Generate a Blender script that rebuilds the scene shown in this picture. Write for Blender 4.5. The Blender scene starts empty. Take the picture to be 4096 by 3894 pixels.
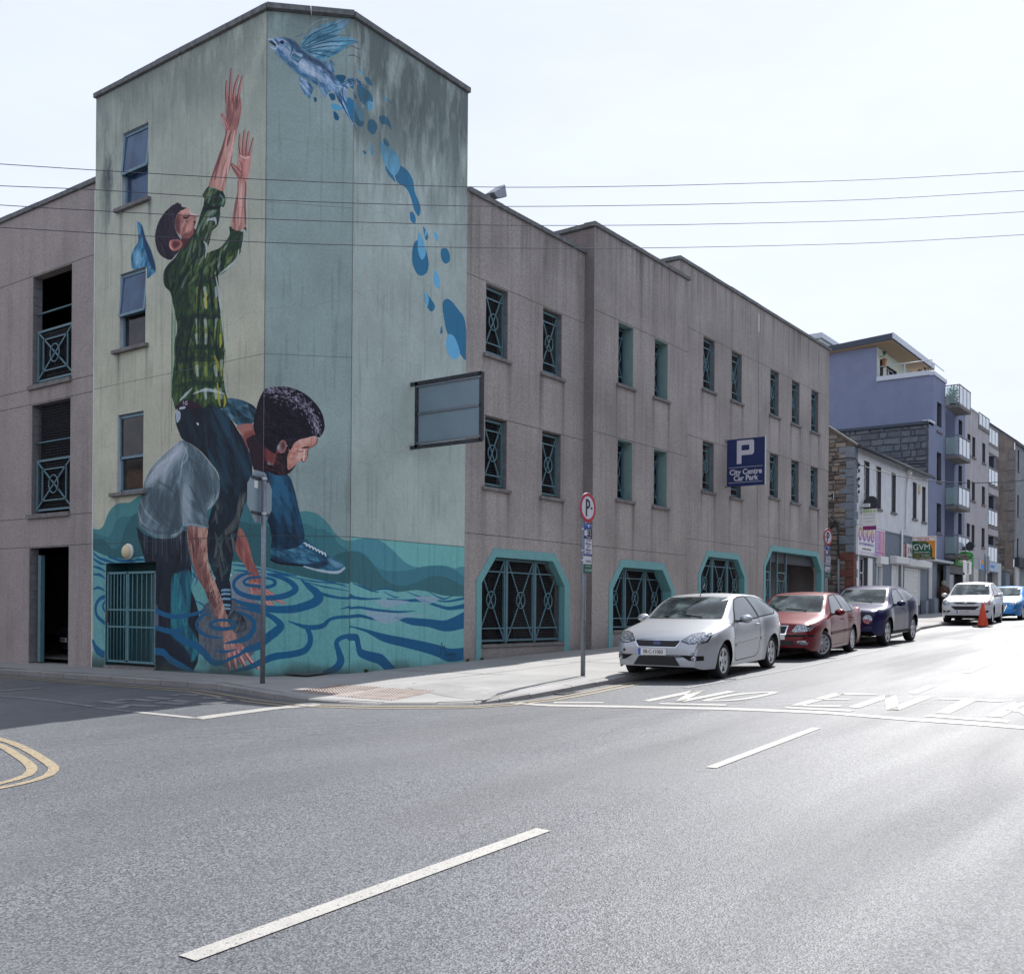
import bpy, bmesh, math, random
import numpy as np
from mathutils import Vector, Matrix
from mathutils.geometry import delaunay_2d_cdt
from mathutils.bvhtree import BVHTree
random.seed(7)
SC = bpy.context.scene
COL = SC.collection
# ------------------------------------------------------------------ camera
YAW = math.radians(36.4); RHO = .008
CAMLOC = np.array([-12.76, -14.14, 1.28])
Fv = np.array([math.cos(YAW), math.sin(YAW), 0.]); Rv = np.array([math.sin(YAW), -math.cos(YAW), 0.]); Uv = np.array([0., 0., 1.])
cd = bpy.data.cameras.new('camera'); cam = bpy.data.objects.new('camera', cd); COL.objects.link(cam)
cd.sensor_width = 36; cd.lens = 36 * 4074 / 4096; cd.shift_y = (2439 - 1947) / 4096; cd.clip_end = 3000; cd.clip_start = .1
R2 = Rv * math.cos(RHO) + Uv * math.sin(RHO); U2 = Uv * math.cos(RHO) - Rv * math.sin(RHO)
cam.matrix_world = Matrix(((R2[0], U2[0], -Fv[0], CAMLOC[0]), (R2[1], U2[1], -Fv[1], CAMLOC[1]), (R2[2], U2[2], -Fv[2], CAMLOC[2]), (0, 0, 0, 1)))
SC.camera = cam
# ------------------------------------------------------------------ light
SUN = Vector((.935, .118, 1.)).normalized()
SUN_EL = math.asin(SUN.z); SUN_AZ = math.atan2(SUN.y, SUN.x)
w = bpy.data.worlds.new('World'); SC.world = w; w.use_nodes = True
nt = w.node_tree; nt.nodes.clear()
sky = nt.nodes.new('ShaderNodeTexSky'); sky.sky_type = 'NISHITA'; sky.sun_disc = False
sky.sun_elevation = SUN_EL; sky.sun_rotation = math.pi / 2 - SUN_AZ
sky.air_density = 1.2; sky.dust_density = 1.2; sky.ozone_density = 2.0; sky.altitude = 0
bg = nt.nodes.new('ShaderNodeBackground'); bg.inputs[1].default_value = .12
wo = nt.nodes.new('ShaderNodeOutputWorld')
hs = nt.nodes.new('ShaderNodeHueSaturation'); hs.inputs['Saturation'].default_value = .42; nt.links.new(sky.outputs[0], hs.inputs['Color'])
# thin high haze: the veil evens out the brightness of the sky and carries faint cloud
tc = nt.nodes.new('ShaderNodeTexCoord'); mpn = nt.nodes.new('ShaderNodeMapping'); mpn.inputs['Scale'].default_value = (1.2, 1.2, 4.); nt.links.new(tc.outputs['Generated'], mpn.inputs[0])
nz = nt.nodes.new('ShaderNodeTexNoise'); nz.inputs['Scale'].default_value = 2.2; nz.inputs['Detail'].default_value = 6; nz.inputs['Roughness'].default_value = .6; nt.links.new(mpn.outputs[0], nz.inputs['Vector'])
mr_ = nt.nodes.new('ShaderNodeMapRange'); mr_.inputs[1].default_value = .35; mr_.inputs[2].default_value = .7; mr_.inputs[3].default_value = .96; mr_.inputs[4].default_value = 1.05; nt.links.new(nz.outputs['Fac'], mr_.inputs[0])
va = nt.nodes.new('ShaderNodeVectorMath'); va.operation = 'ADD'; va.inputs[1].default_value = (.9, .9, .9); nt.links.new(hs.outputs[0], va.inputs[0])
vd = nt.nodes.new('ShaderNodeVectorMath'); vd.operation = 'DIVIDE'; nt.links.new(hs.outputs[0], vd.inputs[0]); nt.links.new(va.outputs[0], vd.inputs[1])
vm = nt.nodes.new('ShaderNodeVectorMath'); vm.operation = 'MULTIPLY'; vm.inputs[1].default_value = (3.75, 4.02, 4.66); nt.links.new(vd.outputs[0], vm.inputs[0])
vs_ = nt.nodes.new('ShaderNodeVectorMath'); vs_.operation = 'SCALE'; nt.links.new(vm.outputs[0], vs_.inputs[0]); nt.links.new(mr_.outputs[0], vs_.inputs['Scale'])
nt.links.new(vs_.outputs[0], bg.inputs[0]); nt.links.new(bg.outputs[0], wo.inputs[0])
sl = bpy.data.lights.new('sun', 'SUN'); sl.energy = 3.3; sl.angle = math.radians(.5); sl.color = (1, .975, .94)
so = bpy.data.objects.new('sun', sl); COL.objects.link(so)
so.rotation_euler = (-SUN).to_track_quat('-Z', 'Y').to_euler(); so.location = SUN * 60
SC.view_settings.view_transform = 'Standard'; SC.view_settings.look = 'None'
SC.view_settings.exposure = 1.18; SC.view_settings.gamma = 1; SC.view_settings.use_curve_mapping = False
SC.render.engine = 'CYCLES'
SC.cycles.max_bounces = 6; SC.cycles.diffuse_bounces = 3; SC.cycles.glossy_bounces = 3; SC.cycles.transmission_bounces = 4
SC.cycles.caustics_reflective = False; SC.cycles.caustics_refractive = False; SC.cycles.sample_clamp_indirect = 6
SC.cycles.use_denoising = True
# ------------------------------------------------------------------ measuring helpers
def ray(px, py):
    a = px - 2048.; b = py - 2439.
    u = a * math.cos(RHO) + b * math.sin(RHO); v = -a * math.sin(RHO) + b * math.cos(RHO)
    return Fv + Rv * u / 4074. - Uv * v / 4074.
def onY(px, py, Y=0.):
    d = ray(px, py); return CAMLOC + d * ((Y - CAMLOC[1]) / d[1])
def onX(px, py, X=0.):
    d = ray(px, py); return CAMLOC + d * ((X - CAMLOC[0]) / d[0])
def atz(px, py, z): return CAMLOC + ray(px, py) * z
def xe(X): return X if X < 45 else 45 + (X - 45) * .55
def pav(X, Y): return .03 * xe(X) - .009 * max(Y, -5.2)
def road(X, Y):
    if Y > -5.1: h = -.009 * min(Y, 20) - .1
    elif Y > -8.5: h = -.054 + .03 * (-5.1 - Y)
    else: h = .048
    return .03 * xe(X) + h
def hit(px, py, fn=road):
    d = ray(px, py); t0 = 1.; t = t0
    while t < 200:
        p = CAMLOC + d * t
        if p[2] < fn(p[0], p[1]):
            lo, hi = t - .1, t
            for _ in range(20):
                m = (lo + hi) / 2; p = CAMLOC + d * m
                if p[2] < fn(p[0], p[1]): hi = m
                else: lo = m
            return CAMLOC + d * hi
        t += .1
    return CAMLOC + d * 60
# ------------------------------------------------------------------ object helpers
WL = {}
def wloc(o): return WL.get(o.name, Vector((0, 0, 0)))
def thing(name, label, cat, loc=(0, 0, 0), group=None, rz=0, kind=None):
    o = bpy.data.objects.new(name, None); COL.objects.link(o)
    o.empty_display_size = .2; o.location = loc; o.rotation_euler = (0, 0, rz)
    WL[o.name] = Vector(loc) if rz == 0 else Vector((0, 0, 0))
    o['label'] = label; o['category'] = cat
    if group: o['group'] = group
    if kind: o['kind'] = kind
    return o
def tag(o, label=None, cat=None, group=None, kind=None):
    if label: o['label'] = label
    if cat: o['category'] = cat
    if group: o['group'] = group
    if kind: o['kind'] = kind
    return o
def link(name, me, parent=None, mats=None, loc=None, rot=None):
    o = bpy.data.objects.new(name, me); COL.objects.link(o)
    if mats is not None and len(me.materials) == 0:
        for m in (mats if isinstance(mats, (list, tuple)) else [mats]): me.materials.append(m)
    if loc is not None: o.location = loc
    if rot is not None: o.rotation_euler = rot
    if parent is not None: o.parent = parent
    return o
class MB:
    def __init__(s): s.v = []; s.f = []; s.m = []; s.mi = 0; s.sm = []; s.smooth = False
    def add(s, vs, fs):
        n = len(s.v); s.v += [tuple(map(float, p)) for p in vs]
        for f in fs: s.f.append(tuple(i + n for i in f)); s.m.append(s.mi); s.sm.append(s.smooth)
        return s
    def box(s, x0, x1, y0, y1, z0, z1):
        vs = [(x, y, z) for x in (x0, x1) for y in (y0, y1) for z in (z0, z1)]
        return s.add(vs, [(0, 1, 3, 2), (4, 6, 7, 5), (0, 4, 5, 1), (2, 3, 7, 6), (0, 2, 6, 4), (1, 5, 7, 3)])
    def hexa(s, b, t):     # bottom quad, top quad (lists of 4 points, ccw from above)
        return s.add(list(b) + list(t), [(3, 2, 1, 0), (4, 5, 6, 7), (0, 1, 5, 4), (1, 2, 6, 5), (2, 3, 7, 6), (3, 0, 4, 7)])
    def prism(s, poly, a, b, fn):   # poly list of 2d, fn(p2, t) -> 3d for t in (a, b)
        n = len(poly); vs = [fn(p, a) for p in poly] + [fn(p, b) for p in poly]
        fs = [tuple(range(n - 1, -1, -1)), tuple(range(n, 2 * n))] + [(i, (i + 1) % n, n + (i + 1) % n, n + i) for i in range(n)]
        return s.add(vs, fs)
    def tube(s, path, r, n=8, caps=True):
        path = [Vector(p) for p in path]; rs = r if isinstance(r, (list, tuple)) else [r] * len(path)
        vs = []; fs = []; up = None
        for i, p in enumerate(path):
            d = (path[min(i + 1, len(path) - 1)] - path[max(i - 1, 0)])
            d = d.normalized() if d.length > 1e-9 else Vector((0, 0, 1))
            if up is None:
                up = Vector((0, 0, 1)) if abs(d.z) < .9 else Vector((1, 0, 0))
            a = d.cross(up).normalized(); b = a.cross(d).normalized(); up = b
            for k in range(n):
                t = 2 * math.pi * k / n
                vs.append(p + a * math.cos(t) * rs[i] + b * math.sin(t) * rs[i])
        for i in range(len(path) - 1):
            for k in range(n):
                fs.append((i * n + k, i * n + (k + 1) % n, (i + 1) * n + (k + 1) % n, (i + 1) * n + k))
        sm = s.smooth; s.smooth = True; n0 = len(s.v); s.add(vs, fs); s.smooth = sm
        if caps:
            m = len(path) - 1
            for f in (tuple(range(n - 1, -1, -1)), tuple(m * n + k for k in range(n))):
                s.f.append(tuple(i + n0 for i in f)); s.m.append(s.mi); s.sm.append(False)
        return s
    def bar(s, p, q, w, d, nrm):    # rectangular bar between p and q; w across, d along nrm
        p = Vector(p); q = Vector(q); nrm = Vector(nrm).normalized(); a = (q - p).normalized().cross(nrm).normalized() * w / 2; b = nrm * d / 2
        vs = [p - a - b, p + a - b, p + a + b, p - a + b, q - a - b, q + a - b, q + a + b, q - a + b]
        return s.add(vs, [(3, 2, 1, 0), (4, 5, 6, 7), (0, 1, 5, 4), (1, 2, 6, 5), (2, 3, 7, 6), (3, 0, 4, 7)])
    def lathe(s, prof, c, axis='z', n=16):   # prof list of (r, h)
        vs = []; fs = []; c = Vector(c)
        for r, h in prof:
            for k in range(n):
                t = 2 * math.pi * k / n; a, b = r * math.cos(t), r * math.sin(t)
                o = {'z': (a, b, h), 'x': (h, a, b), 'y': (a, h, b)}[axis]
                vs.append(c + Vector(o))
        for i in range(len(prof) - 1):
            for k in range(n): fs.append((i * n + k, i * n + (k + 1) % n, (i + 1) * n + (k + 1) % n, (i + 1) * n + k))
        sm = s.smooth; s.smooth = True; s.add(vs, fs); s.smooth = sm
        return s
    def mesh(s, name, off=None):
        me = bpy.data.meshes.new(name); v = s.v
        if off is not None and off.length > 0: v = [(p[0] - off.x, p[1] - off.y, p[2] - off.z) for p in v]
        me.from_pydata(v, [], s.f); me.polygons.foreach_set('material_index', s.m); me.polygons.foreach_set('use_smooth', s.sm)
        bm = bmesh.new(); bm.from_mesh(me); bmesh.ops.recalc_face_normals(bm, faces=bm.faces); bm.to_mesh(me); bm.free()
        return me
    def build(s, name, mats, parent=None, world=True, bevel=0):
        off = None
        if parent is not None and world:
            off = Vector((0, 0, 0)); p = parent
            while p is not None: off += wloc(p); p = p.parent
        me = s.mesh(name, off)
        o = link(name, me, parent, mats); WL[o.name] = Vector((0, 0, 0))
        if bevel:
            b = o.modifiers.new('bevel', 'BEVEL'); b.width = bevel; b.segments = 2; b.limit_method = 'ANGLE'
        return o
def cdt(outer, holes):
    pts = []; edges = []
    def loop(l):
        n = len(pts)
        for p in l: pts.append(Vector(p))
        for i in range(len(l)): edges.append((n + i, n + (i + 1) % len(l)))
    loop(outer)
    for h in holes: loop(h)
    v, e, f, *_ = delaunay_2d_cdt(pts, edges, [], 0, 1e-6)
    def inside(p, poly):
        c = False; n = len(poly); j = n - 1
        for i in range(n):
            a, b = poly[i], poly[j]
            if (a[1] > p[1]) != (b[1] > p[1]) and p[0] < (b[0] - a[0]) * (p[1] - a[1]) / (b[1] - a[1]) + a[0]: c = not c
            j = i
        return c
    out = []
    for t in f:
        c = sum((v[i] for i in t), Vector((0, 0))) / len(t)
        if inside(c, outer) and not any(inside(c, h) for h in holes): out.append(t)
    return v, out
# ------------------------------------------------------------------ materials
def srgb(r, g, b):
    f = lambda c: (c / 255 / 12.92) if c / 255 <= .04045 else ((c / 255 + .055) / 1.055) ** 2.4
    return (f(r), f(g), f(b), 1)
class NT:
    def __init__(s, name):
        s.m = bpy.data.materials.new(name); s.m.use_nodes = True; s.t = s.m.node_tree; s.t.nodes.clear()
        s.out = s.n('ShaderNodeOutputMaterial'); s.b = s.n('ShaderNodeBsdfPrincipled'); s.l(s.b.outputs[0], s.out.inputs[0])
        s.pos = None
    def n(s, t, **k):
        x = s.t.nodes.new(t)
        for a, v in k.items(): setattr(x, a, v)
        return x
    def l(s, a, b): s.t.links.new(a, b)
    def P(s, scale=(1, 1, 1)):
        if s.pos is None: s.pos = s.n('ShaderNodeNewGeometry')
        mp = s.n('ShaderNodeVectorMath', operation='MULTIPLY'); s.l(s.pos.outputs['Position'], mp.inputs[0]); mp.inputs[1].default_value = scale
        return mp.outputs[0]
    def noise(s, scale=(1, 1, 1), sc=1., detail=3, rough=.55):
        x = s.n('ShaderNodeTexNoise'); x.inputs['Scale'].default_value = sc; x.inputs['Detail'].default_value = detail; x.inputs['Roughness'].default_value = rough
        s.l(s.P(scale), x.inputs['Vector']); return x.outputs['Fac']
    def voro(s, scale=(1, 1, 1), sc=1., out='Color'):
        x = s.n('ShaderNodeTexVoronoi'); x.inputs['Scale'].default_value = sc; s.l(s.P(scale), x.inputs['Vector']); return x.outputs[out]
    def ramp(s, fac, stops):
        r = s.n('ShaderNodeValToRGB'); e = r.color_ramp.elements
        while len(e) < len(stops): e.new(.5)
        for i, (p, c) in enumerate(stops):
            e[i].position = p; e[i].color = c if len(c) == 4 else (*c, 1)
        s.l(fac, r.inputs[0]); return r.outputs[0]
    def rampv(s, fac, a, b):
        r = s.n('ShaderNodeMapRange'); r.inputs[1].default_value = a; r.inputs[2].default_value = b; s.l(fac, r.inputs[0]); return r.outputs[0]
    def mix(s, fac, a, b, mode='MIX'):
        x = s.n('ShaderNodeMix', data_type='RGBA', blend_type=mode)
        for sock, val in ((x.inputs[0], fac), (x.inputs[6], a), (x.inputs[7], b)):
            if hasattr(val, 'links') or hasattr(val, 'is_linked'): s.l(val, sock)
            else: sock.default_value = val
        return x.outputs[2]
    def math(s, op, a, b):
        x = s.n('ShaderNodeMath', operation=op)
        for i, v in enumerate((a, b)):
            if hasattr(v, 'is_linked'): s.l(v, x.inputs[i])
            else: x.inputs[i].default_value = v
        return x.outputs[0]
    def bump(s, h, strength=.3, dist=.01):
        x = s.n('ShaderNodeBump'); x.inputs['Strength'].default_value = strength; x.inputs['Distance'].default_value = dist
        s.l(h, x.inputs['Height']); s.l(x.outputs[0], s.b.inputs['Normal']); return x
    def col(s, v):
        if hasattr(v, 'is_linked'): s.l(v, s.b.inputs['Base Color'])
        else: s.b.inputs['Base Color'].default_value = v
    def rough(s, v):
        if hasattr(v, 'is_linked'): s.l(v, s.b.inputs['Roughness'])
        else: s.b.inputs['Roughness'].default_value = v
def sc4(c, k): return (min(1, c[0] * k), min(1, c[1] * k), min(1, c[2] * k), 1)
def mk(name, c, var=.12, sc=8., rough=.7, bump=0., bsc=60., metal=0., streak=0., spec=.5, coat=0., dist=.01):
    m = NT(name); n = m.noise(sc=sc, detail=4)
    base = m.ramp(n, [(.3, sc4(c, 1 - var)), (.7, sc4(c, 1 + var))])
    if streak:
        st = m.rampv(m.noise((5, 5, .35), 1., 4, .6), .5, .72)
        base = m.mix(m.math('MULTIPLY', st, streak), base, sc4(c, .35))
    m.col(base); m.rough(rough); m.b.inputs['Metallic'].default_value = metal; m.b.inputs['Specular IOR Level'].default_value = spec
    if coat: m.b.inputs['Coat Weight'].default_value = coat; m.b.inputs['Coat Roughness'].default_value = .03
    if bump: m.bump(m.noise(sc=bsc, detail=2), bump, dist)
    return m.m
MT = {}
MT['teal'] = mk('teal_paint', srgb(108, 162, 164), .07, 5, .6, .15, 40)
MT['teal_dark'] = mk('teal_metal', srgb(84, 118, 128), .1, 9, .5)
MT['teal_reveal'] = mk('teal_render', srgb(126, 152, 150), .08, 4, .75, .2, 50)
MT['coping'] = mk('coping_concrete', srgb(110, 112, 113), .3, 9, .9, .5, 50)
MT['sill'] = mk('sill_concrete', srgb(120, 117, 116), .25, 7, .9, .4, 50)
MT['block'] = mk('concrete_block', srgb(122, 120, 122), .18, 5, .9, .5, 50)
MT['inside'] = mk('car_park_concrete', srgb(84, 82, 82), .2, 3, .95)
MT['galv'] = mk('galvanised_steel', srgb(128, 134, 142), .12, 14, .5, metal=.6)
MT['black'] = mk('black_rubber', srgb(28, 29, 32), .15, 10, .75)
MT['dark'] = mk('dark_grey_metal', srgb(52, 55, 62), .15, 10, .55)
MT['white'] = mk('white_paint', srgb(228, 228, 226), .05, 6, .5)
MT['grey'] = mk('grey_paint', srgb(120, 128, 138), .08, 6, .6, .1)
def roughcast(name, c, streak=.4, stain=None):
    m = NT(name)
    v = m.voro(sc=70., out='Color'); sep = m.n('ShaderNodeSeparateColor'); m.l(v, sep.inputs[0])
    base = m.ramp(sep.outputs[0], [(.0, sc4(c, .7)), (.45, sc4(c, .97)), (1., sc4(c, 1.3))])
    tint = m.mix(m.math('MULTIPLY', sep.outputs[1], .14), base, srgb(160, 128, 118))
    big = m.noise(sc=.55, detail=4, rough=.6)
    tint = m.mix(m.math('MULTIPLY', m.rampv(big, .45, .75), .45), tint, sc4(c, .55))
    st = m.rampv(m.noise((3.2, 3.2, .22), 1., 4, .6), .5, .75)
    tint = m.mix(m.math('MULTIPLY', st, streak), tint, sc4(c, .42))
    if stain is not None:
        sx = m.n('ShaderNodeSeparateXYZ'); m.l(m.P((1, 1, 1)), sx.inputs[0]); cx = m.n('ShaderNodeCombineXYZ')
        for k, (ax, sc_, of) in enumerate((('X', 1 / 24., -4 / 24.), ('Z', 1 / 12.5, 0.))):
            q = m.n('ShaderNodeMath', operation='MULTIPLY_ADD'); m.l(sx.outputs[ax], q.inputs[0]); q.inputs[1].default_value = sc_; q.inputs[2].default_value = of; m.l(q.outputs[0], cx.inputs[k])
        ti = m.n('ShaderNodeTexImage'); ti.image = stain; ti.extension = 'EXTEND'; m.l(cx.outputs[0], ti.inputs[0])
        tint = m.mix(1., tint, ti.outputs['Color'], 'MULTIPLY')
    m.col(tint); m.rough(.95); m.b.inputs['Specular IOR Level'].default_value = .2
    m.bump(m.voro(sc=70., out='Distance'), .7, .01)
    return m.m
MT['roughcast'] = roughcast('roughcast_render', srgb(168, 160, 157))
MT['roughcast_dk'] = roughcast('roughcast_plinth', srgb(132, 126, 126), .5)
def glass(name, tint=(.02, .03, .035, 1), rough=.03, spec=.8):
    m = NT(name); m.col(tint); m.rough(rough); m.b.inputs['Specular IOR Level'].default_value = spec; m.b.inputs['IOR'].default_value = 1.5
    return m.m
MT['glass'] = glass('window_glass')
TEXTS = []
def text(name, s, size, mat, parent, loc, rot, ext=.002, align='CENTER', sx=1., bold=0., world=True):
    cu = bpy.data.curves.new(name, 'FONT'); cu.body = s; cu.size = size; cu.extrude = ext; cu.align_x = align; cu.align_y = 'CENTER'; cu.offset = bold
    cu.resolution_u = 3
    cu.materials.append(mat); o = bpy.data.objects.new(name, cu); COL.objects.link(o)
    l = Vector(loc)
    if parent is not None:
        o.parent = parent
        if world:
            p = parent
            while p is not None: l -= wloc(p); p = p.parent
    o.location = l; o.rotation_euler = rot; o.scale = (sx, 1, 1); TEXTS.append(o)
    return o
# ------------------------------------------------------------------ road, pavement, kerb
m = NT('asphalt')
v1 = m.voro(sc=95., out='Color'); sp = m.n('ShaderNodeSeparateColor'); m.l(v1, sp.inputs[0])
base = m.ramp(sp.outputs[0], [(0, (.05, .052, .058)), (.5, (.113, .117, .128)), (1, (.22, .225, .24))])
big = m.noise((.5, 1.6, 1), .55, 5, .6)
base = m.mix(m.math('MULTIPLY', m.rampv(big, .42, .7), .5), base, (.075, .078, .086, 1))
pit = m.rampv(m.noise(sc=30., detail=4, rough=.7), .58, .66)
base = m.mix(m.math('MULTIPLY', pit, .75), base, (.012, .012, .014, 1))
tr = m.rampv(m.noise((.12, 1.1, 1), .8, 3, .5), .4, .65)
base = m.mix(m.math('MULTIPLY', tr, .3), base, (.05, .052, .058, 1))
base = m.mix(m.math('MULTIPLY', m.rampv(m.noise((1, 1, 1), .23, 3, .5), .5, .62), .22), base, (.16, .165, .175, 1))
m.col(base)
rr = m.n('ShaderNodeMapRange'); rr.inputs[3].default_value = .46; rr.inputs[4].default_value = .66; m.l(tr, rr.inputs[0]); m.rough(rr.outputs[0])
m.b.inputs['Specular IOR Level'].default_value = .34
h = m.math('ADD', m.voro(sc=95., out='Distance'), m.math('MULTIPLY', m.noise(sc=26., detail=4, rough=.7), -1.1))
m.bump(h, .3, .01)
MT['asphalt'] = m.m
def concrete(name, c, var=.16):
    m = NT(name)
    b = m.ramp(m.noise(sc=.8, detail=5, rough=.65), [(.3, sc4(c, 1 - var)), (.7, sc4(c, 1 + var))])
    s = m.voro(sc=90., out='Color'); q = m.n('ShaderNodeSeparateColor'); m.l(s, q.inputs[0])
    b = m.mix(m.math('MULTIPLY', m.rampv(q.outputs[0], .3, 1.), .3), b, sc4(c, .55))
    st = m.rampv(m.noise((1, 1, 1), 2.3, 5, .7), .58, .8)
    b = m.mix(m.math('MULTIPLY', st, .35), b, sc4(c, .4))
    gum = m.rampv(m.voro(sc=2.3, out='Distance'), .055, .035)
    b = m.mix(m.math('MULTIPLY', gum, .6), b, sc4(c, .3))
    m.col(b); m.rough(.85); m.bump(m.noise(sc=60., detail=3), .35, .008)
    return m.m
MT['pave'] = concrete('pavement_concrete', srgb(146, 144, 142))
MT['pave2'] = concrete('pavement_concrete_worn', srgb(138, 137, 135), .2)
MT['kerb'] = concrete('kerb_concrete', srgb(140, 138, 136), .2)
MT['tactile'] = concrete('tactile_concrete', srgb(150, 140, 134), .1)
def paintmat(name, c, wear=.6):
    m = NT(name); b = m.ramp(m.noise(sc=7., detail=4, rough=.7), [(.3, sc4(c, .86)), (.7, sc4(c, 1.05))])
    wr = m.rampv(m.noise(sc=34., detail=5, rough=.75), wear, wear + .09)
    b = m.mix(wr, b, (.07, .07, .075, 1)); m.col(b); m.rough(.55); m.bump(m.voro(sc=70., out='Distance'), .3, .008)
    return m.m
MT['line'] = paintmat('road_line_paint', srgb(164, 161, 156), .57)
MT['line_worn'] = paintmat('worn_road_line_paint', srgb(136, 137, 140), .48)
MT['yellow'] = paintmat('yellow_line_paint', srgb(156, 141, 114), .54)
xs = [-900, -300, -120, -60, -40] + [x for x in range(-30, 45, 5)] + [45, 60, 80, 120, 200, 400, 1200]
ys = [-900, -300, -100, -60, -40, -30, -20, -14, -10, -8.5, -7, -5.1, 0, 5, 10, 20, 60, 300, 900]
g = MB()
vs = [(x, y, road(min(max(x, -60), 140), y) - (0.003 * max(0, abs(x) - 140))) for x in xs for y in ys]
g.add(vs, [(i * len(ys) + j, (i + 1) * len(ys) + j, (i + 1) * len(ys) + j + 1, i * len(ys) + j + 1) for i in range(len(xs) - 1) for j in range(len(ys) - 1)])
rd = g.build('road', MT['asphalt']); tag(rd, kind='structure')
# kerb line: measured points, upstand above the road
def zz(r, pts): return [(r[0] + a / r[2], r[1] + b / r[2]) for a, b in pts]
KP = []      # (x, y, upstand)
for x_, y_ in ((-1.32, 40.), (-1.32, 14.), (-1.33, 8.4), (-1.37, 4.8), (-1.46, .6)): KP.append((x_, y_, .11))
for (px, py), up in zip(zz((1100, 2550, 1.3153), [(0, 290), (170, 318), (330, 331), (560, 343), (850, 342), (1050, 338), (1180, 318), (1340, 290), (1560, 250), (1800, 205)]), (.09, .06, .035, .02, .02, .03, .06, .09, .1, .1)):
    p = hit(px, py, lambda X, Y: road(X, Y) + up); KP.append((p[0], p[1], up))
for x_, y_ in ((6., -5.12), (12, -5.12), (19, -5.1), (22.3, -4.85), (25.2, -4.3), (29, -4.15), (45, -4.15), (80, -4.15), (120, -4.15)): KP.append((x_, y_, .11))
def resample(P, step):
    out = [P[0]]; acc = 0
    for a, b in zip(P[:-1], P[1:]):
        L = math.hypot(b[0] - a[0], b[1] - a[1]); n = max(1, round(L / step))
        for k in range(1, n + 1): out.append(tuple(a[i] + (b[i] - a[i]) * k / n for i in range(len(a))))
    return out
KR = resample(KP, .9)
def offs(P, d):      # offset to the left of travel (towards the buildings when d > 0)
    out = []
    for i, p in enumerate(P):
        a = P[max(i - 1, 0)]; b = P[min(i + 1, len(P) - 1)]; tx, ty = b[0] - a[0], b[1] - a[1]; L = math.hypot(tx, ty)
        out.append((p[0] - ty / L * d, p[1] + tx / L * d) + tuple(p[2:]))
    return out
KI = offs(KR, .15)
zk = lambda p: road(p[0], p[1]) + p[2]
kb = MB()
for i in range(len(KR) - 1):
    a, b, c, d = KR[i], KR[i + 1], KI[i + 1], KI[i]
    kb.hexa([(p[0], p[1], road(p[0], p[1]) - .25) for p in (a, b, c, d)], [(p[0], p[1], zk(q) - .02) for p, q in ((a, a), (b, b), (c, b), (d, a))])
kerb = kb.build('kerb', MT['dark']); tag(kerb, kind='structure')
for i in range(len(KR) - 1):
    a, b, c, d = KR[i], KR[i + 1], KI[i + 1], KI[i]
    mx, my = (a[0] + b[0]) / 2, (a[1] + b[1]) / 2
    if math.hypot(mx - CAMLOC[0], my - CAMLOC[1]) > 75: continue
    t = .008; q = MB(); dz = random.uniform(-.006, .006)
    o1 = offs([a, b], -.012); e = lambda p, r, s: (p[0] + (r[0] - p[0]) * s, p[1] + (r[1] - p[1]) * s)
    A = e(o1[0], o1[1], t); B = e(o1[1], o1[0], t); Cc = e(c, d, t); D = e(d, c, t)
    za, zb = zk(a) + dz, zk(b) + dz
    bv = .02; o2 = offs([a, b], .02); A2 = e(o2[0], o2[1], t); B2 = e(o2[1], o2[0], t)
    q.add([(A[0], A[1], za - .4), (B[0], B[1], zb - .4), (Cc[0], Cc[1], zb - .4), (D[0], D[1], za - .4), (A[0], A[1], za - bv), (B[0], B[1], zb - bv), (A2[0], A2[1], za), (B2[0], B2[1], zb), (Cc[0], Cc[1], zb), (D[0], D[1], za)],
          [(0, 1, 5, 4), (4, 5, 7, 6), (6, 7, 8, 9), (2, 3, 9, 8), (1, 2, 8, 7, 5), (3, 0, 4, 6, 9), (3, 2, 1, 0)])
    q.build('kerb_stone', MT['kerb'], kerb)
# pavement sheet
KO = offs(KR, .148)
KF = np.array([(p[0], p[1], zk(p)) for p in resample([q for q in KO if q[0] < 60 and q[1] < 45], .15)])
def pz(x, y):
    dd_ = (KF[:, 0] - x) ** 2 + (KF[:, 1] - y) ** 2; k_ = int(dd_.argmin()); best = dd_[k_]; zb = KF[k_, 2]
    d = math.sqrt(best); t = min(1, d / 2.6); t = t * t * (3 - 2 * t)
    return zb * (1 - t) + pav(x, y) * t if d < 2.6 else pav(x, y)
poly = [(p[0], p[1]) for p in KO] + [(120, .6), (4, .6), (1.9, .6), (.6, 1.9), (.6, 5), (.6, 40)]
bays = [2.2, 5.5, 9.3, 13.2, 17.5, 22, 26.5, 31, 36, 42, 50, 62, 80]
ptsx = [(x + dx, y) for x in [.2] + bays for dx in (-.004, .004) for y in (-.3, -1, -1.7, -2.4, -3.1, -3.8)]
ptsx += [(x, y) for x in (-1., -.4) for y in (-4.5, -3.8, -3, -2.2, -1.4, -.6)] + [(-.7, y) for y in (.5, 2, 4, 6, 8, 12, 20, 30)] + [(-.2, .3)]
ptsx += [(.05 + .25 * i, .75 - .25 * i + o) for i in range(5) for o in (-.35, 0, .35, .7)]
ptsx += [(-2.4 + .27 * i, -5.3 + .27 * j) for i in range(16) for j in range(20) if -2.4 + .27 * i - 5.3 + .27 * j < .2]
def inpoly(p, P):
    c = False; j = len(P) - 1
    for i in range(len(P)):
        a, b = P[i], P[j]
        if (a[1] > p[1]) != (b[1] > p[1]) and p[0] < (b[0] - a[0]) * (p[1] - a[1]) / (b[1] - a[1]) + a[0]: c = not c
        j = i
    return c
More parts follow.
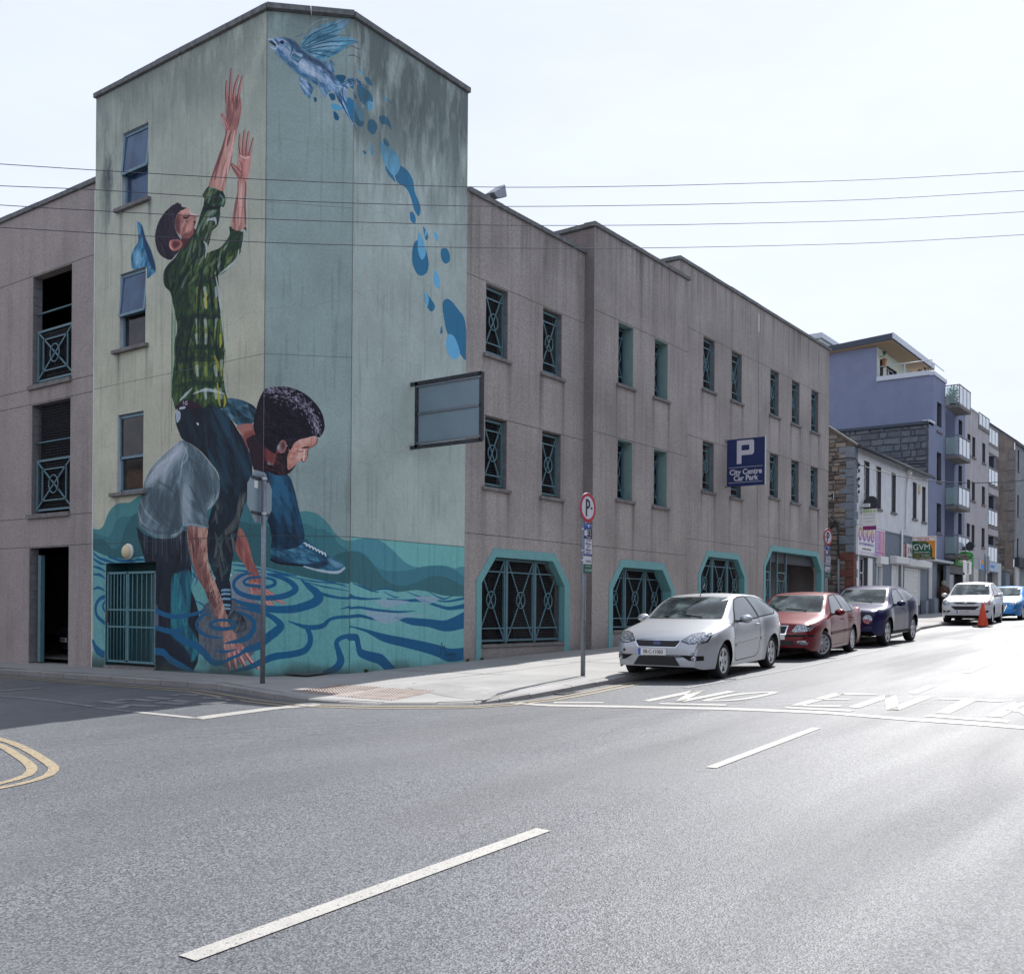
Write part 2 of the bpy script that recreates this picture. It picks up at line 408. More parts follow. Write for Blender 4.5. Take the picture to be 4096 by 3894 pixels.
pv = [Vector(p) for p in poly] + [Vector(p) for p in ptsx if inpoly(p, poly) and ((KF[:, 0] - p[0]) ** 2 + (KF[:, 1] - p[1]) ** 2).min() > .003]
v, e_, f, *_ = delaunay_2d_cdt(pv, [(i, (i + 1) % len(poly)) for i in range(len(poly))], [], 0, 1e-5)
f = [t for t in f if inpoly(sum((v[i] for i in t), Vector((0, 0))) / len(t), poly)]
g = MB(); g.add([(p.x, p.y, pz(p.x, p.y)) for p in v], f)
pavement = g.build('pavement', MT['pave']); tag(pavement, kind='structure')
# worn concrete patches and joints laid in the pavement
def sheet(name, pts, mat, dz=.004, parent=pavement, sub=6, fn=pz):
    g = MB(); a, b, c, d = [Vector(p[:2]) for p in pts]; n = sub
    vs = []
    for i in range(n + 1):
        for j in range(n + 1):
            p = a.lerp(b, i / n).lerp(d.lerp(c, i / n), j / n); vs.append((p.x, p.y, fn(p.x, p.y) + dz))
    g.add(vs, [(i * (n + 1) + j, (i + 1) * (n + 1) + j, (i + 1) * (n + 1) + j + 1, i * (n + 1) + j + 1) for i in range(n) for j in range(n)])
    return g.build(name, mat, parent)
W = lambda pts, r: [hit(x, y, pz) for x, y in zz(r, pts)]
q = W([(690, 262), (1230, 190), (1640, 205), (1100, 330)], (1100, 2550, 1.3153))
sheet('concrete_patch', q, MT['pave2'])
for x in bays:
    sheet('pavement_joint', [(x - .012, -.05), (x + .012, -.05), (x + .012, -4.05), (x - .012, -4.05)], MT['dark'], .003, sub=5)
sheet('pavement_joint', [(.2, -2.5), (40, -2.52), (40, -2.5), (.2, -2.48)], MT['dark'], .003, sub=40)
# tactile slabs with blisters
TA, TB, TC = W([(330, 250), (800, 276), (112, 287)], (1100, 2550, 1.3153))
tu = Vector((TB - TA)[:2]); tv = Vector((TC - TA)[:2]); tn = max(1, round(tu.length / .4)); tm = max(1, round(tv.length / .4))
tu.normalize(); tv = tv - tu * tv.dot(tu); tv.normalize(); tm = 7
KT = resample([p[:2] for p in KO if p[0] < 3 and p[1] < 2], .1)
MT['blister'] = mk('dirty_shaded_blister', srgb(128, 104, 92), .2, 30, .9)  # darker than the slab: dirt plus shade put into the colour
tp = None
for i in range(tn):
    for j in range(tm):
        o = Vector(TA[:2]) + tu * i * .4 + tv * j * .4
        corner = [o + tu * a + tv * b for a, b in ((.004, .004), (.396, .004), (.396, .396), (.004, .396))]
        if not all(inpoly(c, poly) and min((Vector(p[:2]) - c).length for p in KT) > .03 for c in corner): continue
        z = [pz(c.x, c.y) + .006 for c in corner]
        g = MB(); g.hexa([(c.x, c.y, zz_ - .04) for c, zz_ in zip(corner, z)], [(c.x, c.y, zz_) for c, zz_ in zip(corner, z)])
        g.mi = 1
        for a in range(6):
            for b in range(6):
                c = o + tu * (.033 + .0667 * a) + tv * (.033 + .0667 * b); cz = pz(c.x, c.y) + .0055
                g.add([(c.x + math.cos(t) * r, c.y + math.sin(t) * r, cz + h) for r, h in ((.0175, 0), (.011, .006)) for t in [k * math.pi / 3 for k in range(6)]],
                      [(k, (k + 1) % 6, 6 + (k + 1) % 6, 6 + k) for k in range(6)] + [tuple(range(6, 12))])
        g.build('tactile_slab', [MT['tactile'], MT['blister']], pavement)
# ------------------------------------------------------------------ road markings
def strip(name, pts, width, mat, dz=.006, fn=road, step=.4):
    P = resample([tuple(p[:2]) for p in pts], step); L = offs(P, width / 2); R_ = offs(P, -width / 2); n = len(P)
    g = MB(); g.add([(p[0], p[1], fn(p[0], p[1]) + dz) for p in L + R_], [(i, n + i, n + i + 1, i + 1) for i in range(n - 1)])
    return g.build(name, mat, rd)
def quadstrip(name, a, b, c, d, r, mat, n=8, dz=.006):
    P = [hit(x, y) for x, y in zz(r, (a, b, c, d))]
    return sheet(name, P, mat, dz, rd, n, road)
Z4m = (500, 3000, .9865); Z3m = (2200, 2600, 1.0406); Z1m = (0, 2750, 1.4615)
quadstrip('lane_dash', (212, 812), (280, 834), (1682, 319), (1622, 309), Z4m, MT['line'], 14)
quadstrip('lane_dash', (648, 488), (692, 492), (1128, 325), (1090, 323), Z3m, MT['line'], 10)
quadstrip('lane_dash', (1488, 179), (1530, 181), (1606, 150), (1570, 147), Z3m, MT['line'], 6)
quadstrip('lane_dash', (1715, 93), (1750, 95), (1850, 55), (1822, 53), Z3m, MT['line_worn'], 6)
quadstrip('lane_dash', (1920, 18), (1950, 20), (2050, -12), (2020, -14), Z3m, MT['line_worn'], 6)
st = [(-165, 220), (0, 230), (300, 235), (600, 242), (900, 250), (1150, 260), (1500, 288), (1750, 305), (1973, 322), (2300, 350)]
for a, b in zip(st[:-1], st[1:]):
    quadstrip('stop_line', (a[0], a[1] - 4), (a[0], a[1] + 4 + a[0] / 800), (b[0], b[1] + 4 + b[0] / 800), (b[0], b[1] - 4), Z3m, MT['line'], 4)
for a in (((15, 215), (15, 221), (222, 221), (222, 216)), ((458, 220), (452, 225), (730, 232), (738, 226)), ((985, 236), (975, 242), (1250, 256), (1270, 250)), ((1572, 269), (1558, 276), (1905, 302), (1915, 294)), ((2100, 310), (2090, 318), (2400, 345), (2410, 336))):
    quadstrip('give_way_dash', *a, Z3m, MT['line'], 4)
L3 = lambda n, *a: quadstrip('road_letter', *a, Z3m, MT['line'], n)
L3(4, (385, 210), (415, 214), (642, 169), (590, 168)); L3(4, (590, 168), (642, 168), (556, 214), (522, 213)); L3(4, (522, 213), (560, 215), (778, 172), (738, 170))
oo = [(640, 213), (700, 213), (770, 210), (830, 203), (890, 192), (935, 181), (952, 176), (930, 172), (880, 174), (820, 178), (760, 184), (700, 194), (655, 204), (630, 210)]
oi = [(672, 209), (710, 209), (760, 206), (815, 199), (865, 190), (905, 181), (915, 178), (905, 177), (870, 179), (820, 183), (770, 189), (720, 198), (685, 205), (668, 208)]
for i in range(len(oo)):
    j = (i + 1) % len(oo); L3(1, oo[i], oo[j], oi[j], oi[i])
L3(4, (1003, 229), (1050, 231), (1232, 181), (1188, 179)); L3(3, (1010, 227), (1003, 232), (1205, 237), (1215, 231)); L3(3, (1100, 202), (1090, 207), (1240, 208), (1247, 204)); L3(3, (1200, 179), (1190, 184), (1352, 187), (1362, 183))
L3(4, (1240, 237), (1285, 241), (1442, 188), (1392, 187)); L3(4, (1392, 187), (1442, 188), (1452, 250), (1400, 248)); L3(4, (1400, 248), (1452, 250), (1590, 196), (1548, 193))
L3(4, (1605, 262), (1665, 264), (1775, 210), (1715, 207)); L3(3, (1622, 198), (1615, 204), (1885, 216), (1892, 210))
L3(4, (1812, 275), (1880, 279), (1990, 218), (1935, 214)); L3(3, (1940, 214), (1930, 221), (2120, 232), (2130, 224)); L3(3, (1900, 246), (1890, 253), (2070, 263), (2080, 255)); L3(4, (2060, 262), (2130, 228), (2180, 230), (2110, 264)); L3(4, (1950, 256), (2020, 258), (2080, 292), (2010, 292))
H = lambda pts, r: [hit(x, y) for x, y in zz(r, pts)]
bay = strip('parking_bay_line', H([(560, 158), (745, 126), (1010, 78), (1375, -2)], Z3m), .09, MT['line_worn'])
strip('centre_line', H([(0, 50), (180, 62), (330, 80), (450, 97), (545, 110)], Z1m), .12, MT['line_worn'])
strip('centre_line', H([(560, 117), (690, 132), (770, 140)], Z1m), .1, MT['line_worn'])
strip('centre_line', H([(782, 141), (950, 158), (1160, 180)], Z1m), .12, MT['line'])
a = H([(1145, 182), (1330, 156), (1620, 118), (1700, 113), (1870, 97)], Z1m)
strip('stop_line', a, .3, MT['line'])
for pts in ([(595, 78), (715, 92)], [(680, 78), (720, 68), (800, 67), (905, 78)], [(690, 122), (750, 102), (930, 108)], [(860, 54), (990, 68)], [(1000, 72), (1110, 86)], [(1000, 48), (1050, 39), (1170, 43)], [(1180, 62), (1280, 60), (1380, 74), (1435, 71)], [(915, 86), (1090, 97)]):
    strip('road_letter', H(pts, Z1m), .22, MT['line_worn'], step=.25)
strip('edge_mark', H([(1170, 95), (1325, 84)], Z1m), .2, MT['line'])
strip('edge_mark', H([(-30, 21), (240, 1)], Z1m), .25, MT['line_worn'])
Z1n = (0, 2550, 1.409)
strip('yellow_line', H([(-120, 540), (0, 573), (60, 590), (120, 615), (180, 645), (235, 680), (280, 710), (303, 732), (300, 750), (275, 775), (200, 803), (100, 828), (0, 848), (-150, 880)], Z1n), .1, MT['yellow'], step=.15)
strip('yellow_line', H([(-120, 565), (0, 607), (45, 630), (100, 665), (150, 700), (178, 730), (178, 750), (155, 775), (80, 802), (0, 822), (-150, 860)], Z1n), .1, MT['yellow'], step=.15)
KY = [p for p in KR if p[0] < 3.2 and p[1] < 30]
for d in (-.3, -.52): strip('yellow_line', [p[:2] for p in offs(KY, d)], .085, MT['yellow'], step=.5)
# ------------------------------------------------------------------ car park with painted corner tower
def panel(mb, ufn, outer, holes, depth, nrm, uvs=None):
    """front sheet of a wall from outline and openings, with reveals of the given depth; ufn(a, z) -> 3d, nrm = outward"""
    v, f = cdt(outer, holes)
    mb.add([ufn(p.x, p.y) for p in v], f)
    n = Vector(nrm)
    for h in holes:
        k = len(h); a = [Vector(ufn(*p)) for p in h]; b = [p - n * depth for p in a]
        mb.add(a + b, [(i, (i + 1) % k, k + (i + 1) % k, k + i) for i in range(k)])
rect = lambda a0, a1, z0, z1: [(a0, z0), (a1, z0), (a1, z1), (a0, z1)]
cp = thing('car_park_building', 'long grey pebbledashed car park with teal grilles stepping up the street', 'car park', (9.5, 0, .3))
def wallY(Y): return lambda a, z: (a, Y, z)
def wallX(X): return lambda a, z: (X, a, z)
GAP = .012
def bands(x0, x1, cuts, z0s, ztop, Y, holes, parent, mat, fn=None, nrm=(0, -1, 0), depth=.3):
    """wall of separate render bays divided by the movement joints"""
    fn = fn or wallY(Y); zs = cuts + [ztop]
    lows = None
    for i, zt in enumerate(zs):
        zl = None if i == 0 else zs[i - 1] + GAP
        out = [(x0, z0s[0]), (x1, z0s[1]), (x1, zt), (x0, zt)] if i == 0 else rect(x0, x1, zl, zt)
        hs = []
        for h in holes:
            lo = min(p[1] for p in h); hi = max(p[1] for p in h)
            if hi <= (zl if zl is not None else -9) or lo >= zt: continue
            hs.append([(p[0], min(max(p[1], (zl if zl is not None else -9) + (.001 if lo < (zl or -9) else 0)), zt - .0015)) for p in h])
        g = MB(); panel(g, fn, out, hs, depth, nrm); g.build('wall_panel', mat, parent)
    # dark backing seen in the joints
    g = MB(); n = Vector(nrm)
    for c in cuts:
        a = [Vector(fn(x0, c - .02)), Vector(fn(x1, c - .02)), Vector(fn(x1, c + GAP + .02)), Vector(fn(x0, c + GAP + .02))]
        if any(min(p[1] for p in h) < c + .03 < max(p[1] for p in h) for h in holes): continue
        g = MB(); g.add([p - n * .02 for p in a], [(0, 1, 2, 3)]); g.build('joint_filler', MT['dark'], parent)

def coping(parent, p, q, z, wid=.34, th=.12, over=.055, nrm=(0, -1, 0), stone=1.25, mat=None):
    p = Vector(p); q = Vector(q); n = Vector(nrm).normalized(); L = (q - p).length; k = max(1, round(L / stone)); d = (q - p) / k
    for i in range(k):
        a = p + d * i + d.normalized() * .006; b = p + d * (i + 1) - d.normalized() * .006; dz = random.uniform(-.008, .008)
        o = n * over; bk = -n * (wid - over)
        bt = [a + o, b + o, b + bk, a + bk]
        g = MB(); g.hexa([(t.x, t.y, z - th) for t in bt], [(t.x, t.y, z + dz - (.015 if j < 2 else 0)) for j, t in enumerate(bt)])
        g.build('coping_stone', mat or MT['coping'], parent)
def grille_mesh(x0, x1, z0, z1, Y, wires=True):
    """frame + crossed bars + ring; the wire mesh is returned apart"""
    f = MB(); w = .045; n = (0, -1, 0)
    f.bar((x0 + w / 2, Y, z0), (x0 + w / 2, Y, z1), w, .05, n); f.bar((x1 - w / 2, Y, z0), (x1 - w / 2, Y, z1), w, .05, n)
    f.bar((x0, Y, z0 + w / 2), (x1, Y, z0 + w / 2), w, .045, n); f.bar((x0, Y, z1 - w / 2), (x1, Y, z1 - w / 2), w, .045, n)
    return f
def grille(parent, x0, x1, z0, z1, Y, sill=True, inset=.0):
    base = MB(); w = .045; n = (0, -1, 0); H = z1 - z0
    f = grille_mesh(x0, x1, z0, z1, Y)
    o = f.build('window_grille', MT['teal_dark'], parent)
    xa, xb, za, zb = x0 + w, x1 - w, z0 + H * .16, z1 - H * .16
    b = MB(); cx_, cz_ = (x0 + x1) / 2, (z0 + z1) / 2; r = min((x1 - x0) * .21, .17)
    b.bar((xa, Y - .01, zb), (xb, Y - .01, zb), .03, .03, n); b.bar((xa, Y - .01, za), (xb, Y - .01, za), .03, .03, n)
    b.bar((xa, Y - .012, z0 + w), (xb, Y - .012, z1 - w), .026, .026, n); b.bar((xa, Y - .014, z1 - w), (xb, Y - .014, z0 + w), .026, .026, n)
    b.build('cross_bar', MT['teal_dark'], o)
    t = MB(); t.tube([(cx_ + r * math.cos(k * math.pi / 12), Y - .03, cz_ + r * 1.12 * math.sin(k * math.pi / 12)) for k in range(25)], .016, 6, False)
    t.build('ring', MT['teal_dark'], o)
    m_ = MB(); s = .062; k = int((x1 - x0) / s)
    for i in range(1, k): m_.bar((x0 + i * (x1 - x0) / k, Y + .02, z0), (x0 + i * (x1 - x0) / k, Y + .02, z1), .006, .006, n)
    k = int(H / s)
    for i in range(1, k): m_.bar((x0, Y + .02, z0 + i * H / k), (x1, Y + .02, z0 + i * H / k), .006, .006, n)
    tag(m_.build('wire_mesh', MT['dark'], o), kind='stuff')
    return o
BLK = {}
def blocks(parent, pts_fn, z0, z1, h=.215, mat='block'):
    """concrete blocks lining one side of an opening; pts_fn(z_a, z_b) -> 8 corner prism"""
    z = z0; i = 0
    while z < z1 - .02:
        zt = min(z + h, z1); g = MB(); b, t = pts_fn(z + .005, zt - .005); g.hexa(b, t); g.build('block', MT[mat], parent); z = zt; i += 1
def window_R(x0, x1, z0, z1, Yw, deep=None):
    gy = .13 if Yw == 0 else .0
    grille(cp, x0 + .015, x1 - .03, z0 + .06, z1 - .05, gy)
    s = MB(); s.box(x0 - .1, x1 + .12, Yw - .07, Yw + .2, z0 - .075, z0); s.build('sill', MT['sill'], cp, bevel=.008)
    if Yw == 0:
        blocks(cp, lambda a, b: ([(x1 - .015, .008, a), (x1 + .02, .008, a), (x1 + .02, .12, a), (x1 - .015, .12, a)], [(x1 - .015, .008, b), (x1 + .02, .008, b), (x1 + .02, .12, b), (x1 - .015, .12, b)]), z0, z1 - .03)
    else:
        for xa, xb in ((x1 - .012, x1 + .01), (x0 - .01, x0 + .012)):
            r = MB(); r.box(xa, xb, Yw + .004, Yw + .27, z0, z1); r.build('reveal_lining', MT['teal_reveal'], cp)
        for k in range(4):
            r = MB(); r.box(x0 + .012, x1 - .012, Yw + .006 + k * .066, Yw + .068 + k * .066, z1 - .02, z1 + .01); r.build('soffit_board', MT['teal_reveal'], cp)
    l = MB(); l.box(x0, x1, Yw + .02, Yw + .3, z1 - .012, z1 + .02)
Xw1 = [(5.34, 6.17), (7.6, 8.43)]
W1 = [(a, b, 7.06, 8.66) for a, b in Xw1] + [(a, b, 4.06, 5.66) for a, b in Xw1]
Xw2 = [(10.7, 11.5), (12.71, 13.5)]
W2 = [(a, b, 7.33, 8.985) for a, b in Xw2] + [(a, b, 4.26, 5.87) for a, b in Xw2]
Xw3 = [(16.4, 17.22), (18.52, 19.33)]
W3 = [(a, b, 8.26, 9.9) for a, b in Xw3] + [(a, b, 5.07, 6.64) for a, b in Xw3]
Xw4 = [(21.78, 22.58), (23.84, 24.62), (25.86, 26.65)]
W4 = [(a, b, 8.31, 9.92) for a, b in Xw4] + [(a, b, 5.38, 6.95) for a, b in Xw4]
def octo(x0, x1, xa, xb, zb, zs, zt): return [(x0, zb), (x1, zb), (x1, zs), (xb, zt), (xa, zt), (x0, zs)]
A1 = (octo(5.06, 8.85, 5.7, 8.17, -.3, 1.95, 2.69), octo(5.25, 8.62, 5.77, 8.09, .5, 1.89, 2.49), .5)
A2 = (octo(10.3, 14.0, 10.94, 13.32, -.2, 1.92, 2.665), octo(10.5, 13.8, 11.02, 13.25, .77, 1.86, 2.455), .77)
A3 = (octo(16.15, 19.82, 16.79, 19.15, -.1, 2.485, 3.215), octo(16.33, 19.63, 16.85, 19.09, 1.3, 2.43, 3.02), 1.3)
A4 = (octo(21.29, 27.34, 21.96, 26.66, 0, 2.93, 3.665), octo(21.47, 27.1, 22.06, 26.54, .58, 2.88, 3.47), .58)
# rain stains: dark runs from sill ends and coping joints, cleaner render below the sills
_r = np.random.RandomState(3); SW_, SH_ = 960, 500
st_ = np.ones((SH_, SW_), np.float32); sx_ = (np.arange(SW_)[None] + .5) / 40. + 4; sz_ = (np.arange(SH_)[:, None] + .5) / 40.
def _noise(cy, cx):
    g_ = _r.rand(SH_ // cy + 2, SW_ // cx + 2); return np.kron(g_, np.ones((cy, cx)))[:SH_, :SW_].astype(np.float32)
def _sm(a, ky, kx):
    for ax, k in ((0, ky), (1, kx)):
        if k: a = sum(np.roll(a, d, ax) for d in range(-k, k + 1)) / (2 * k + 1)
    return a
nz_ = _sm(_noise(60, 3), 30, 1); n2_ = _sm(_noise(40, 30), 20, 16)
for x0, x1, z0, z1 in W1 + W2 + W3 + W4:
    st_ *= 1 + .16 * np.exp(-(((sx_ - (x0 + x1) / 2) / .38) ** 4)) * (sz_ < z0) * np.exp(-np.maximum(z0 - sz_, 0) / 1.1)
    for xc in (x0 - .06, x1 + .08):
        L_ = _r.uniform(.6, 1.5); wd = _r.uniform(.05, .11); st_ *= 1 - _r.uniform(.3, .55) * np.exp(-(((sx_ - xc) / wd) ** 2)) * (sz_ < z0 - .05) * np.exp(-np.maximum(z0 - sz_, 0) / L_) * (.6 + .6 * nz_)
for xa, xb, zt in ((4.66, 9.47, 10.5), (9.47, 14.75, 11.15), (14.75, 27.85, 11.85)):
    inx = (sx_ >= xa) & (sx_ < xb)
    st_ *= 1 - inx * np.clip(nz_ * 1.7 - .55, 0, 1) * .26 * np.exp(-np.maximum(zt - sz_, 0) / 1.3)
    x = xa + .1
    while x < xb: st_ *= 1 - inx * _r.uniform(.12, .4) * np.exp(-(((sx_ - x) / _r.uniform(.06, .16)) ** 2)) * np.exp(-np.maximum(zt - sz_, 0) / _r.uniform(.6, 1.9)); x += _r.uniform(.6, 1.5)
st_ *= 1 - .35 * np.exp(-np.maximum(sz_ - .03 * sx_, 0) / .22); st_ *= .88 + .24 * n2_; st_ *= 1 - np.clip(nz_ - .55, 0, 1) * .35
st4 = np.ones((SH_, SW_, 4), np.float32); st4[..., :3] = np.clip(st_ * .86, 0, 1)[..., None]
simg = bpy.data.images.new('rain_stains', SW_, SH_); simg.colorspace_settings.name = 'Non-Color'; simg.pixels.foreach_set(st4.ravel()); simg.update(); simg.pack()
MT['rc_front'] = roughcast('stained_roughcast', srgb(180, 174, 170), .16, simg)
R4 = lambda l: [rect(*q) for q in l]
bands(4.64, 9.47, [2.97, 5.665, 8.68], (-.3, -.1), 10.5, 0, R4(W1) + [A1[1]], cp, MT['rc_front'])
bands(9.47, 14.75, [2.94, 5.885, 9.0], (-.1, 0), 11.15, -.29, R4(W2) + [A2[1]], cp, MT['rc_front'])
bands(14.75, 20.72, [3.5, 6.655, 9.92], (0, .3), 11.85, 0, R4(W3) + [A3[1]], cp, MT['rc_front'])
bands(20.735, 27.85, [3.93, 6.96, 9.935], (.3, .5), 11.85, 0, R4(W4) + [A4[1]], cp, MT['rc_front'])
g = MB(); g.box(20.722, 20.733, .02, .05, .3, 11.8); g.build('joint_filler', MT['white'], cp)
# returns, back and roof
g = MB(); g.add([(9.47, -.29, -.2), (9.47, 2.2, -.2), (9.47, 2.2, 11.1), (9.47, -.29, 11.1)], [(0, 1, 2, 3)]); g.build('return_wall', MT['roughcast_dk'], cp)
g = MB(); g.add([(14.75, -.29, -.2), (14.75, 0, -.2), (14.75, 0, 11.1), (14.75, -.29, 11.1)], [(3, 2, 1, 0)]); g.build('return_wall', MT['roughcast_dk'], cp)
g = MB(); g.add([(14.752, 0.001, 10.4), (14.752, 2.6, 10.4), (14.752, 2.6, 11.8), (14.752, 0.001, 11.8)], [(0, 1, 2, 3)]); g.build('return_wall', MT['roughcast'], cp)
g = MB(); g.add([(27.85, 0, 0), (27.85, 22, 0), (27.85, 22, 11.85), (27.85, 0, 11.85)], [(3, 2, 1, 0)]); g.build('end_wall', MT['roughcast'], cp)
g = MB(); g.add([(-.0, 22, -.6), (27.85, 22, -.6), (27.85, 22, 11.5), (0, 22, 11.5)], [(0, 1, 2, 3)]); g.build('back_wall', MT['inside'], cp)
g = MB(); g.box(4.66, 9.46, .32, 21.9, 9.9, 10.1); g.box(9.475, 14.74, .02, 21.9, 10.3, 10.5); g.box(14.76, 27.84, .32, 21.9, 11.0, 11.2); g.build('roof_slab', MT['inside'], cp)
for z, sl in ((3.0, .03), (6.1, .03)):
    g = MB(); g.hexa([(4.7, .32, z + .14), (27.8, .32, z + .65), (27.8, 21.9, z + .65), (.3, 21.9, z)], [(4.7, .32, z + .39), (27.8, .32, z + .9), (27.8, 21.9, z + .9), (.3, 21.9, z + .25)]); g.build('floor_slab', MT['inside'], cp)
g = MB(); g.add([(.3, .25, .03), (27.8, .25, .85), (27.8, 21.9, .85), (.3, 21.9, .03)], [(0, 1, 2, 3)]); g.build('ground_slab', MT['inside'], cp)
for x in (9.6, 14.8, 20.7):
    for y in (3.2, 9.5): g = MB(); g.box(x, x + .4, y, y + .4, 0, 10); g.build('column', MT['inside'], cp)
coping(cp, (4.68, 0, 0), (9.56, 0, 0), 10.6); coping(cp, (9.4, -.29, 0), (14.82, -.29, 0), 11.26); coping(cp, (9.47, -.02, 0), (9.47, 1.75, 0), 11.26, nrm=(-1, 0, 0)); coping(cp, (14.7, 0, 0), (27.95, 0, 0), 11.95); coping(cp, (14.75, .27, 0), (14.75, 2.2, 0), 11.95, nrm=(-1, 0, 0))
for x0, x1, z0, z1 in W1 + W3 + W4: window_R(x0, x1, z0, z1, 0)
for x0, x1, z0, z1 in W2: window_R(x0, x1, z0, z1, -.29)
# octagonal openings
def octagon(A, Y, wide=False):
    out, inn, zs = A
    g = MB(); pr = .018
    f3 = lambda p, t: (p[0], Y - pr * t, p[1])
    zb = [pav(out[0][0], 0) - .05, pav(out[1][0], 0) - .05]
    # surround as six separate flat bars: left leg, left slope, head, right slope, right leg
    O = [(out[0][0], zb[0]), out[5], out[4], out[3], out[2], (out[1][0], zb[1])]; I = [(inn[0][0], zb[0]), inn[5], inn[4], inn[3], inn[2], (inn[1][0], zb[1])]
    for i in range(5):
        q = [O[i], O[i + 1], I[i + 1], I[i]]; g.prism(q, -.2, 1., f3)
    g.build('arch_surround', MT['teal'], cp)
    d = .19 if Y == 0 else .3
    r = MB()
    mx_, mz_ = (inn[0][0] + inn[1][0]) / 2, 1.6
    I = [(mx_ + (q[0] - mx_) * .996, mz_ + (q[1] - mz_) * .996) for q in I]
    for i in range(5):
        a, b = I[i], I[i + 1]; r.add([(a[0], Y + .003, a[1]), (b[0], Y + .003, b[1]), (b[0], Y + d, b[1]), (a[0], Y + d, a[1])], [(0, 1, 2, 3)])
    r.build('arch_reveal', MT['teal'], cp)
    if not wide:
        x0, x1 = inn[0][0], inn[1][0]; h = MB(); h.box(x0, x1, Y + .01, Y + d, zb[0] - .3, zs - .07); h.build('dwarf_wall', MT['roughcast_dk'], cp)
        n = 4
        for k in range(n):
            s = MB(); a = x0 + (x1 - x0) * k / n; b = x0 + (x1 - x0) * (k + 1) / n; s.box(a + .005, b - .005, Y - .04, Y + d, zs - .07, zs); s.build('sill_stone', MT['sill'], cp)
    return inn
def arch_grilles(A, Y, gy, xr, z0, z1):
    out, inn, zs = A
    n = 3; x0, x1 = xr; wd = (x1 - x0) / n
    for k in range(n):
        a, b = x0 + wd * k + .03, x0 + wd * (k + 1) - .03
        grille(cp, a, b, z0, z1, gy)
    for k in range(1, n):
        m_ = MB(); m_.box(x0 + wd * k - .025, x0 + wd * k + .025, gy - .04, gy + .06, z0 - .05, z1); m_.build('mullion', MT['teal_dark'], cp)
octagon(A1, 0); octagon(A2, -.29); octagon(A3, 0); octagon(A4, 0, True)
arch_grilles(A1, 0, .16, (5.2, 8.68), .55, 2.47); arch_grilles(A2, -.29, .0, (10.45, 13.86), .82, 2.44); arch_grilles(A3, 0, .16, (16.3, 19.72), 1.35, 3.0)
# vehicle entrance: two gates folded to the left, shutter box above
for a, b in ((21.5, 22.3), (22.95, 23.8)): grille(cp, a, b, .75, 2.75, .2)
for x in (22.35, 23.0, 23.86): m_ = MB(); m_.box(x - .03, x + .03, .17, .23, .6, 3.45); m_.build('gate_post', MT['teal_dark'], cp)
m_ = MB(); m_.box(21.6, 27.0, .21, .45, 3.08, 3.46); m_.build('shutter_box', MT['dark'], cp)
m_ = MB(); m_.box(25.0, 27.4, 1.4, 1.6, .6, 3.4); m_.build('inner_wall', MT['block'], cp)
# ------------------------------------------------------------------ left wing on the side street
wing = thing('car_park_wing', 'left wing of the car park with tall openings beside the mural tower', 'car park wing', (.08, 9, 0))
XW = .08; fnW = lambda a, z: (XW, a, z)
LW = [(8.0, 9.72, 6.57, 9.18), (8.02, 9.72, 3.475, 6.1), (8.04, 9.79, -.5, 2.675)]
bands(6.92, 22., [2.69, 3.39, 6.12, 6.49, 9.2], (-.5, -.6), 10.8, 0, [rect(*q) for q in LW], wing, MT['roughcast'], fn=fnW, nrm=(-1, 0, 0), depth=.24)
coping(wing, (XW, 22, 0), (XW, 6.93, 0), 10.93, nrm=(-1, 0, 0))
g = MB(); g.box(.3, 4.6, 6.95, 21.9, 10.0, 10.2); g.build('roof_slab', MT['inside'], wing)
g = MB(); g.box(XW, 27, 21.9, 22.1, -.6, 10.8); g.build('gable_wall', MT['roughcast'], wing)
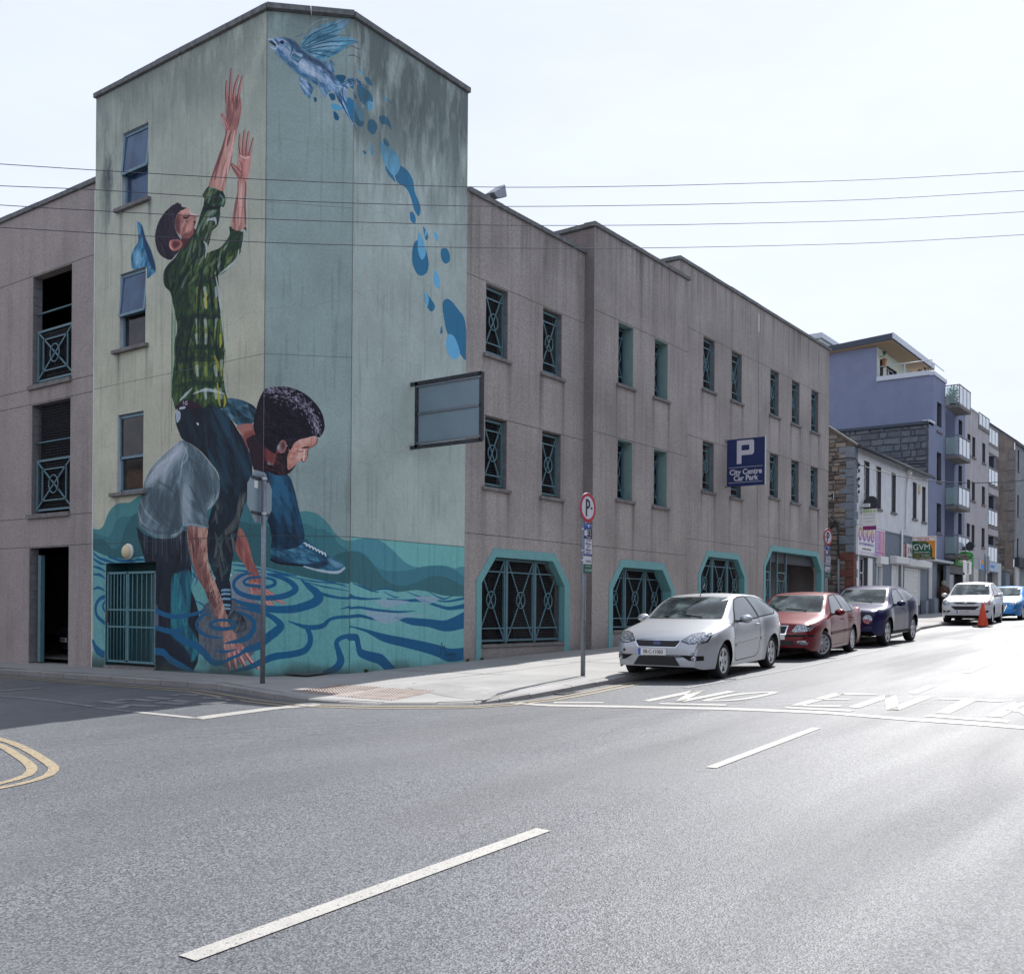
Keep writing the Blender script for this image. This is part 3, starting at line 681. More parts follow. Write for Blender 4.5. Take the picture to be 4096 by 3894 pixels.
for y0, y1, z0, z1 in LW:
    blocks(wing, lambda a, b: ([(XW + .01, y1 - .02, a), (XW + .23, y1 - .02, a), (XW + .23, y1 + .02, a), (XW + .01, y1 + .02, a)], [(XW + .01, y1 - .02, b), (XW + .23, y1 - .02, b), (XW + .23, y1 + .02, b), (XW + .01, y1 + .02, b)]), z0, z1 - .02)
    if z0 > 0:
        s = MB(); s.box(XW - .06, XW + .24, y0 - .02, y1 + .14, z0 - .1, z0); s.build('sill', MT['sill'], wing)
        gx = XW + .1; n = (-1, 0, 0); zt = z0 + 1.3; ya, yb = y0 + .02, y1 - .1; w_ = .05
        f = MB(); f.bar((gx, ya + w_ / 2, z0 + .08), (gx, ya + w_ / 2, zt), w_, .05, n); f.bar((gx, yb - w_ / 2, z0 + .08), (gx, yb - w_ / 2, zt), w_, .05, n); f.bar((gx, ya, z0 + .1), (gx, yb, z0 + .1), w_, .04, n); f.bar((gx, ya, zt - .02), (gx, yb, zt - .02), w_, .04, n)
        bal = f.build('balustrade', MT['teal_dark'], wing)
        b = MB(); i1, i2, k1, k2 = ya + .27, yb - .27, z0 + .32, zt - .24
        for p, q in (((i1, k1), (i2, k1)), ((i1, k2), (i2, k2)), ((i1, k1), (i1, k2)), ((i2, k1), (i2, k2)), ((ya, z0 + .1), (yb, zt)), ((ya, zt), (yb, z0 + .1))): b.bar((gx - .02, *p), (gx - .02, *q), .032, .03, n)
        b.build('cross_bar', MT['teal_dark'], bal)
        t = MB(); cy_, cz_ = (ya + yb) / 2, (z0 + zt) / 2 + .04
        t.tube([(gx - .04, cy_ + .2 * math.cos(k * math.pi / 12), cz_ + .21 * math.sin(k * math.pi / 12)) for k in range(25)], .017, 6, False); t.build('ring', MT['teal_dark'], bal)
        m_ = MB(); top = zt if z0 > 5 else z1 - .05
        for k in range(1, 26): yy = ya + (yb - ya) * k / 26; m_.bar((gx + .02, yy, z0 + .08), (gx + .02, yy, top), .006, .006, n)
        for k in range(1, int((top - z0) / .066)): m_.bar((gx + .02, ya, z0 + .08 + k * .066), (gx + .02, yb, z0 + .08 + k * .066), .006, .006, n)
        tag(m_.build('wire_mesh', MT['dark'], bal), kind='stuff')
        r = MB(); r.tube([(XW + .1, y1 - .05, z0 + 1.72), (XW + .1, y0, z0 + 1.72)], .022, 8); r.build('guard_rail', MT['teal_dark'], wing)
g = MB(); g.box(XW + .1, XW + .2, 9.44, 9.56, -.05, 2.5); g.build('door_post', MT['teal_dark'], wing)

m = NT('lit_tube'); m.col((.9, .9, .85, 1)); m.b.inputs['Emission Color'].default_value = (1, .96, .86, 1); m.b.inputs['Emission Strength'].default_value = 2.2
g = MB(); g.box(16.45, 17.35, .75, .86, 6.32, 6.38); g.build('strip_light', m.m, cp)
# ------------------------------------------------------------------ the mural, painted on the unrolled tower walls
MUR_GAIN = 1.4
rs = np.random.RandomState(11)
PPM = 140.; _S1 = 5.77 + 1.16 * math.sqrt(2); _SW = _S1 + 3.48; _Z0, _Z1 = -.35, 12.75
TEXW, TEXH = int(_SW * PPM), int((_Z1 - _Z0) * PPM)
CV = np.zeros((TEXH, TEXW, 3), np.float32)
ZA = (300, 0, 1.644); ZB = (1000, 0, 1.876); ZC = (400, 700, 1.8756); ZD = (400, 1500, 1.973); ZE = (350, 1900, 1.7936); ZF = (1300, 1500, 1.443); ZG = (0, 0, .4817)
def wallpt(r, p):
    px, py = r[0] + p[0] / r[2], r[1] + p[1] / r[2]
    a = onX(px, py)
    if a[1] >= 1.16: s, z = 6.93 - a[1], a[2]
    else:
        d = ray(px, py); t = (1.16 - CAMLOC[0] - CAMLOC[1]) / (d[0] + d[1]); q = CAMLOC + d * t
        if q[0] <= 1.16: s, z = 5.77 + q[0] * math.sqrt(2), q[2]
        else: q = onY(px, py); s, z = _S1 + q[0] - 1.16, q[2]
    return (s * PPM, (z - _Z0) * PPM)
def spline(P, closed, k=5):
    P = np.array(P, float); n = len(P); out = []
    for i in range(n if closed else n - 1):
        g_ = (lambda j: P[j % n]) if closed else (lambda j: P[min(max(j, 0), n - 1)])
        a, b, c, d = g_(i - 1), g_(i), g_(i + 1), g_(i + 2)
        for t in np.arange(k) / k: out.append(.5 * (2 * b + (c - a) * t + (2 * a - 5 * b + 4 * c - d) * t * t + (3 * b - a - 3 * c + d) * t ** 3))
    if not closed: out.append(P[-1])
    return np.array(out)
def pmask(Q):
    x0 = max(int(Q[:, 0].min()) - 1, 0); x1 = min(int(Q[:, 0].max()) + 2, TEXW); y0 = max(int(Q[:, 1].min()) - 1, 0); y1 = min(int(Q[:, 1].max()) + 2, TEXH)
    if x1 <= x0 or y1 <= y0: return None
    M = np.zeros((y1 - y0, x1 - x0), bool); xs_ = np.arange(x0, x1) + .5
    n = len(Q)
    for i in range(n):
        (ax, ay), (bx, by) = Q[i], Q[(i + 1) % n]
        if ay == by: continue
        if ay > by: ax, ay, bx, by = bx, by, ax, ay
        r0 = max(int(math.ceil(ay - .5)), y0); r1 = min(int(math.ceil(by - .5)), y1)
        if r1 <= r0: continue
        yy = np.arange(r0, r1) + .5; xi = ax + (yy - ay) * (bx - ax) / (by - ay)
        M[r0 - y0:r1 - y0] ^= xs_[None] < xi[:, None]
    return M, x0, x1, y0, y1
def blur1(a, n):
    for ax in (0, 1):
        for _ in range(2):
            c = np.cumsum(np.pad(a, [(n + 1, n) if i == ax else (0, 0) for i in (0, 1)], mode='edge'), axis=ax)
            a = (np.take(c, range(2 * n + 1, c.shape[ax]), ax) - np.take(c, range(0, c.shape[ax] - 2 * n - 1), ax)) / (2 * n + 1)
    return a
def fill(r, pts, col, a=1., smooth=True, soft=0, jit=0):
    Q = np.array([wallpt(r, p) for p in pts])
    if smooth: Q = spline(Q, True)
    R_ = pmask(Q)
    if R_ is None: return None
    M, x0, x1, y0, y1 = R_; A = M.astype(np.float32) * a
    if soft: A = blur1(A, soft)
    c = np.array(col, np.float32)
    if jit:
        n = rs.rand(max(2, (y1 - y0) // 9 + 2), max(2, (x1 - x0) // 5 + 2)); n = np.kron(n, np.ones((9, 5)))[:y1 - y0, :x1 - x0]
        c = c + (blur1(n, 2)[..., None] - .5) * jit * 2
    S = CV[y0:y1, x0:x1]; S[:] = S * (1 - A[..., None]) + c * A[..., None]
    return M, x0, x1, y0, y1
def pstroke(P, rad, col, a=1., clip=None):
    P = np.array(P, float); n = len(P); R_ = np.interp(np.linspace(0, 1, n), np.linspace(0, 1, len(rad)), rad)
    mr = R_.max() + 1
    x0 = max(int(P[:, 0].min() - mr), 0); x1 = min(int(P[:, 0].max() + mr) + 1, TEXW); y0 = max(int(P[:, 1].min() - mr), 0); y1 = min(int(P[:, 1].max() + mr) + 1, TEXH)
    if x1 <= x0 or y1 <= y0: return
    A = np.zeros((y1 - y0, x1 - x0), np.float32)
    for i in range(n - 1):
        p, q = P[i], P[i + 1]; m_ = max(R_[i], R_[i + 1]) + 1
        u0 = max(int(min(p[0], q[0]) - m_), x0); u1 = min(int(max(p[0], q[0]) + m_) + 1, x1); v0 = max(int(min(p[1], q[1]) - m_), y0); v1 = min(int(max(p[1], q[1]) + m_) + 1, y1)
        if u1 <= u0 or v1 <= v0: continue
        X = np.arange(u0, u1)[None] + .5 - p[0]; Y = np.arange(v0, v1)[:, None] + .5 - p[1]
        d = q - p; L = max(d @ d, 1e-6); t = np.clip((X * d[0] + Y * d[1]) / L, 0, 1)
        ds = np.hypot(X - t * d[0], Y - t * d[1]); rr_ = R_[i] + (R_[i + 1] - R_[i]) * t
        s_ = A[v0 - y0:v1 - y0, u0 - x0:u1 - x0]; np.maximum(s_, np.clip(rr_ - ds + .5, 0, 1), out=s_)
    A *= a
    if clip is not None:
        M, cx0, cx1, cy0, cy1 = clip; B = np.zeros_like(A)
        a0, a1, b0, b1 = max(x0, cx0), min(x1, cx1), max(y0, cy0), min(y1, cy1)
        if a1 > a0 and b1 > b0: B[b0 - y0:b1 - y0, a0 - x0:a1 - x0] = M[b0 - cy0:b1 - cy0, a0 - cx0:a1 - cx0]
        A *= B
    S = CV[y0:y1, x0:x1]; S[:] = S * (1 - A[..., None]) + np.array(col, np.float32) * A[..., None]
def stroke(r, pts, rad, col, a=1., clip=None, k=6):
    Q = np.array([wallpt(r, p) for p in pts]); _x = r[0] + pts[0][0] / r[2]; sc_ = (1.22 if _x < 1055 else .78 if _x < 1402 else 1.0) / r[2]
    pstroke(spline(Q, False, k) if len(Q) > 2 else Q, [max(x * sc_, .55) for x in rad], col, a, clip)
def dabs(clip, n, ln, rd, ang, cols, a=.6, wob=.3, sel=None):
    """n brush dabs inside a shape; ang = direction or function(x, y), cols list or function"""
    M, x0, x1, y0, y1 = clip; ys_, xs_ = np.nonzero(M)
    if len(ys_) == 0: return
    for i in rs.randint(0, len(ys_), n):
        x, y = xs_[i] + x0, ys_[i] + y0; fx, fy = (x - x0) / (x1 - x0), (y - y0) / (y1 - y0)
        if sel and not sel(fx, fy): continue
        t = (ang(fx, fy) if callable(ang) else ang) + rs.randn() * wob; L = ln * rs.uniform(.5, 1.2) / 2; d = np.array([math.cos(t), math.sin(t)]) * L
        c = cols(fx, fy) if callable(cols) else cols[rs.randint(len(cols))]
        k = np.array([-d[1], d[0]]) * rs.uniform(-.2, .2)
        pstroke([(x - d[0], y - d[1]), (x + k[0], y + k[1]), (x + d[0], y + d[1])], [rd * .5, rd, rd * .25], np.array(c) + rs.randn() * 4, a * rs.uniform(.5, 1), clip)
def vnoise(cy, cx):
    h, w_ = int(TEXH / cy) + 3, int(TEXW / cx) + 3; g_ = rs.rand(h, w_).astype(np.float32)
    yi = np.linspace(0, h - 1.001, TEXH); xi = np.linspace(0, w_ - 1.001, TEXW)
    y0 = yi.astype(int); x0 = xi.astype(int); fy = (yi - y0)[:, None]; fx = (xi - x0)[None]; fy = fy * fy * (3 - 2 * fy); fx = fx * fx * (3 - 2 * fx)
    a = g_[y0][:, x0]; b = g_[y0][:, x0 + 1]; c = g_[y0 + 1][:, x0]; d = g_[y0 + 1][:, x0 + 1]
    return ((a * (1 - fx) + b * fx) * (1 - fy) + (c * (1 - fx) + d * fx) * fy).astype(np.float32)
XX = np.arange(TEXW)[None] / PPM; ZZ = (np.arange(TEXH)[:, None] / PPM + _Z0)
# base coats: facet tones mix paint colour with each facet's share of light
cl = np.array((170, 170, 152.)), np.array((134, 150, 147.)), np.array((154, 167, 162.))
top = np.clip((ZZ - 6) / 5, 0, 1)
CV[:] = np.where((XX < 5.77)[..., None], cl[0], np.where((XX < _S1)[..., None], cl[1], cl[2]))
n1 = vnoise(160, 160) * .5 + vnoise(60, 50) * .3 + vnoise(20, 16) * .2
CV *= (1 + (n1 - .5) * .17)[..., None]
CV += (np.array((-16, -9, -2.)) * (top * (XX < 5.77))[..., None])
D = lambda *a: None
DK, MDb, LTb = (30, 92, 122), (48, 112, 148), (104, 170, 204)
TL = (96, 152, 152)
# ---- hills and water
def band(r, pts, col, below): fill(r, pts + below, col, smooth=False)
def sp(pts, k=6): return [tuple(p) for p in spline(pts, False, k)]
H1, H2, H3 = (70, 124, 128), (58, 108, 116), (48, 92, 98)
fill(ZF, [(143, 930), (470, 960), (812, 992), (812, 1700), (143, 1730)], (104, 166, 164), smooth=False)
lo = [(1900, 1500), (40, 1500)]
fill(ZE, sp([(40, 385), (90, 385), (120, 350), (140, 290), (180, 230), (230, 200), (300, 195), (340, 170), (390, 140), (600, 60), (900, 20)]) + [(1190, 80), (1200, 700), (40, 700)], H1, smooth=False)
fill(ZE, sp([(40, 410), (100, 432), (150, 440), (178, 400), (200, 340), (240, 300), (300, 295), (360, 270), (600, 160), (900, 180), (1190, 170)]) + [(1200, 760), (40, 760)], H2, smooth=False)
fill(ZE, sp([(40, 460), (100, 455), (140, 485), (170, 525), (210, 525), (240, 480), (260, 400), (290, 340), (360, 270), (600, 250), (900, 300), (1200, 330)]) + [(1300, 800), (40, 760)], H3, smooth=False)
fill(ZE, sp([(1080, 90), (1130, 20), (1180, -20), (1230, 60), (1300, 200), (1400, 300), (1530, 262), (1580, 258), (1650, 280), (1720, 340), (1780, 420), (1830, 460), (1885, 470)]) + [(1885, 900), (1080, 800)], H1, smooth=False)
fill(ZE, sp([(1080, 180), (1190, 170), (1300, 330), (1450, 360), (1540, 345), (1600, 360), (1640, 380), (1700, 390), (1760, 430), (1800, 490), (1885, 545)]) + [(1885, 900), (1080, 800)], H2, smooth=False)
fill(ZE, sp([(1080, 330), (1250, 360), (1500, 420), (1620, 500), (1720, 600), (1800, 560), (1885, 545)]) + [(1885, 900), (1080, 800)], H3, smooth=False)
fill(ZF, sp([(143, 957), (200, 945), (260, 940), (320, 955), (380, 1000), (430, 1050), (480, 1090), (540, 1108), (640, 1098), (700, 1100), (750, 1115), (780, 1105), (812, 1103)]) + [(812, 1400), (143, 1400)], (72, 130, 142), smooth=False)
fill(ZF, sp([(143, 1012), (170, 1013), (210, 1022), (250, 1050), (290, 1100), (330, 1122), (400, 1130), (480, 1125), (560, 1105), (640, 1098), (700, 1105), (760, 1130), (812, 1172)]) + [(812, 1400), (143, 1400)], (60, 114, 128), smooth=False)
fill(ZF, sp([(143, 1013), (210, 1025), (250, 1060), (290, 1110), (330, 1160), (380, 1200), (440, 1215), (500, 1205), (560, 1180), (620, 1160), (680, 1160), (740, 1185), (812, 1224)]) + [(812, 1400), (143, 1400)], (54, 100, 108), smooth=False)
fill(ZE, sp([(40, 535), (90, 560), (150, 582), (220, 595), (300, 600), (360, 588), (420, 582), (480, 610), (700, 640), (1040, 620), (1200, 648), (1400, 690), (1600, 740), (1760, 765), (1885, 778)]) + [(1885, 1500), (40, 1500)], TL, smooth=False, jit=5)
fill(ZF, sp([(143, 1193), (180, 1200), (240, 1230), (300, 1240), (350, 1232), (420, 1250), (520, 1240), (600, 1250), (680, 1270), (760, 1275), (812, 1278)]) + [(812, 1760), (143, 1760)], (106, 164, 164), smooth=False, jit=5)
R = (26, 86, 124)
def rip(r, pts, rad, col=R, a=1): stroke(r, pts, [x * (.78 if r is ZE else .95) for x in rad], col, a, None, 8)
for p in ([(44, 560), (80, 590), (130, 610), (200, 632), (250, 628)], [(44, 600), (90, 630), (125, 640)], [(44, 655), (90, 668), (125, 690)], [(44, 710), (90, 715), (128, 742)], [(44, 815), (80, 806), (125, 828)], [(150, 585), (230, 610), (300, 615), (400, 600)], [(310, 625), (360, 605), (420, 612)]): rip(ZE, p, [5, 9, 3])
rip(ZE, [(130, 868), (85, 890), (58, 945), (70, 1010), (125, 1060)], [12, 13, 11]); rip(ZE, [(128, 900), (110, 940), (126, 975)], [8, 10, 8]); rip(ZE, [(40, 1190), (60, 1240), (95, 1275), (128, 1285)], [10, 24, 20])
for p in ([(1040, 640), (1150, 655), (1260, 680)], [(1050, 680), (1150, 690), (1240, 700)], [(1060, 720), (1120, 705), (1200, 720)], [(1250, 665), (1380, 700), (1500, 720)], [(1500, 735), (1620, 760), (1850, 785)], [(1270, 700), (1400, 715), (1560, 750)], [(1560, 765), (1700, 800), (1880, 830)], [(1620, 740), (1760, 770), (1860, 800)], [(745, 640), (770, 700), (750, 760)], [(745, 700), (785, 740), (770, 790)]): rip(ZE, p, [2, 6, 2])
# right facet ripples
for p, w_ in (([(143, 1265), (200, 1290), (320, 1288)], [5, 6, 3]), ([(355, 1290), (460, 1300), (560, 1300), (650, 1330), (720, 1345), (812, 1330)], [2, 5, 8, 6, 8, 12]), ([(143, 1345), (200, 1340), (300, 1355), (420, 1365), (520, 1360)], [6, 7, 7, 6, 1]),
              ([(143, 1393), (200, 1388), (260, 1402), (310, 1418)], [9, 9, 7, 1]), ([(400, 1398), (500, 1420), (600, 1430), (700, 1445), (812, 1410)], [2, 16, 18, 26, 40]),
              ([(145, 1448), (240, 1475), (340, 1515), (450, 1540), (560, 1565), (650, 1590), (720, 1615), (812, 1605)], [2, 8, 22, 26, 30, 34, 40, 36]), ([(610, 1290), (700, 1305), (812, 1285)], [1, 4, 6]),
              ([(160, 1200), (260, 1240), (310, 1252)], [2, 4, 1]), ([(270, 1245), (350, 1232), (420, 1250)], [1, 4, 1]), ([(340, 1250), (400, 1280), (430, 1278)], [1, 3, 1]), ([(470, 1248), (540, 1275), (610, 1275)], [1, 3, 1]), ([(600, 1252), (680, 1290), (740, 1270)], [1, 4, 1])): rip(ZF, p, w_)
LIL = (140, 158, 176)
fill(ZF, [(290, 1300), (420, 1295), (490, 1310), (400, 1330), (350, 1340)], LIL, .8); fill(ZF, [(520, 1280), (600, 1275), (660, 1290), (600, 1320), (560, 1310)], LIL, .8); fill(ZF, [(225, 1358), (400, 1372), (600, 1390), (480, 1395), (380, 1430), (310, 1425), (260, 1390)], LIL, .8)
# big rings round the arms
fill(ZE, [(830, 940), (900, 900), (1050, 880), (1240, 930), (1240, 1180), (1140, 1330), (1000, 1380), (860, 1300), (790, 1260), (800, 1050)], (88, 94, 102), 1, jit=16)
fill(ZE, [(1040, 720), (1150, 700), (1240, 740), (1240, 900), (1100, 900), (1030, 850)], (128, 126, 138), .8, jit=10)
# ---- seated man's legs and lower garments
JN, JD = (30, 50, 66), (22, 27, 38)
t = fill(ZE, [(352, 370), (400, 420), (480, 452), (600, 455), (690, 395), (720, 410), (722, 520), (742, 620), (748, 720), (742, 820), (775, 900), (800, 1000), (795, 1120), (800, 1250), (790, 1340), (760, 1400), (488, 1400), (484, 1250), (486, 640), (415, 622), (385, 520), (362, 440)], JD, 1, smooth=False)
dabs(t, 260, 90, 9, math.pi / 2, [(30, 42, 56), (24, 30, 42), (36, 46, 58), (20, 24, 32)], .5, .15)
t2 = fill(ZE, [(605, 740), (650, 700), (735, 690), (742, 830), (735, 960), (720, 1060), (760, 1130), (795, 1200), (790, 1290), (740, 1340), (690, 1300), (640, 1250), (600, 1150), (598, 950)], (32, 96, 112), .9, soft=4)
if t2: dabs(t2, 120, 90, 8, math.pi / 2, [(40, 120, 132), (28, 80, 100), (52, 130, 138), (26, 60, 80)], .5, .12)
fill(ZE, [(487, 930), (505, 960), (510, 1090), (487, 1100)], (150, 150, 165), .5, soft=3)
fill(ZE, [(487, 1130), (560, 1130), (700, 1240), (740, 1330), (700, 1380), (560, 1300), (487, 1250)], (24, 30, 44), .85, soft=3)
# boot of the boy
fill(ZE, [(925, 735), (1000, 725), (1028, 800), (1032, 960), (1015, 1000), (990, 985), (955, 880), (920, 790)], (26, 34, 50))
for y in (822, 850, 885, 930, 955): stroke(ZE, [(962, y + 4), (985, y), (1022, y + 2)], [4, 5, 4], (118, 158, 182))
fill(ZE, [(985, 715), (1020, 702), (1034, 720), (1000, 732)], (190, 205, 212))
t = fill(ZE, [(1028, 960), (1070, 975), (1110, 1005), (1140, 1060), (1130, 1110), (1080, 1130), (1040, 1100), (1010, 1040)], (38, 42, 48)); dabs(t, 40, 60, 5, .6, [(78, 86, 92), (30, 32, 38), (110, 120, 124)], .5)
# boy's legs
t = fill(ZD, [(600, 290), (650, 255), (700, 262), (780, 262), (868, 222), (940, 255), (1000, 310), (1050, 372), (1090, 440), (1140, 515), (1175, 600), (1200, 700), (1198, 800), (1172, 900), (1150, 1000), (1118, 1090), (1090, 1200), (1070, 1330), (1045, 1450), (1030, 1560), (1010, 1620), (940, 1620), (890, 1560), (855, 1440), (846, 1320), (848, 1200), (880, 1060), (922, 950), (944, 850), (930, 770), (880, 700), (800, 605), (720, 545), (650, 505), (620, 440), (598, 375)], JD)
dabs(t, 420, 110, 10, lambda fx, fy: 2.0 if fy > .75 else 1.7, [(24, 40, 54), (20, 26, 36), (30, 52, 66), (26, 34, 44), (30, 26, 34)], .55, .25)
dabs(t, 90, 130, 11, 2.15, [(34, 64, 82), (40, 74, 92)], .5, .15, lambda fx, fy: fy > .6 and fx > .5)
dabs(t, 70, 60, 7, 1.9, [(96, 104, 98), (120, 122, 112), (70, 84, 84)], .55, .3, lambda fx, fy: fy < .45 and fx > .5)
dabs(t, 90, 40, 6, .3, [(60, 84, 78), (90, 112, 100), (34, 50, 52)], .5, .4, lambda fx, fy: fy < .28)
fill(ZD, [(1095, 1000), (1140, 920), (1150, 960), (1110, 1090), (1080, 1200), (1000, 1260), (980, 1230), (1060, 1130)], (110, 112, 104), .55, soft=3)
t = fill(ZD, [(1000, 190), (1060, 184), (1140, 205), (1225, 255), (1228, 330), (1190, 388), (1100, 402), (1040, 352), (960, 262)], (28, 54, 70)); dabs(t, 60, 70, 6, -.5, [(52, 92, 110), (24, 40, 52), (100, 140, 155)], .5, .3)
t = fill(ZD, [(1195, 800), (1215, 760), (1300, 700), (1476, 780), (1532, 900), (1560, 1020), (1590, 1140), (1612, 1255), (1605, 1330), (1560, 1372), (1362, 1372), (1355, 1290), (1336, 1190), (1318, 1130), (1330, 1000), (1310, 900), (1215, 820)], (22, 36, 52))
dabs(t, 260, 100, 9, lambda fx, fy: 1.85, [(26, 54, 78), (20, 32, 46), (34, 76, 104), (24, 40, 60)], .55, .2)
dabs(t, 60, 90, 9, 1.9, [(44, 96, 126), (38, 84, 112)], .55, .15, lambda fx, fy: fx > .4 and .45 < fy < .95)
# shoe
t = fill(ZD, [(1356, 1365), (1348, 1440), (1400, 1478), (1500, 1490), (1600, 1500), (1700, 1530), (1800, 1552), (1880, 1556), (1925, 1530), (1932, 1498), (1885, 1465), (1810, 1432), (1765, 1390), (1700, 1350), (1640, 1312), (1608, 1295), (1580, 1340), (1500, 1372), (1420, 1372)], (40, 92, 118))
dabs(t, 120, 70, 6, -.35, [(62, 124, 150), (34, 76, 102), (28, 52, 76), (96, 150, 172)], .55, .35)
fill(ZD, [(1350, 1420), (1500, 1470), (1600, 1490), (1760, 1470), (1790, 1500), (1700, 1528), (1600, 1500), (1400, 1478)], (24, 42, 62), .8, soft=2)
fill(ZD, [(1800, 1440), (1880, 1470), (1925, 1500), (1880, 1520), (1820, 1500)], (128, 172, 190), .6, soft=3)
stroke(ZD, [(1600, 1506), (1700, 1534), (1800, 1552), (1880, 1553), (1928, 1520)], [4, 7, 9, 10, 7], (160, 176, 186))
stroke(ZD, [(1350, 1455), (1420, 1482), (1600, 1502)], [8, 8, 6], (20, 24, 34))
for i in range(7):
    x, y = 1608 + i * 25, 1325 + i * 13; stroke(ZD, [(x, y), (x + 14, y + 2), (x + 24, y + 24)], [4, 6, 4], (188, 204, 214))
# ---- T-shirt of the man
t = fill(ZD, [(642, 518), (560, 580), (470, 660), (400, 740), (352, 840), (340, 900), (328, 960), (300, 1040), (292, 1130), (312, 1190), (370, 1240), (450, 1282), (520, 1292), (600, 1276), (662, 1215), (650, 1190), (720, 1190), (848, 1216), (850, 1150), (846, 1075), (900, 1022), (936, 960), (946, 860), (920, 770), (870, 700), (800, 612), (720, 548)], (92, 110, 118))
dabs(t, 420, 100, 10, lambda fx, fy: 1.1 if fx < .5 else 2.0, [(104, 122, 130), (74, 92, 100), (120, 138, 146), (62, 78, 86)], .5, .35)
dabs(t, 110, 80, 11, 1.0, [(160, 172, 182), (136, 150, 160)], .4, .2, lambda fx, fy: fy > 1.0 - fx and fx < .5)
for p in ([(650, 540), (600, 620), (480, 700), (390, 800)], [(660, 560), (690, 640), (640, 720)], [(690, 560), (650, 680), (640, 760), (620, 880)], [(620, 880), (640, 1000), (660, 1180)], [(300, 1060), (330, 1160), (420, 1230)], [(320, 980), (360, 1080), (470, 1180)], [(900, 940), (880, 1010), (850, 1060)], [(935, 930), (900, 1000), (850, 1080)], [(660, 1195), (720, 1175), (845, 1205)], [(560, 1270), (620, 1240), (660, 1180)]): stroke(ZD, p, [3, 7, 3], (170, 182, 192), .5, t)
for p in ([(440, 1000), (520, 1120), (600, 1180)], [(380, 960), (450, 1090), (540, 1200)], [(600, 900), (650, 1060), (700, 1150)], [(760, 700), (830, 850), (850, 1000)], [(700, 860), (780, 1000), (830, 1130)], [(860, 760), (880, 880), (850, 1000)], [(420, 820), (560, 900), (600, 1000)], [(330, 1180), (450, 1240), (600, 1240)]): stroke(ZD, p, [3, 10, 3], (56, 70, 78), .42, t)
fill(ZD, [(640, 530), (560, 590), (460, 680), (390, 780), (350, 880), (420, 860), (520, 760), (620, 660), (680, 600)], (184, 192, 200), .72, soft=10)
fill(ZD, [(650, 860), (700, 900), (720, 1040), (700, 1170), (650, 1180), (630, 1000)], (168, 178, 186), .6, soft=8)
fill(ZD, [(420, 900), (560, 960), (610, 1120), (560, 1230), (440, 1160), (380, 1040)], (62, 76, 84), .6, soft=10)
fill(ZD, [(760, 640), (860, 780), (860, 960), (780, 1080), (740, 880)], (58, 72, 80), .6, soft=9)
fill(ZD, [(590, 860), (640, 900), (640, 1050), (650, 1190), (600, 1240), (590, 1050)], (50, 64, 72), .6, soft=7)
# drips under the shirt
for i in range(46):
    x = rs.uniform(340, 760); y = 1215 + rs.uniform(0, 60); stroke(ZD, [(x, y), (x + 1, y + rs.uniform(40, 260))], [1.2, .7], (150, 165, 172), .5)
# ---- arms of the man
SK, SKD, SKL = (164, 122, 110), (92, 58, 60), (212, 164, 142)
t = fill(ZE, [(720, 366), (800, 372), (860, 388), (858, 450), (860, 560), (870, 640), (900, 722), (930, 800), (962, 880), (992, 980), (1012, 1060), (1042, 1112), (1070, 1160), (1040, 1200), (985, 1215), (968, 1130), (955, 1080), (928, 1040), (898, 960), (868, 900), (838, 820), (790, 740), (758, 650), (735, 560), (716, 450)], SK)
dabs(t, 160, 80, 7, lambda fx, fy: 1.35, [(184, 144, 128), (134, 94, 88), (160, 118, 106), (204, 168, 150)], .5, .3)
dabs(t, 70, 90, 8, 1.9, [(96, 60, 60), (120, 76, 70)], .55, .15, lambda fx, fy: fx < .18 + (1 - fy) * .6)
for i in range(46):  # leaf and scale tattoo
    y = rs.uniform(440, 1040); x = 770 + (y - 440) * .3 + rs.uniform(-45, 60); d = rs.uniform(-1, 1) * 26
    stroke(ZE, [(x, y), (x + d * .4, y + 16), (x - d * .3, y + 34)], [.6, 2.6, .6], (54, 44, 54), .75, t)
for i in range(26):
    x, y = 865 + (i % 3) * 13 + (i // 3) * 5, 838 + (i // 3) * 13; stroke(ZE, [(x - 8, y), (x, y + 7), (x + 8, y)], [1, 2, 1], (50, 42, 50), .8, t)
hand = fill(ZE, [(985, 1190), (1050, 1140), (1090, 1190), (1120, 1240), (1130, 1290), (1090, 1300), (1010, 1300), (985, 1260)], SK); dabs(hand, 30, 40, 6, 1.9, [(206, 160, 150), (130, 80, 78)], .5)
for p, w_ in (([(1010, 1270), (1012, 1340), (1022, 1400)], [17, 14, 10]), ([(1045, 1270), (1055, 1340), (1070, 1400)], [16, 14, 9]), ([(1075, 1260), (1105, 1320), (1135, 1375)], [17, 15, 9]), ([(1105, 1240), (1155, 1310), (1185, 1345)], [16, 13, 9]), ([(1120, 1260), (1180, 1340), (1225, 1382)], [12, 11, 8])):
    stroke(ZE, p, w_, (168, 116, 110)); stroke(ZE, [(q[0] + 5, q[1]) for q in p], [3, 4, 3], (216, 172, 164), .8); stroke(ZE, [(q[0] - 9, q[1] + 4) for q in p], [2, 3, 2], (82, 40, 46), .8)
t = fill(ZE, [(1090, 378), (1130, 430), (1162, 510), (1182, 600), (1215, 672), (1240, 730), (1250, 790), (1215, 830), (1165, 800), (1150, 690), (1110, 620), (1064, 540), (1070, 460)], (150, 92, 84))
dabs(t, 70, 80, 7, 1.9, [(110, 62, 64), (178, 120, 106), (140, 84, 78)], .55, .2)
t = fill(ZE, [(1165, 770), (1215, 760), (1270, 800), (1310, 845), (1300, 880), (1240, 860), (1190, 845), (1165, 830)], (168, 112, 102)); dabs(t, 24, 40, 5, -.6, [(200, 150, 140), (110, 66, 66)], .5)
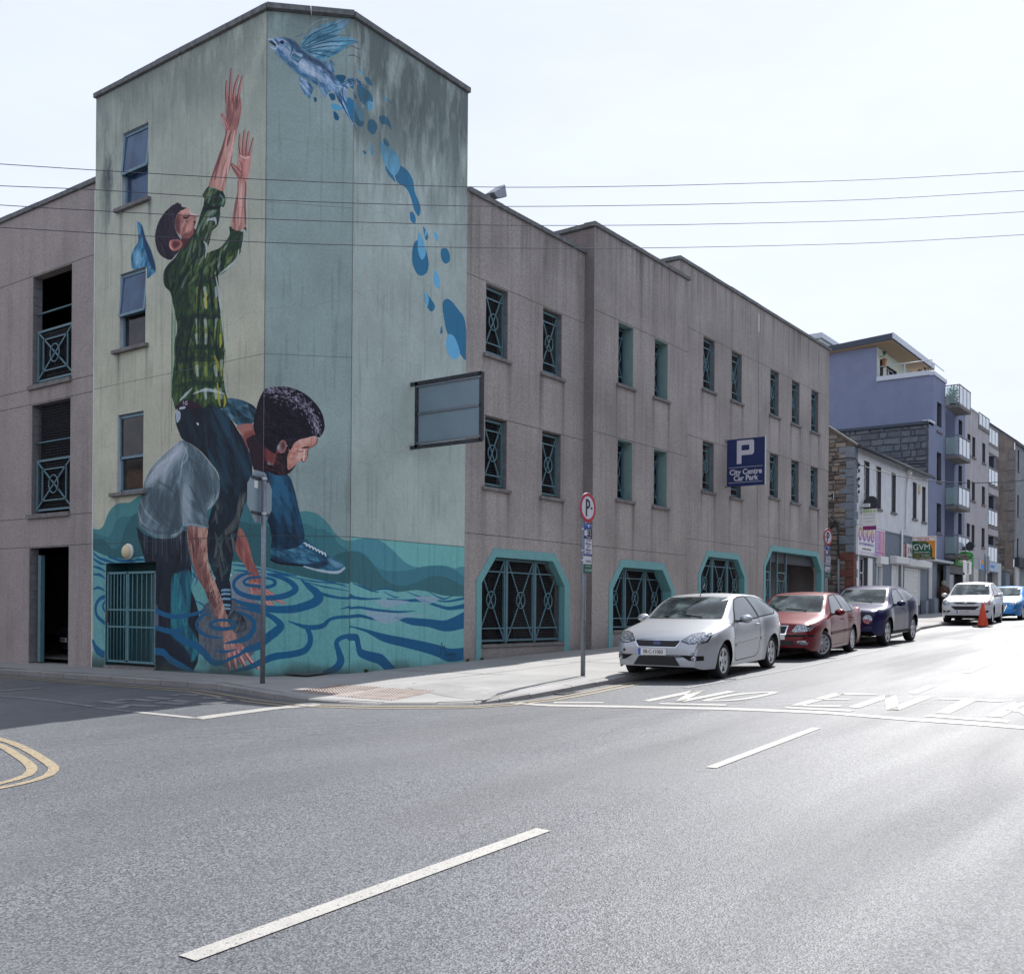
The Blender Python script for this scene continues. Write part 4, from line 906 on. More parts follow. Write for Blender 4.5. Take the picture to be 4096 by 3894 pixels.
for p, w_ in (([(1170, 800), (1178, 850), (1166, 900)], [12, 10, 6]), ([(1270, 820), (1340, 865), (1412, 882)], [13, 11, 5]), ([(1265, 840), (1340, 890), (1420, 918)], [13, 11, 5]), ([(1255, 855), (1300, 900), (1330, 938)], [12, 10, 6]), ([(1240, 850), (1300, 930), (1368, 974)], [9, 8, 4])): stroke(ZE, p, w_, (160, 104, 96)); stroke(ZE, [(q[0], q[1] - 4) for q in p], [2, 4, 1], (206, 160, 150), .7)
# ---- water rings that pass over legs and hands
rip(ZE, [(486, 970), (560, 1000), (640, 1014), (760, 996), (840, 968), (830, 930), (770, 898)], [14, 14, 13, 10, 7, 5, 2])
rip(ZE, [(486, 1092), (560, 1112), (640, 1122), (705, 1088)], [12, 15, 16, 2])
rip(ZE, [(632, 1148), (700, 1190), (790, 1228), (850, 1290), (892, 1335), (930, 1348), (1000, 1330), (1080, 1290), (1140, 1252), (1230, 1222), (1290, 1165), (1350, 1120), (1385, 1080), (1345, 1032), (1265, 990), (1160, 962), (1060, 942)], [18, 20, 20, 22, 18, 16, 8, 6, 14, 20, 22, 22, 18, 14, 10, 6, 2])
rip(ZE, [(486, 1262), (545, 1272), (590, 1320), (670, 1365), (760, 1405)], [20, 20, 20, 18, 4])
rip(ZE, [(880, 1070), (910, 1045), (970, 1038), (1040, 1048), (1062, 1072), (1030, 1095), (960, 1102), (900, 1092), (880, 1070)], [9, 8, 7, 8, 9, 10, 10, 10, 9])
rip(ZE, [(890, 985), (820, 1010), (782, 1060), (800, 1112), (870, 1155), (970, 1166)], [2, 9, 10, 11, 8, 2])
rip(ZE, [(980, 1205), (1060, 1192), (1140, 1168), (1190, 1110), (1190, 1050), (1140, 1005), (1060, 975)], [2, 10, 16, 18, 15, 10, 2])
rip(ZE, [(910, 1258), (990, 1265), (1070, 1248)], [2, 7, 2]); rip(ZE, [(1000, 1312), (1080, 1292), (1160, 1240), (1250, 1228)], [2, 8, 8, 2])
rip(ZE, [(1118, 765), (1150, 740), (1230, 730), (1320, 745), (1345, 775), (1300, 800), (1220, 795), (1140, 785), (1118, 765)], [8, 7, 6, 7, 8, 9, 8, 8, 8])
rip(ZE, [(1180, 700), (1100, 720), (1050, 770), (1070, 830), (1160, 870), (1290, 880), (1420, 862), (1490, 820), (1460, 770), (1380, 730), (1290, 712)], [3, 9, 12, 13, 13, 13, 15, 16, 13, 10, 4])
rip(ZE, [(1025, 880), (1120, 922), (1240, 950), (1360, 962), (1480, 958), (1600, 925), (1655, 885), (1640, 840), (1590, 800), (1530, 748)], [2, 12, 16, 18, 20, 22, 24, 20, 14, 2])
rip(ZE, [(1650, 840), (1720, 862), (1800, 878), (1880, 882)], [14, 12, 10, 9]); rip(ZF, [(143, 1400 - 120), (200, 1287), (240, 1288)], [9, 7, 3])
rip(ZE, [(1435, 1044), (1500, 1068), (1580, 1090), (1680, 1082), (1735, 1036), (1800, 1018), (1884, 1014)], [2, 10, 18, 20, 13, 13, 13])
rip(ZE, [(1570, 1085), (1596, 1150), (1590, 1215), (1545, 1262), (1450, 1285), (1340, 1300), (1240, 1340), (1150, 1380), (1020, 1412)], [16, 20, 22, 26, 26, 28, 26, 20, 6])
rip(ZE, [(1700, 1412), (1780, 1385), (1815, 1330), (1800, 1260), (1785, 1200), (1820, 1165), (1884, 1150)], [14, 30, 30, 22, 18, 18, 18])
rip(ZF, [(143, 1512), (180, 1515), (192, 1560), (205, 1600), (260, 1622), (320, 1640), (360, 1680), (385, 1700)], [17, 20, 18, 22, 26, 30, 30, 26])
rip(ZE, [(1810, 960), (1884, 942)], [2, 9]); rip(ZE, [(1885, 1085), (1884, 1090)], [8, 8])
for i in range(90):
    x = rs.uniform(800, 1240); y = rs.uniform(1000, 1300); stroke(ZE, [(x, y), (x, y + rs.uniform(40, 200))], [.8, .5], (60, 80, 92), .4)
# ---- the boy's shirt
SH = [(810, 88), (850, 78), (892, 75), (920, 120), (942, 180), (930, 238), (905, 240), (900, 300), (882, 380), (842, 420), (822, 500), (800, 580), (835, 572), (900, 545), (955, 480), (972, 440), (972, 385), (1010, 408), (1060, 416), (1090, 388), (1097, 420), (1075, 490), (1056, 575), (1040, 605), (1010, 660), (960, 710), (910, 745), (886, 755), (892, 830), (905, 960), (915, 1070), (930, 1180), (936, 1290), (930, 1400), (925, 1480), (942, 1600), (956, 1660), (945, 1738), (880, 1748), (830, 1722), (760, 1748), (700, 1722), (660, 1688), (610, 1710), (570, 1760), (548, 1690), (536, 1640), (545, 1500), (560, 1380), (556, 1280), (580, 1150), (570, 1080), (546, 960), (526, 880), (490, 840), (476, 800), (480, 720), (520, 660), (562, 620), (600, 560), (640, 500), (690, 450), (722, 400), (752, 300), (772, 240), (782, 180), (768, 152)]
t = fill(ZC, SH, (30, 50, 42))
GR = [(34, 58, 42), (24, 38, 36), (46, 72, 42), (20, 32, 33), (40, 56, 38)]
def plaid(fx, fy):
    u = (fx * 9.3 + .25 * math.sin(fy * 9)) % 1.; v = (fy * 12.5 + .8 * fx) % 1.
    k = (u < .45) + (v < .45)
    if fx < .33 and fy > .25: return GR[rs.randint(5)] if k < 2 else (72, 96, 46)
    if k == 2: return [(150, 160, 118), (124, 138, 74), (186, 198, 196), (104, 128, 62)][rs.randint(4)]
    if k == 1: return [(64, 92, 50), (48, 76, 46), (88, 104, 56)][rs.randint(3)]
    return GR[rs.randint(5)]
dabs(t, 900, 55, 8, lambda fx, fy: 1.1 if fy > .62 else 1.6, GR, .6, .3)
dabs(t, 900, 26, 6, 1.55, plaid, .75, .18, lambda fx, fy: fy < .68)
dabs(t, 260, 46, 6, lambda fx, fy: 1.05 if fx < .68 else .7, [(92, 102, 54), (62, 84, 52), (34, 54, 42), (122, 134, 88), (150, 164, 152)], .65, .3, lambda fx, fy: fy > .6 and fx > .25)
# big squares of the check on the front, folds
for x in (728, 790, 868, 905):
    for y in (880, 960, 1110, 1180, 1230, 1420, 1470, 1640): stroke(ZC, [(x + rs.uniform(-6, 6), y - 28), (x + 4, y + 28)], [10, 13, 9], [(176, 186, 182), (140, 146, 84), (196, 206, 206), (128, 140, 66)][rs.randint(4)], .62, t)
for y in (1060, 1290, 1380, 1560): stroke(ZC, [(560, y + 25), (700, y), (860, y + 5), (935, y - 10)], [5, 12, 9, 4], (22, 36, 36), .5, t)
for p in ([(780, 680), (740, 900), (735, 1300)], [(820, 690), (830, 860), (850, 1100)], [(870, 640), (880, 760), (880, 860)], [(560, 640), (500, 720), (520, 860)], [(700, 640), (600, 800), (560, 900)], [(880, 1100), (870, 1300), (890, 1500)], [(760, 260), (830, 250), (900, 240)], [(700, 1100), (650, 1300), (640, 1600)]): stroke(ZC, p, [3, 9, 3], (18, 28, 32), .8, t)
for p in ([(868, 760), (895, 900), (912, 1060)], [(905, 1040), (930, 1180), (936, 1300)], [(925, 1490), (945, 1600), (954, 1660)], [(1055, 420), (1085, 430), (1060, 560)], [(1040, 560), (1020, 640), (900, 740)], [(780, 500), (800, 540), (790, 620)], [(800, 340), (860, 330), (870, 370)], [(700, 1640), (800, 1610), (930, 1640)], [(690, 1600), (640, 1650), (600, 1690)]): stroke(ZC, p, [2, 8, 3], (184, 196, 198), .8, t)
for p in ([(880, 1560), (890, 1660), (900, 1730)], [(930, 1650), (938, 1700), (930, 1735)], [(860, 1360), (880, 1420), (884, 1470)], [(900, 1200), (905, 1250), (900, 1290)], [(790, 870), (795, 960), (800, 1000)]): stroke(ZC, p, [4, 9, 4], (176, 170, 62), .8, t)
stroke(ZC, [(780, 200), (850, 250), (930, 240)], [4, 6, 4], (20, 34, 36), .9, t); stroke(ZC, [(815, 105), (860, 92), (900, 110)], [4, 8, 4], (96, 130, 100), .8, t); stroke(ZC, [(900, 150), (925, 185), (915, 225)], [3, 6, 3], (120, 156, 140), .7, t)
for i in range(60):
    x = rs.uniform(540, 960); y = rs.uniform(1000, 1740); stroke(ZC, [(x, y), (x, y + rs.uniform(60, 200))], [.7, .5], (36, 60, 50), .5)
for i in range(14):
    x = rs.uniform(522, 570); stroke(ZC, [(x, 880 + rs.uniform(0, 400)), (x - 3, 1300 + rs.uniform(0, 700))], [1.2, .7], (52, 92, 66), .6)
# belt and waistband
fill(ZD, [(600, 262), (632, 214), (682, 190), (742, 212), (800, 258), (700, 268), (640, 268)], (44, 26, 38)); fill(ZD, [(600, 290), (630, 285), (634, 340), (606, 375)], (170, 182, 194), .9); stroke(ZD, [(632, 262), (668, 255)], [6, 6], (160, 174, 190))
for p in ([(658, 205), (656, 232)], [(688, 206), (672, 214), (674, 232), (688, 228), (686, 220)]): stroke(ZD, p, [2, 2], (190, 190, 205))
stroke(ZD, [(766, 380), (774, 388)], [4, 5], (190, 200, 210))
# ---- boy's head and arms
fill(ZC, [(610, 480), (690, 440), (700, 400), (720, 420), (690, 460), (640, 530), (600, 560), (590, 520)], (78, 44, 48))
t = fill(ZC, [(604, 214), (594, 216), (583, 205), (565, 216), (540, 230), (510, 256), (482, 285), (440, 350), (418, 420), (413, 480), (424, 545), (445, 590), (482, 622), (532, 636), (562, 605), (596, 562), (604, 490), (572, 430), (560, 380), (566, 325), (588, 285), (644, 250), (614, 238)], (38, 32, 46))
dabs(t, 160, 60, 4, lambda fx, fy: 2.3 - fx, [(58, 48, 62), (28, 24, 36), (48, 40, 52)], .5, .25)
t = fill(ZC, [(600, 256), (640, 244), (668, 256), (676, 290), (700, 298), (737, 304), (724, 318), (716, 330), (722, 346), (706, 352), (714, 374), (702, 400), (698, 440), (662, 476), (625, 478), (600, 450), (570, 420), (560, 380), (566, 330), (580, 290)], (150, 102, 94))
dabs(t, 90, 36, 6, 1.0, [(176, 126, 114), (120, 74, 74), (196, 150, 140), (150, 100, 92)], .5, .4)
fill(ZC, [(560, 340), (590, 300), (600, 360), (600, 440), (570, 420)], (72, 44, 52), .75, soft=4)
fill(ZC, [(600, 258), (640, 246), (668, 258), (672, 288), (630, 296), (606, 290)], (206, 160, 148), .8, soft=3)
stroke(ZC, [(672, 262), (680, 290), (735, 304)], [3, 4, 3], (222, 180, 168)); stroke(ZC, [(625, 318), (648, 322), (668, 306)], [3, 5, 2], (40, 28, 38)); stroke(ZC, [(640, 340), (650, 352), (642, 366)], [1.5, 2, 1.5], (200, 176, 168), .6); stroke(ZC, [(646, 342), (652, 352)], [2, 2], (34, 26, 36))
stroke(ZC, [(702, 352), (714, 356), (708, 372)], [3, 4, 2], (58, 28, 36)); fill(ZC, [(640, 380), (680, 370), (690, 410), (650, 430)], (204, 146, 132), .6, soft=5); fill(ZC, [(630, 440), (698, 430), (664, 476), (620, 478)], (110, 60, 60), .7, soft=4)
for i in range(12): stroke(ZC, [(600 - i * 9, 258 + i * 12), (575 - i * 6, 250 + i * 10)], [2, 1], (38, 32, 46))
fill(ZC, [(560, 225), (590, 212), (612, 238), (646, 248), (600, 272), (575, 300), (562, 330), (550, 280)], (38, 32, 46))
t = fill(ZC, [(520, 505), (530, 490), (550, 484), (592, 485), (618, 512), (604, 548), (562, 570), (536, 562), (520, 540)], (160, 104, 96)); fill(ZC, [(545, 500), (585, 498), (600, 516), (575, 545), (548, 545)], (84, 44, 48), .9, soft=2); stroke(ZC, [(528, 500), (524, 530), (545, 560)], [3, 4, 3], (206, 150, 138))
def forearm(r, poly, darks, lights):
    t = fill(r, poly, (164, 118, 108)); dabs(t, 90, 90, 6, 1.45, [(182, 138, 126), (140, 94, 88), (198, 156, 144)], .5, .1)
    for p in darks: stroke(r, p, [3, 9, 3], (100, 60, 62), .7, t)
    for p in lights: stroke(r, p, [3, 8, 3], (222, 172, 164), .75, t)
forearm(ZA, [(1000, 840), (1065, 845), (1055, 900), (1040, 960), (1030, 1060), (1012, 1130), (992, 1200), (975, 1258), (920, 1236), (880, 1225), (904, 1135), (930, 1060), (956, 990), (985, 900)], [[(1000, 850), (960, 1000), (895, 1180)], [(1030, 850), (1010, 920), (1000, 960)], [(980, 960), (940, 1080), (920, 1180)]], [[(1050, 860), (1030, 980), (1000, 1140)], [(1015, 1000), (985, 1120), (960, 1230)]])
t = fill(ZA, [(990, 650), (1010, 632), (1045, 640), (1078, 620), (1094, 680), (1092, 740), (1080, 800), (1064, 850), (1030, 858), (1000, 848), (994, 800), (990, 720)], (160, 110, 102)); dabs(t, 50, 60, 6, 1.5, [(182, 136, 126), (132, 86, 84), (112, 70, 72)], .5, .2)
for p, w_ in (([(998, 660), (995, 590), (998, 537)], [10, 8, 5]), ([(1018, 650), (1022, 560), (1027, 456)], [11, 10, 5]), ([(1042, 660), (1052, 575), (1076, 500)], [11, 10, 5]), ([(1072, 650), (1083, 580), (1100, 505)], [10, 8, 5]), ([(1000, 835), (982, 800), (966, 758)], [14, 10, 7])):
    stroke(ZA, p, w_, (158, 98, 94)); stroke(ZA, [(q[0] + 3, q[1]) for q in p], [2, 4, 2], (204, 150, 142), .7); stroke(ZA, [(q[0] - 6, q[1]) for q in p], [1.5, 2, 1], (84, 48, 56), .8)
stroke(ZA, [(960, 768), (975, 800), (990, 845)], [2, 2, 2], (225, 215, 215), .7)
for p in ([(1010, 640), (1018, 700)], [(1040, 650), (1042, 720)], [(1066, 650), (1064, 720)], [(1060, 660), (1066, 700)]): stroke(ZA, p, [3, 1], (84, 50, 56), .8)
forearm(ZA, [(1072, 1180), (1125, 1186), (1126, 1260), (1122, 1350), (1125, 1420), (1120, 1490), (1078, 1518), (1030, 1495), (1036, 1420), (1050, 1340), (1068, 1260)], [[(1074, 1190), (1060, 1330), (1042, 1460)], [(1122, 1200), (1122, 1350), (1120, 1470)]], [[(1095, 1210), (1090, 1350), (1080, 1480)]])
t = fill(ZA, [(1078, 1000), (1118, 1004), (1157, 1012), (1153, 1080), (1141, 1150), (1126, 1190), (1100, 1200), (1075, 1182), (1060, 1120), (1072, 1060)], (180, 124, 114)); dabs(t, 50, 50, 6, 1.4, [(206, 158, 148), (150, 96, 92), (186, 130, 122)], .5)
for p, w_ in (([(1088, 1010), (1082, 950), (1083, 885)], [9, 8, 5]), ([(1108, 1010), (1108, 930), (1113, 862)], [9, 8, 5]), ([(1128, 1010), (1132, 940), (1140, 872)], [9, 8, 5]), ([(1147, 1015), (1160, 960), (1172, 912)], [8, 7, 4]), ([(1085, 1150), (1055, 1115), (1030, 1082)], [15, 12, 6])):
    stroke(ZA, p, w_, (146, 94, 90)); stroke(ZA, [(q[0] + 3, q[1]) for q in p], [2, 3, 1], (210, 164, 154), .7); stroke(ZA, [(q[0] - 5, q[1]) for q in p], [1, 2, 1], (70, 44, 52), .8)
stroke(ZA, [(1082, 1060), (1100, 1100), (1090, 1170)], [2, 4, 2], (124, 74, 76), .7); stroke(ZA, [(1085, 1022), (1120, 1040), (1150, 1030)], [2, 3, 2], (226, 196, 190), .7)
# ---- bending man's head
fill(ZD, [(1080, 400), (1200, 384), (1222, 450), (1210, 520), (1172, 575), (1130, 500), (1105, 450)], (158, 106, 98)); fill(ZD, [(1130, 470), (1215, 440), (1210, 530), (1170, 580)], (120, 60, 56), .8, soft=4); fill(ZD, [(1160, 500), (1300, 480), (1310, 780), (1245, 810), (1205, 720), (1175, 590)], (44, 28, 38))
t = fill(ZD, [(1545, 505), (1600, 494), (1660, 487), (1702, 485), (1716, 506), (1702, 545), (1668, 572), (1642, 585), (1640, 640), (1626, 672), (1606, 686), (1588, 672), (1562, 684), (1545, 704), (1520, 722), (1490, 745), (1440, 730), (1400, 700), (1470, 600), (1500, 560)], (172, 116, 102))
dabs(t, 90, 50, 6, .8, [(200, 150, 136), (150, 92, 84), (214, 172, 160), (170, 112, 98)], .5, .5)
fill(ZD, [(1560, 585), (1610, 590), (1602, 640), (1570, 655), (1540, 690), (1500, 720), (1540, 640)], (222, 186, 174), .42, soft=4); stroke(ZD, [(1615, 590), (1608, 640), (1606, 680)], [3, 5, 4], (226, 190, 180)); stroke(ZD, [(1588, 660), (1600, 682), (1618, 678)], [3, 3, 2], (112, 58, 56))
stroke(ZD, [(1595, 574), (1625, 570), (1650, 566)], [4, 6, 3], (36, 26, 34)); stroke(ZD, [(1555, 598), (1580, 604), (1600, 596)], [2, 3, 2], (96, 54, 54)); stroke(ZD, [(1716, 505), (1702, 546), (1642, 586), (1640, 640)], [2, 2, 2, 2], (60, 36, 44))
fill(ZD, [(1300, 570), (1420, 596), (1412, 650), (1380, 712), (1330, 692), (1300, 662)], (112, 54, 54), .95, soft=4)
t = fill(ZD, [(1395, 620), (1440, 612), (1478, 560), (1490, 600), (1476, 650), (1480, 740), (1510, 735), (1545, 706), (1520, 745), (1490, 775), (1440, 792), (1380, 785), (1320, 755), (1300, 705), (1370, 705)], (34, 24, 32)); dabs(t, 80, 26, 2.5, -.6, [(58, 40, 44), (24, 18, 26), (80, 48, 46)], .6, .5)
t = fill(ZD, [(1296, 114), (1340, 96), (1430, 90), (1530, 106), (1620, 150), (1690, 212), (1742, 282), (1766, 352), (1770, 420), (1742, 482), (1712, 490), (1690, 478), (1640, 492), (1570, 510), (1530, 540), (1500, 592), (1480, 560), (1440, 512), (1400, 560), (1380, 620), (1300, 565), (1232, 482), (1210, 400), (1225, 300), (1252, 200)], (26, 22, 34))
dabs(t, 200, 50, 4, -.5, [(40, 34, 46), (18, 16, 26)], .5, .4)
t3 = fill(ZD, [(1415, 560), (1418, 525), (1442, 510), (1468, 530), (1470, 575), (1450, 612), (1425, 605)], (140, 98, 96)); fill(ZD, [(1430, 540), (1452, 530), (1455, 575), (1435, 585)], (70, 44, 52), .8, soft=2)
for i in range(420):   # white hair strokes
    u = rs.rand(); c = np.array(sp([(1330, 115), (1450, 130), (1560, 190), (1650, 270), (1710, 360), (1735, 450)], 10)); b = c[min(int(u * len(c)), len(c) - 1)]
    o = rs.randn() * 34; x, y = b[0] - abs(o) * .7 + rs.randn() * 16, b[1] + rs.randn() * 34
    an = .15 + u * 1.15 + rs.randn() * .35; L_ = rs.uniform(10, 22); stroke(ZD, [(x, y), (x + math.cos(an) * L_ * .6, y + math.sin(an) * L_ * .4), (x + math.cos(an) * L_, y + math.sin(an) * L_)], [.8, 1.7, .6], (176, 172, 190) if rs.rand() < .7 else (110, 108, 126), .8, t)
# ---- fish
B = ZB
fill(B, [(640, 572), (690, 562), (718, 582), (690, 630), (660, 640)], (32, 84, 112))
t = fill(B, [(385, 372), (388, 310), (430, 260), (500, 206), (580, 175), (660, 155), (750, 139), (712, 205), (650, 268), (700, 276), (780, 290), (812, 326), (745, 335), (702, 370), (650, 405), (600, 430), (540, 460), (480, 425), (430, 400)], (58, 124, 156))
dabs(t, 160, 70, 6, .35, [(140, 190, 214), (52, 118, 150), (84, 160, 186), (176, 210, 228), (44, 100, 132)], .55, .2)
for p in ([(390, 340), (480, 250), (740, 145)], [(395, 350), (520, 280), (690, 215)], [(400, 360), (540, 305), (650, 270)], [(405, 370), (560, 320), (800, 315)], [(415, 380), (560, 350), (720, 345)], [(425, 385), (560, 385), (650, 400)], [(440, 392), (540, 415), (600, 425)]): stroke(B, p, [2, 3, 1.5], (22, 48, 78), .9, t)
fill(B, [(650, 150), (750, 139), (700, 215), (668, 215)], (170, 196, 224), .6, soft=3)
t = fill(B, [(135, 294), (170, 290), (240, 281), (300, 295), (350, 325), (385, 370), (450, 420), (530, 460), (590, 520), (640, 580), (682, 630), (668, 680), (620, 690), (560, 662), (490, 632), (430, 592), (370, 562), (310, 512), (260, 462), (210, 412), (170, 372), (138, 348), (188, 352), (196, 336), (160, 320)], (104, 142, 176))
dabs(t, 330, 26, 3, -.8, [(168, 188, 214), (66, 106, 146), (130, 166, 196), (44, 78, 116), (196, 208, 226)], .6, .4)
fill(B, [(215, 330), (300, 380), (420, 470), (540, 560), (620, 640), (560, 620), (430, 550), (320, 460), (240, 380)], (214, 222, 236), .55, soft=5)
fill(B, [(240, 283), (300, 296), (350, 326), (388, 372), (450, 422), (530, 462), (600, 530), (660, 610), (620, 590), (540, 510), (440, 460), (370, 420), (330, 350)], (36, 58, 90), .8, soft=3)
fill(B, [(180, 385), (260, 462), (370, 562), (490, 632), (600, 690), (560, 640), (430, 560), (320, 480), (230, 400)], (34, 84, 118), .6, soft=4)
fill(B, [(320, 430), (400, 480), (500, 560), (470, 570), (380, 520)], (200, 212, 230), .5, soft=5)
fill(B, [(138, 312), (185, 345), (196, 336), (165, 316)], (24, 34, 56)); stroke(B, [(136, 296), (170, 300), (210, 350)], [3, 4, 3], (200, 214, 232)); stroke(B, [(150, 352), (190, 368), (205, 345)], [3, 3, 2], (200, 214, 232))
fill(B, [(222, 315), (240, 298), (258, 315), (240, 334)], (28, 40, 64)); stroke(B, [(226, 305), (244, 300), (256, 312)], [2, 2, 2], (190, 205, 226)); stroke(B, [(300, 300), (320, 350), (300, 420)], [3, 5, 2], (30, 58, 90), .8)
F2 = [(140, 170, 200), (58, 108, 144), (36, 76, 108), (186, 200, 220)]
for p, an in (([(298, 432), (330, 390), (396, 405), (390, 440), (350, 490)], -.6), ([(550, 466), (610, 450), (626, 470), (640, 555), (602, 532)], 1.9), ([(364, 568), (430, 610), (482, 655), (446, 746), (402, 702), (374, 640)], -1.1), ([(518, 648), (598, 680), (560, 736), (534, 702)], -1.2), ([(672, 640), (742, 585), (800, 588), (884, 662), (800, 636), (742, 642), (720, 690), (732, 760), (772, 880), (800, 992), (740, 892), (680, 802), (634, 694)], -.9)):
    t = fill(B, p, (84, 126, 160), smooth=False); dabs(t, 60, 50, 3, an, F2, .65, .2)
for p in ([(700, 640), (700, 740), (790, 980)], [(680, 680), (690, 780), (760, 920)], [(700, 640), (780, 605), (880, 658)], [(690, 630), (760, 595), (840, 620)], [(670, 690), (670, 740), (700, 820)]): stroke(B, p, [2, 3, 1], (26, 48, 78), .8)
for p in ([(385, 290), (430, 220), (500, 160), (585, 142)],): stroke(B, p, [1, 2, 3, 3], (186, 200, 214), .7)
for p in ([(338, 280), (410, 255)], [(655, 265), (752, 268)], [(752, 340), (790, 358), (832, 370)], [(715, 365), (770, 340)], [(735, 420), (770, 415), (830, 445)]): stroke(B, p, [2, 4, 1], (60, 78, 100), .8)
# ---- drops
dkd = [[(592, 705), (630, 705), (640, 742), (616, 756), (600, 736)], [(625, 835), (655, 855), (668, 890), (650, 905), (630, 885)], [(477, 733), (495, 735), (500, 755), (487, 768), (478, 752)]]
dkr = [[(804, 638), (850, 650), (905, 700), (922, 760), (880, 796), (830, 762), (808, 700)], [(732, 735), (768, 748), (800, 820), (850, 900), (848, 942), (820, 950), (770, 902), (730, 832), (718, 790)], [(775, 690), (800, 730), (790, 745), (778, 725)], [(858, 588), (885, 580), (910, 610), (916, 646), (880, 625)], [(892, 900), (935, 905), (956, 950), (936, 1000), (910, 1006), (878, 960)], [(966, 878), (1010, 870), (1045, 905), (1060, 975), (1030, 940), (980, 925)], [(998, 1043), (1020, 1045), (1043, 1080), (1040, 1102), (1005, 1080)], [(845, 1128), (872, 1140), (860, 1160)], [(1015, 1243), (1050, 1290), (1072, 1312), (1090, 1368), (1045, 1320), (1020, 1280)],
       [(1122, 1244), (1180, 1280), (1222, 1352), (1236, 1440), (1276, 1540), (1276, 1600), (1260, 1620), (1230, 1570), (1205, 1480), (1170, 1412), (1110, 1372), (1085, 1310)], [(1200, 1594), (1225, 1595), (1243, 1640), (1235, 1676), (1205, 1655)], [(1296, 1697), (1330, 1750), (1335, 1790), (1315, 1796)], [(1045, 757), (1060, 768), (1058, 782)], [(748, 655), (775, 640), (780, 668)]]
for p in dkd + dkr: fill(B, p, MDb if p in dkr else (34, 84, 116))
for p in ([(797, 470), (812, 463), (825, 500), (822, 525), (806, 530), (794, 505)], [(850, 480), (862, 480), (867, 500), (858, 508), (850, 498)], [(818, 565), (826, 570), (838, 590), (830, 600), (820, 585)], [(853, 582), (866, 577), (884, 598), (896, 620), (899, 692), (880, 672), (862, 642), (855, 612)], [(850, 628), (853, 640), (848, 642)]): fill(ZG, p, (44, 106, 140))
for p in ([(605, 778), (650, 785), (692, 808), (680, 825), (625, 826)], [(785, 763), (830, 810), (856, 860), (846, 908), (815, 890), (790, 820)], [(869, 776), (890, 757), (920, 770), (926, 800), (912, 824), (871, 824)], [(810, 518), (845, 535), (852, 556), (825, 550)], [(998, 710), (1025, 740), (1027, 762), (1005, 750)], [(904, 1078), (925, 1130), (922, 1172), (905, 1150), (900, 1110)], [(974, 1060), (1020, 1095), (1085, 1130), (1116, 1180), (1126, 1250), (1100, 1306), (1070, 1312), (1020, 1250), (985, 1160)], [(1378, 1733), (1400, 1755), (1413, 1802), (1385, 1785)]): fill(B, p, LTb if p[0][0] > 640 else (80, 150, 182))
for p in ([(806, 448), (815, 462), (820, 488), (812, 500), (805, 480)], [(837, 520), (846, 535), (846, 556), (836, 546)], [(820, 440), (822, 452), (818, 455)], [(836, 446), (844, 455), (843, 466)], [(818, 562), (826, 574), (822, 592)], [(862, 645), (876, 650), (886, 682), (872, 692), (860, 672)]): fill(ZG, p, (98, 164, 200))
# ---- small fish by the windows
t = fill(ZC, [(280, 346), (312, 375), (332, 440), (346, 486), (380, 560), (410, 660), (419, 716), (400, 742), (352, 774), (346, 690), (250, 710), (234, 640), (238, 590), (262, 540), (286, 496), (282, 420), (276, 370)], (44, 104, 138)); dabs(t, 120, 50, 6, 1.3, [(96, 152, 182), (40, 92, 124), (130, 176, 200), (30, 70, 102)], .5, .4)
fill(ZC, [(312, 375), (346, 486), (380, 560), (410, 660), (416, 716), (390, 700), (350, 600), (325, 500), (310, 430)], (26, 52, 82), .9, soft=2); fill(ZC, [(250, 580), (290, 560), (310, 640), (260, 670)], (140, 186, 208), .6, soft=5)
# signature
for p in ([(665, 1615), (672, 1542), (680, 1580), (690, 1560), (692, 1622)], [(700, 1600), (696, 1616), (706, 1618), (710, 1600), (712, 1620)], [(726, 1602), (716, 1612), (726, 1618), (728, 1604), (726, 1636), (712, 1642)], [(733, 1612), (740, 1606), (736, 1600), (732, 1614), (740, 1622)], [(744, 1616), (752, 1608), (747, 1602), (744, 1620), (756, 1624)], [(640, 1618), (641, 1619)], [(648, 1620), (649, 1621)], [(656, 1621), (657, 1622)]): stroke(ZF, p, [1.3, 1.6, 1.3], (34, 44, 58))
# ---- weather: algae under the copings, streaks, cracks, splash zone
g1 = vnoise(110, 60) * .5 + vnoise(60, 16) * .3 + vnoise(30, 7) * .2 + vnoise(12, 5) * .1
tp = np.clip((ZZ - 8.4) / 4.2, 0, 1)
amt = np.clip((g1 - .52 + tp * .36) * 1.7, 0, .7) * np.where(XX < 5.77, np.clip((ZZ - 10.6) / 2, 0, 1) * .55, np.where(XX < _S1, np.clip((ZZ - 10.9) / 1.6, 0, 1) * .5, np.clip((ZZ - 8.2 - (XX - _S1) * .12) / 3.2, 0, 1) * .95))
amt = np.maximum(amt, np.clip((g1 - .5) * 3, 0, 1) * np.exp(-((XX - .55) / .35) ** 2) * np.clip((ZZ - 9.2) / 1.5, 0, 1) * .9)
for wx, wz in ((1.0, 9.85), (2.05, 9.85), (.95, 6.8), (1.98, 6.8), (.92, 3.7), (1.9, 3.7)):
    amt = np.maximum(amt, np.clip(g1 * 1.4 - .2, 0, 1) * np.exp(-((XX - wx) / .06) ** 2) * ((ZZ < wz) * np.exp(-(wz - ZZ) / .55)) * .8)
CV += (np.array((62, 72, 73.)) - CV) * amt[..., None]
amt = np.clip((vnoise(30, 60) - .35 + .5 * (1 - np.clip(ZZ / .35, 0, 1))) * 1.6, 0, 1) * np.clip(1 - (ZZ - .0) / .3, 0, 1) * .8
CV += (np.array((52, 60, 58.)) - CV) * amt[..., None]
g2 = vnoise(220, 8) * .6 + vnoise(80, 5) * .4
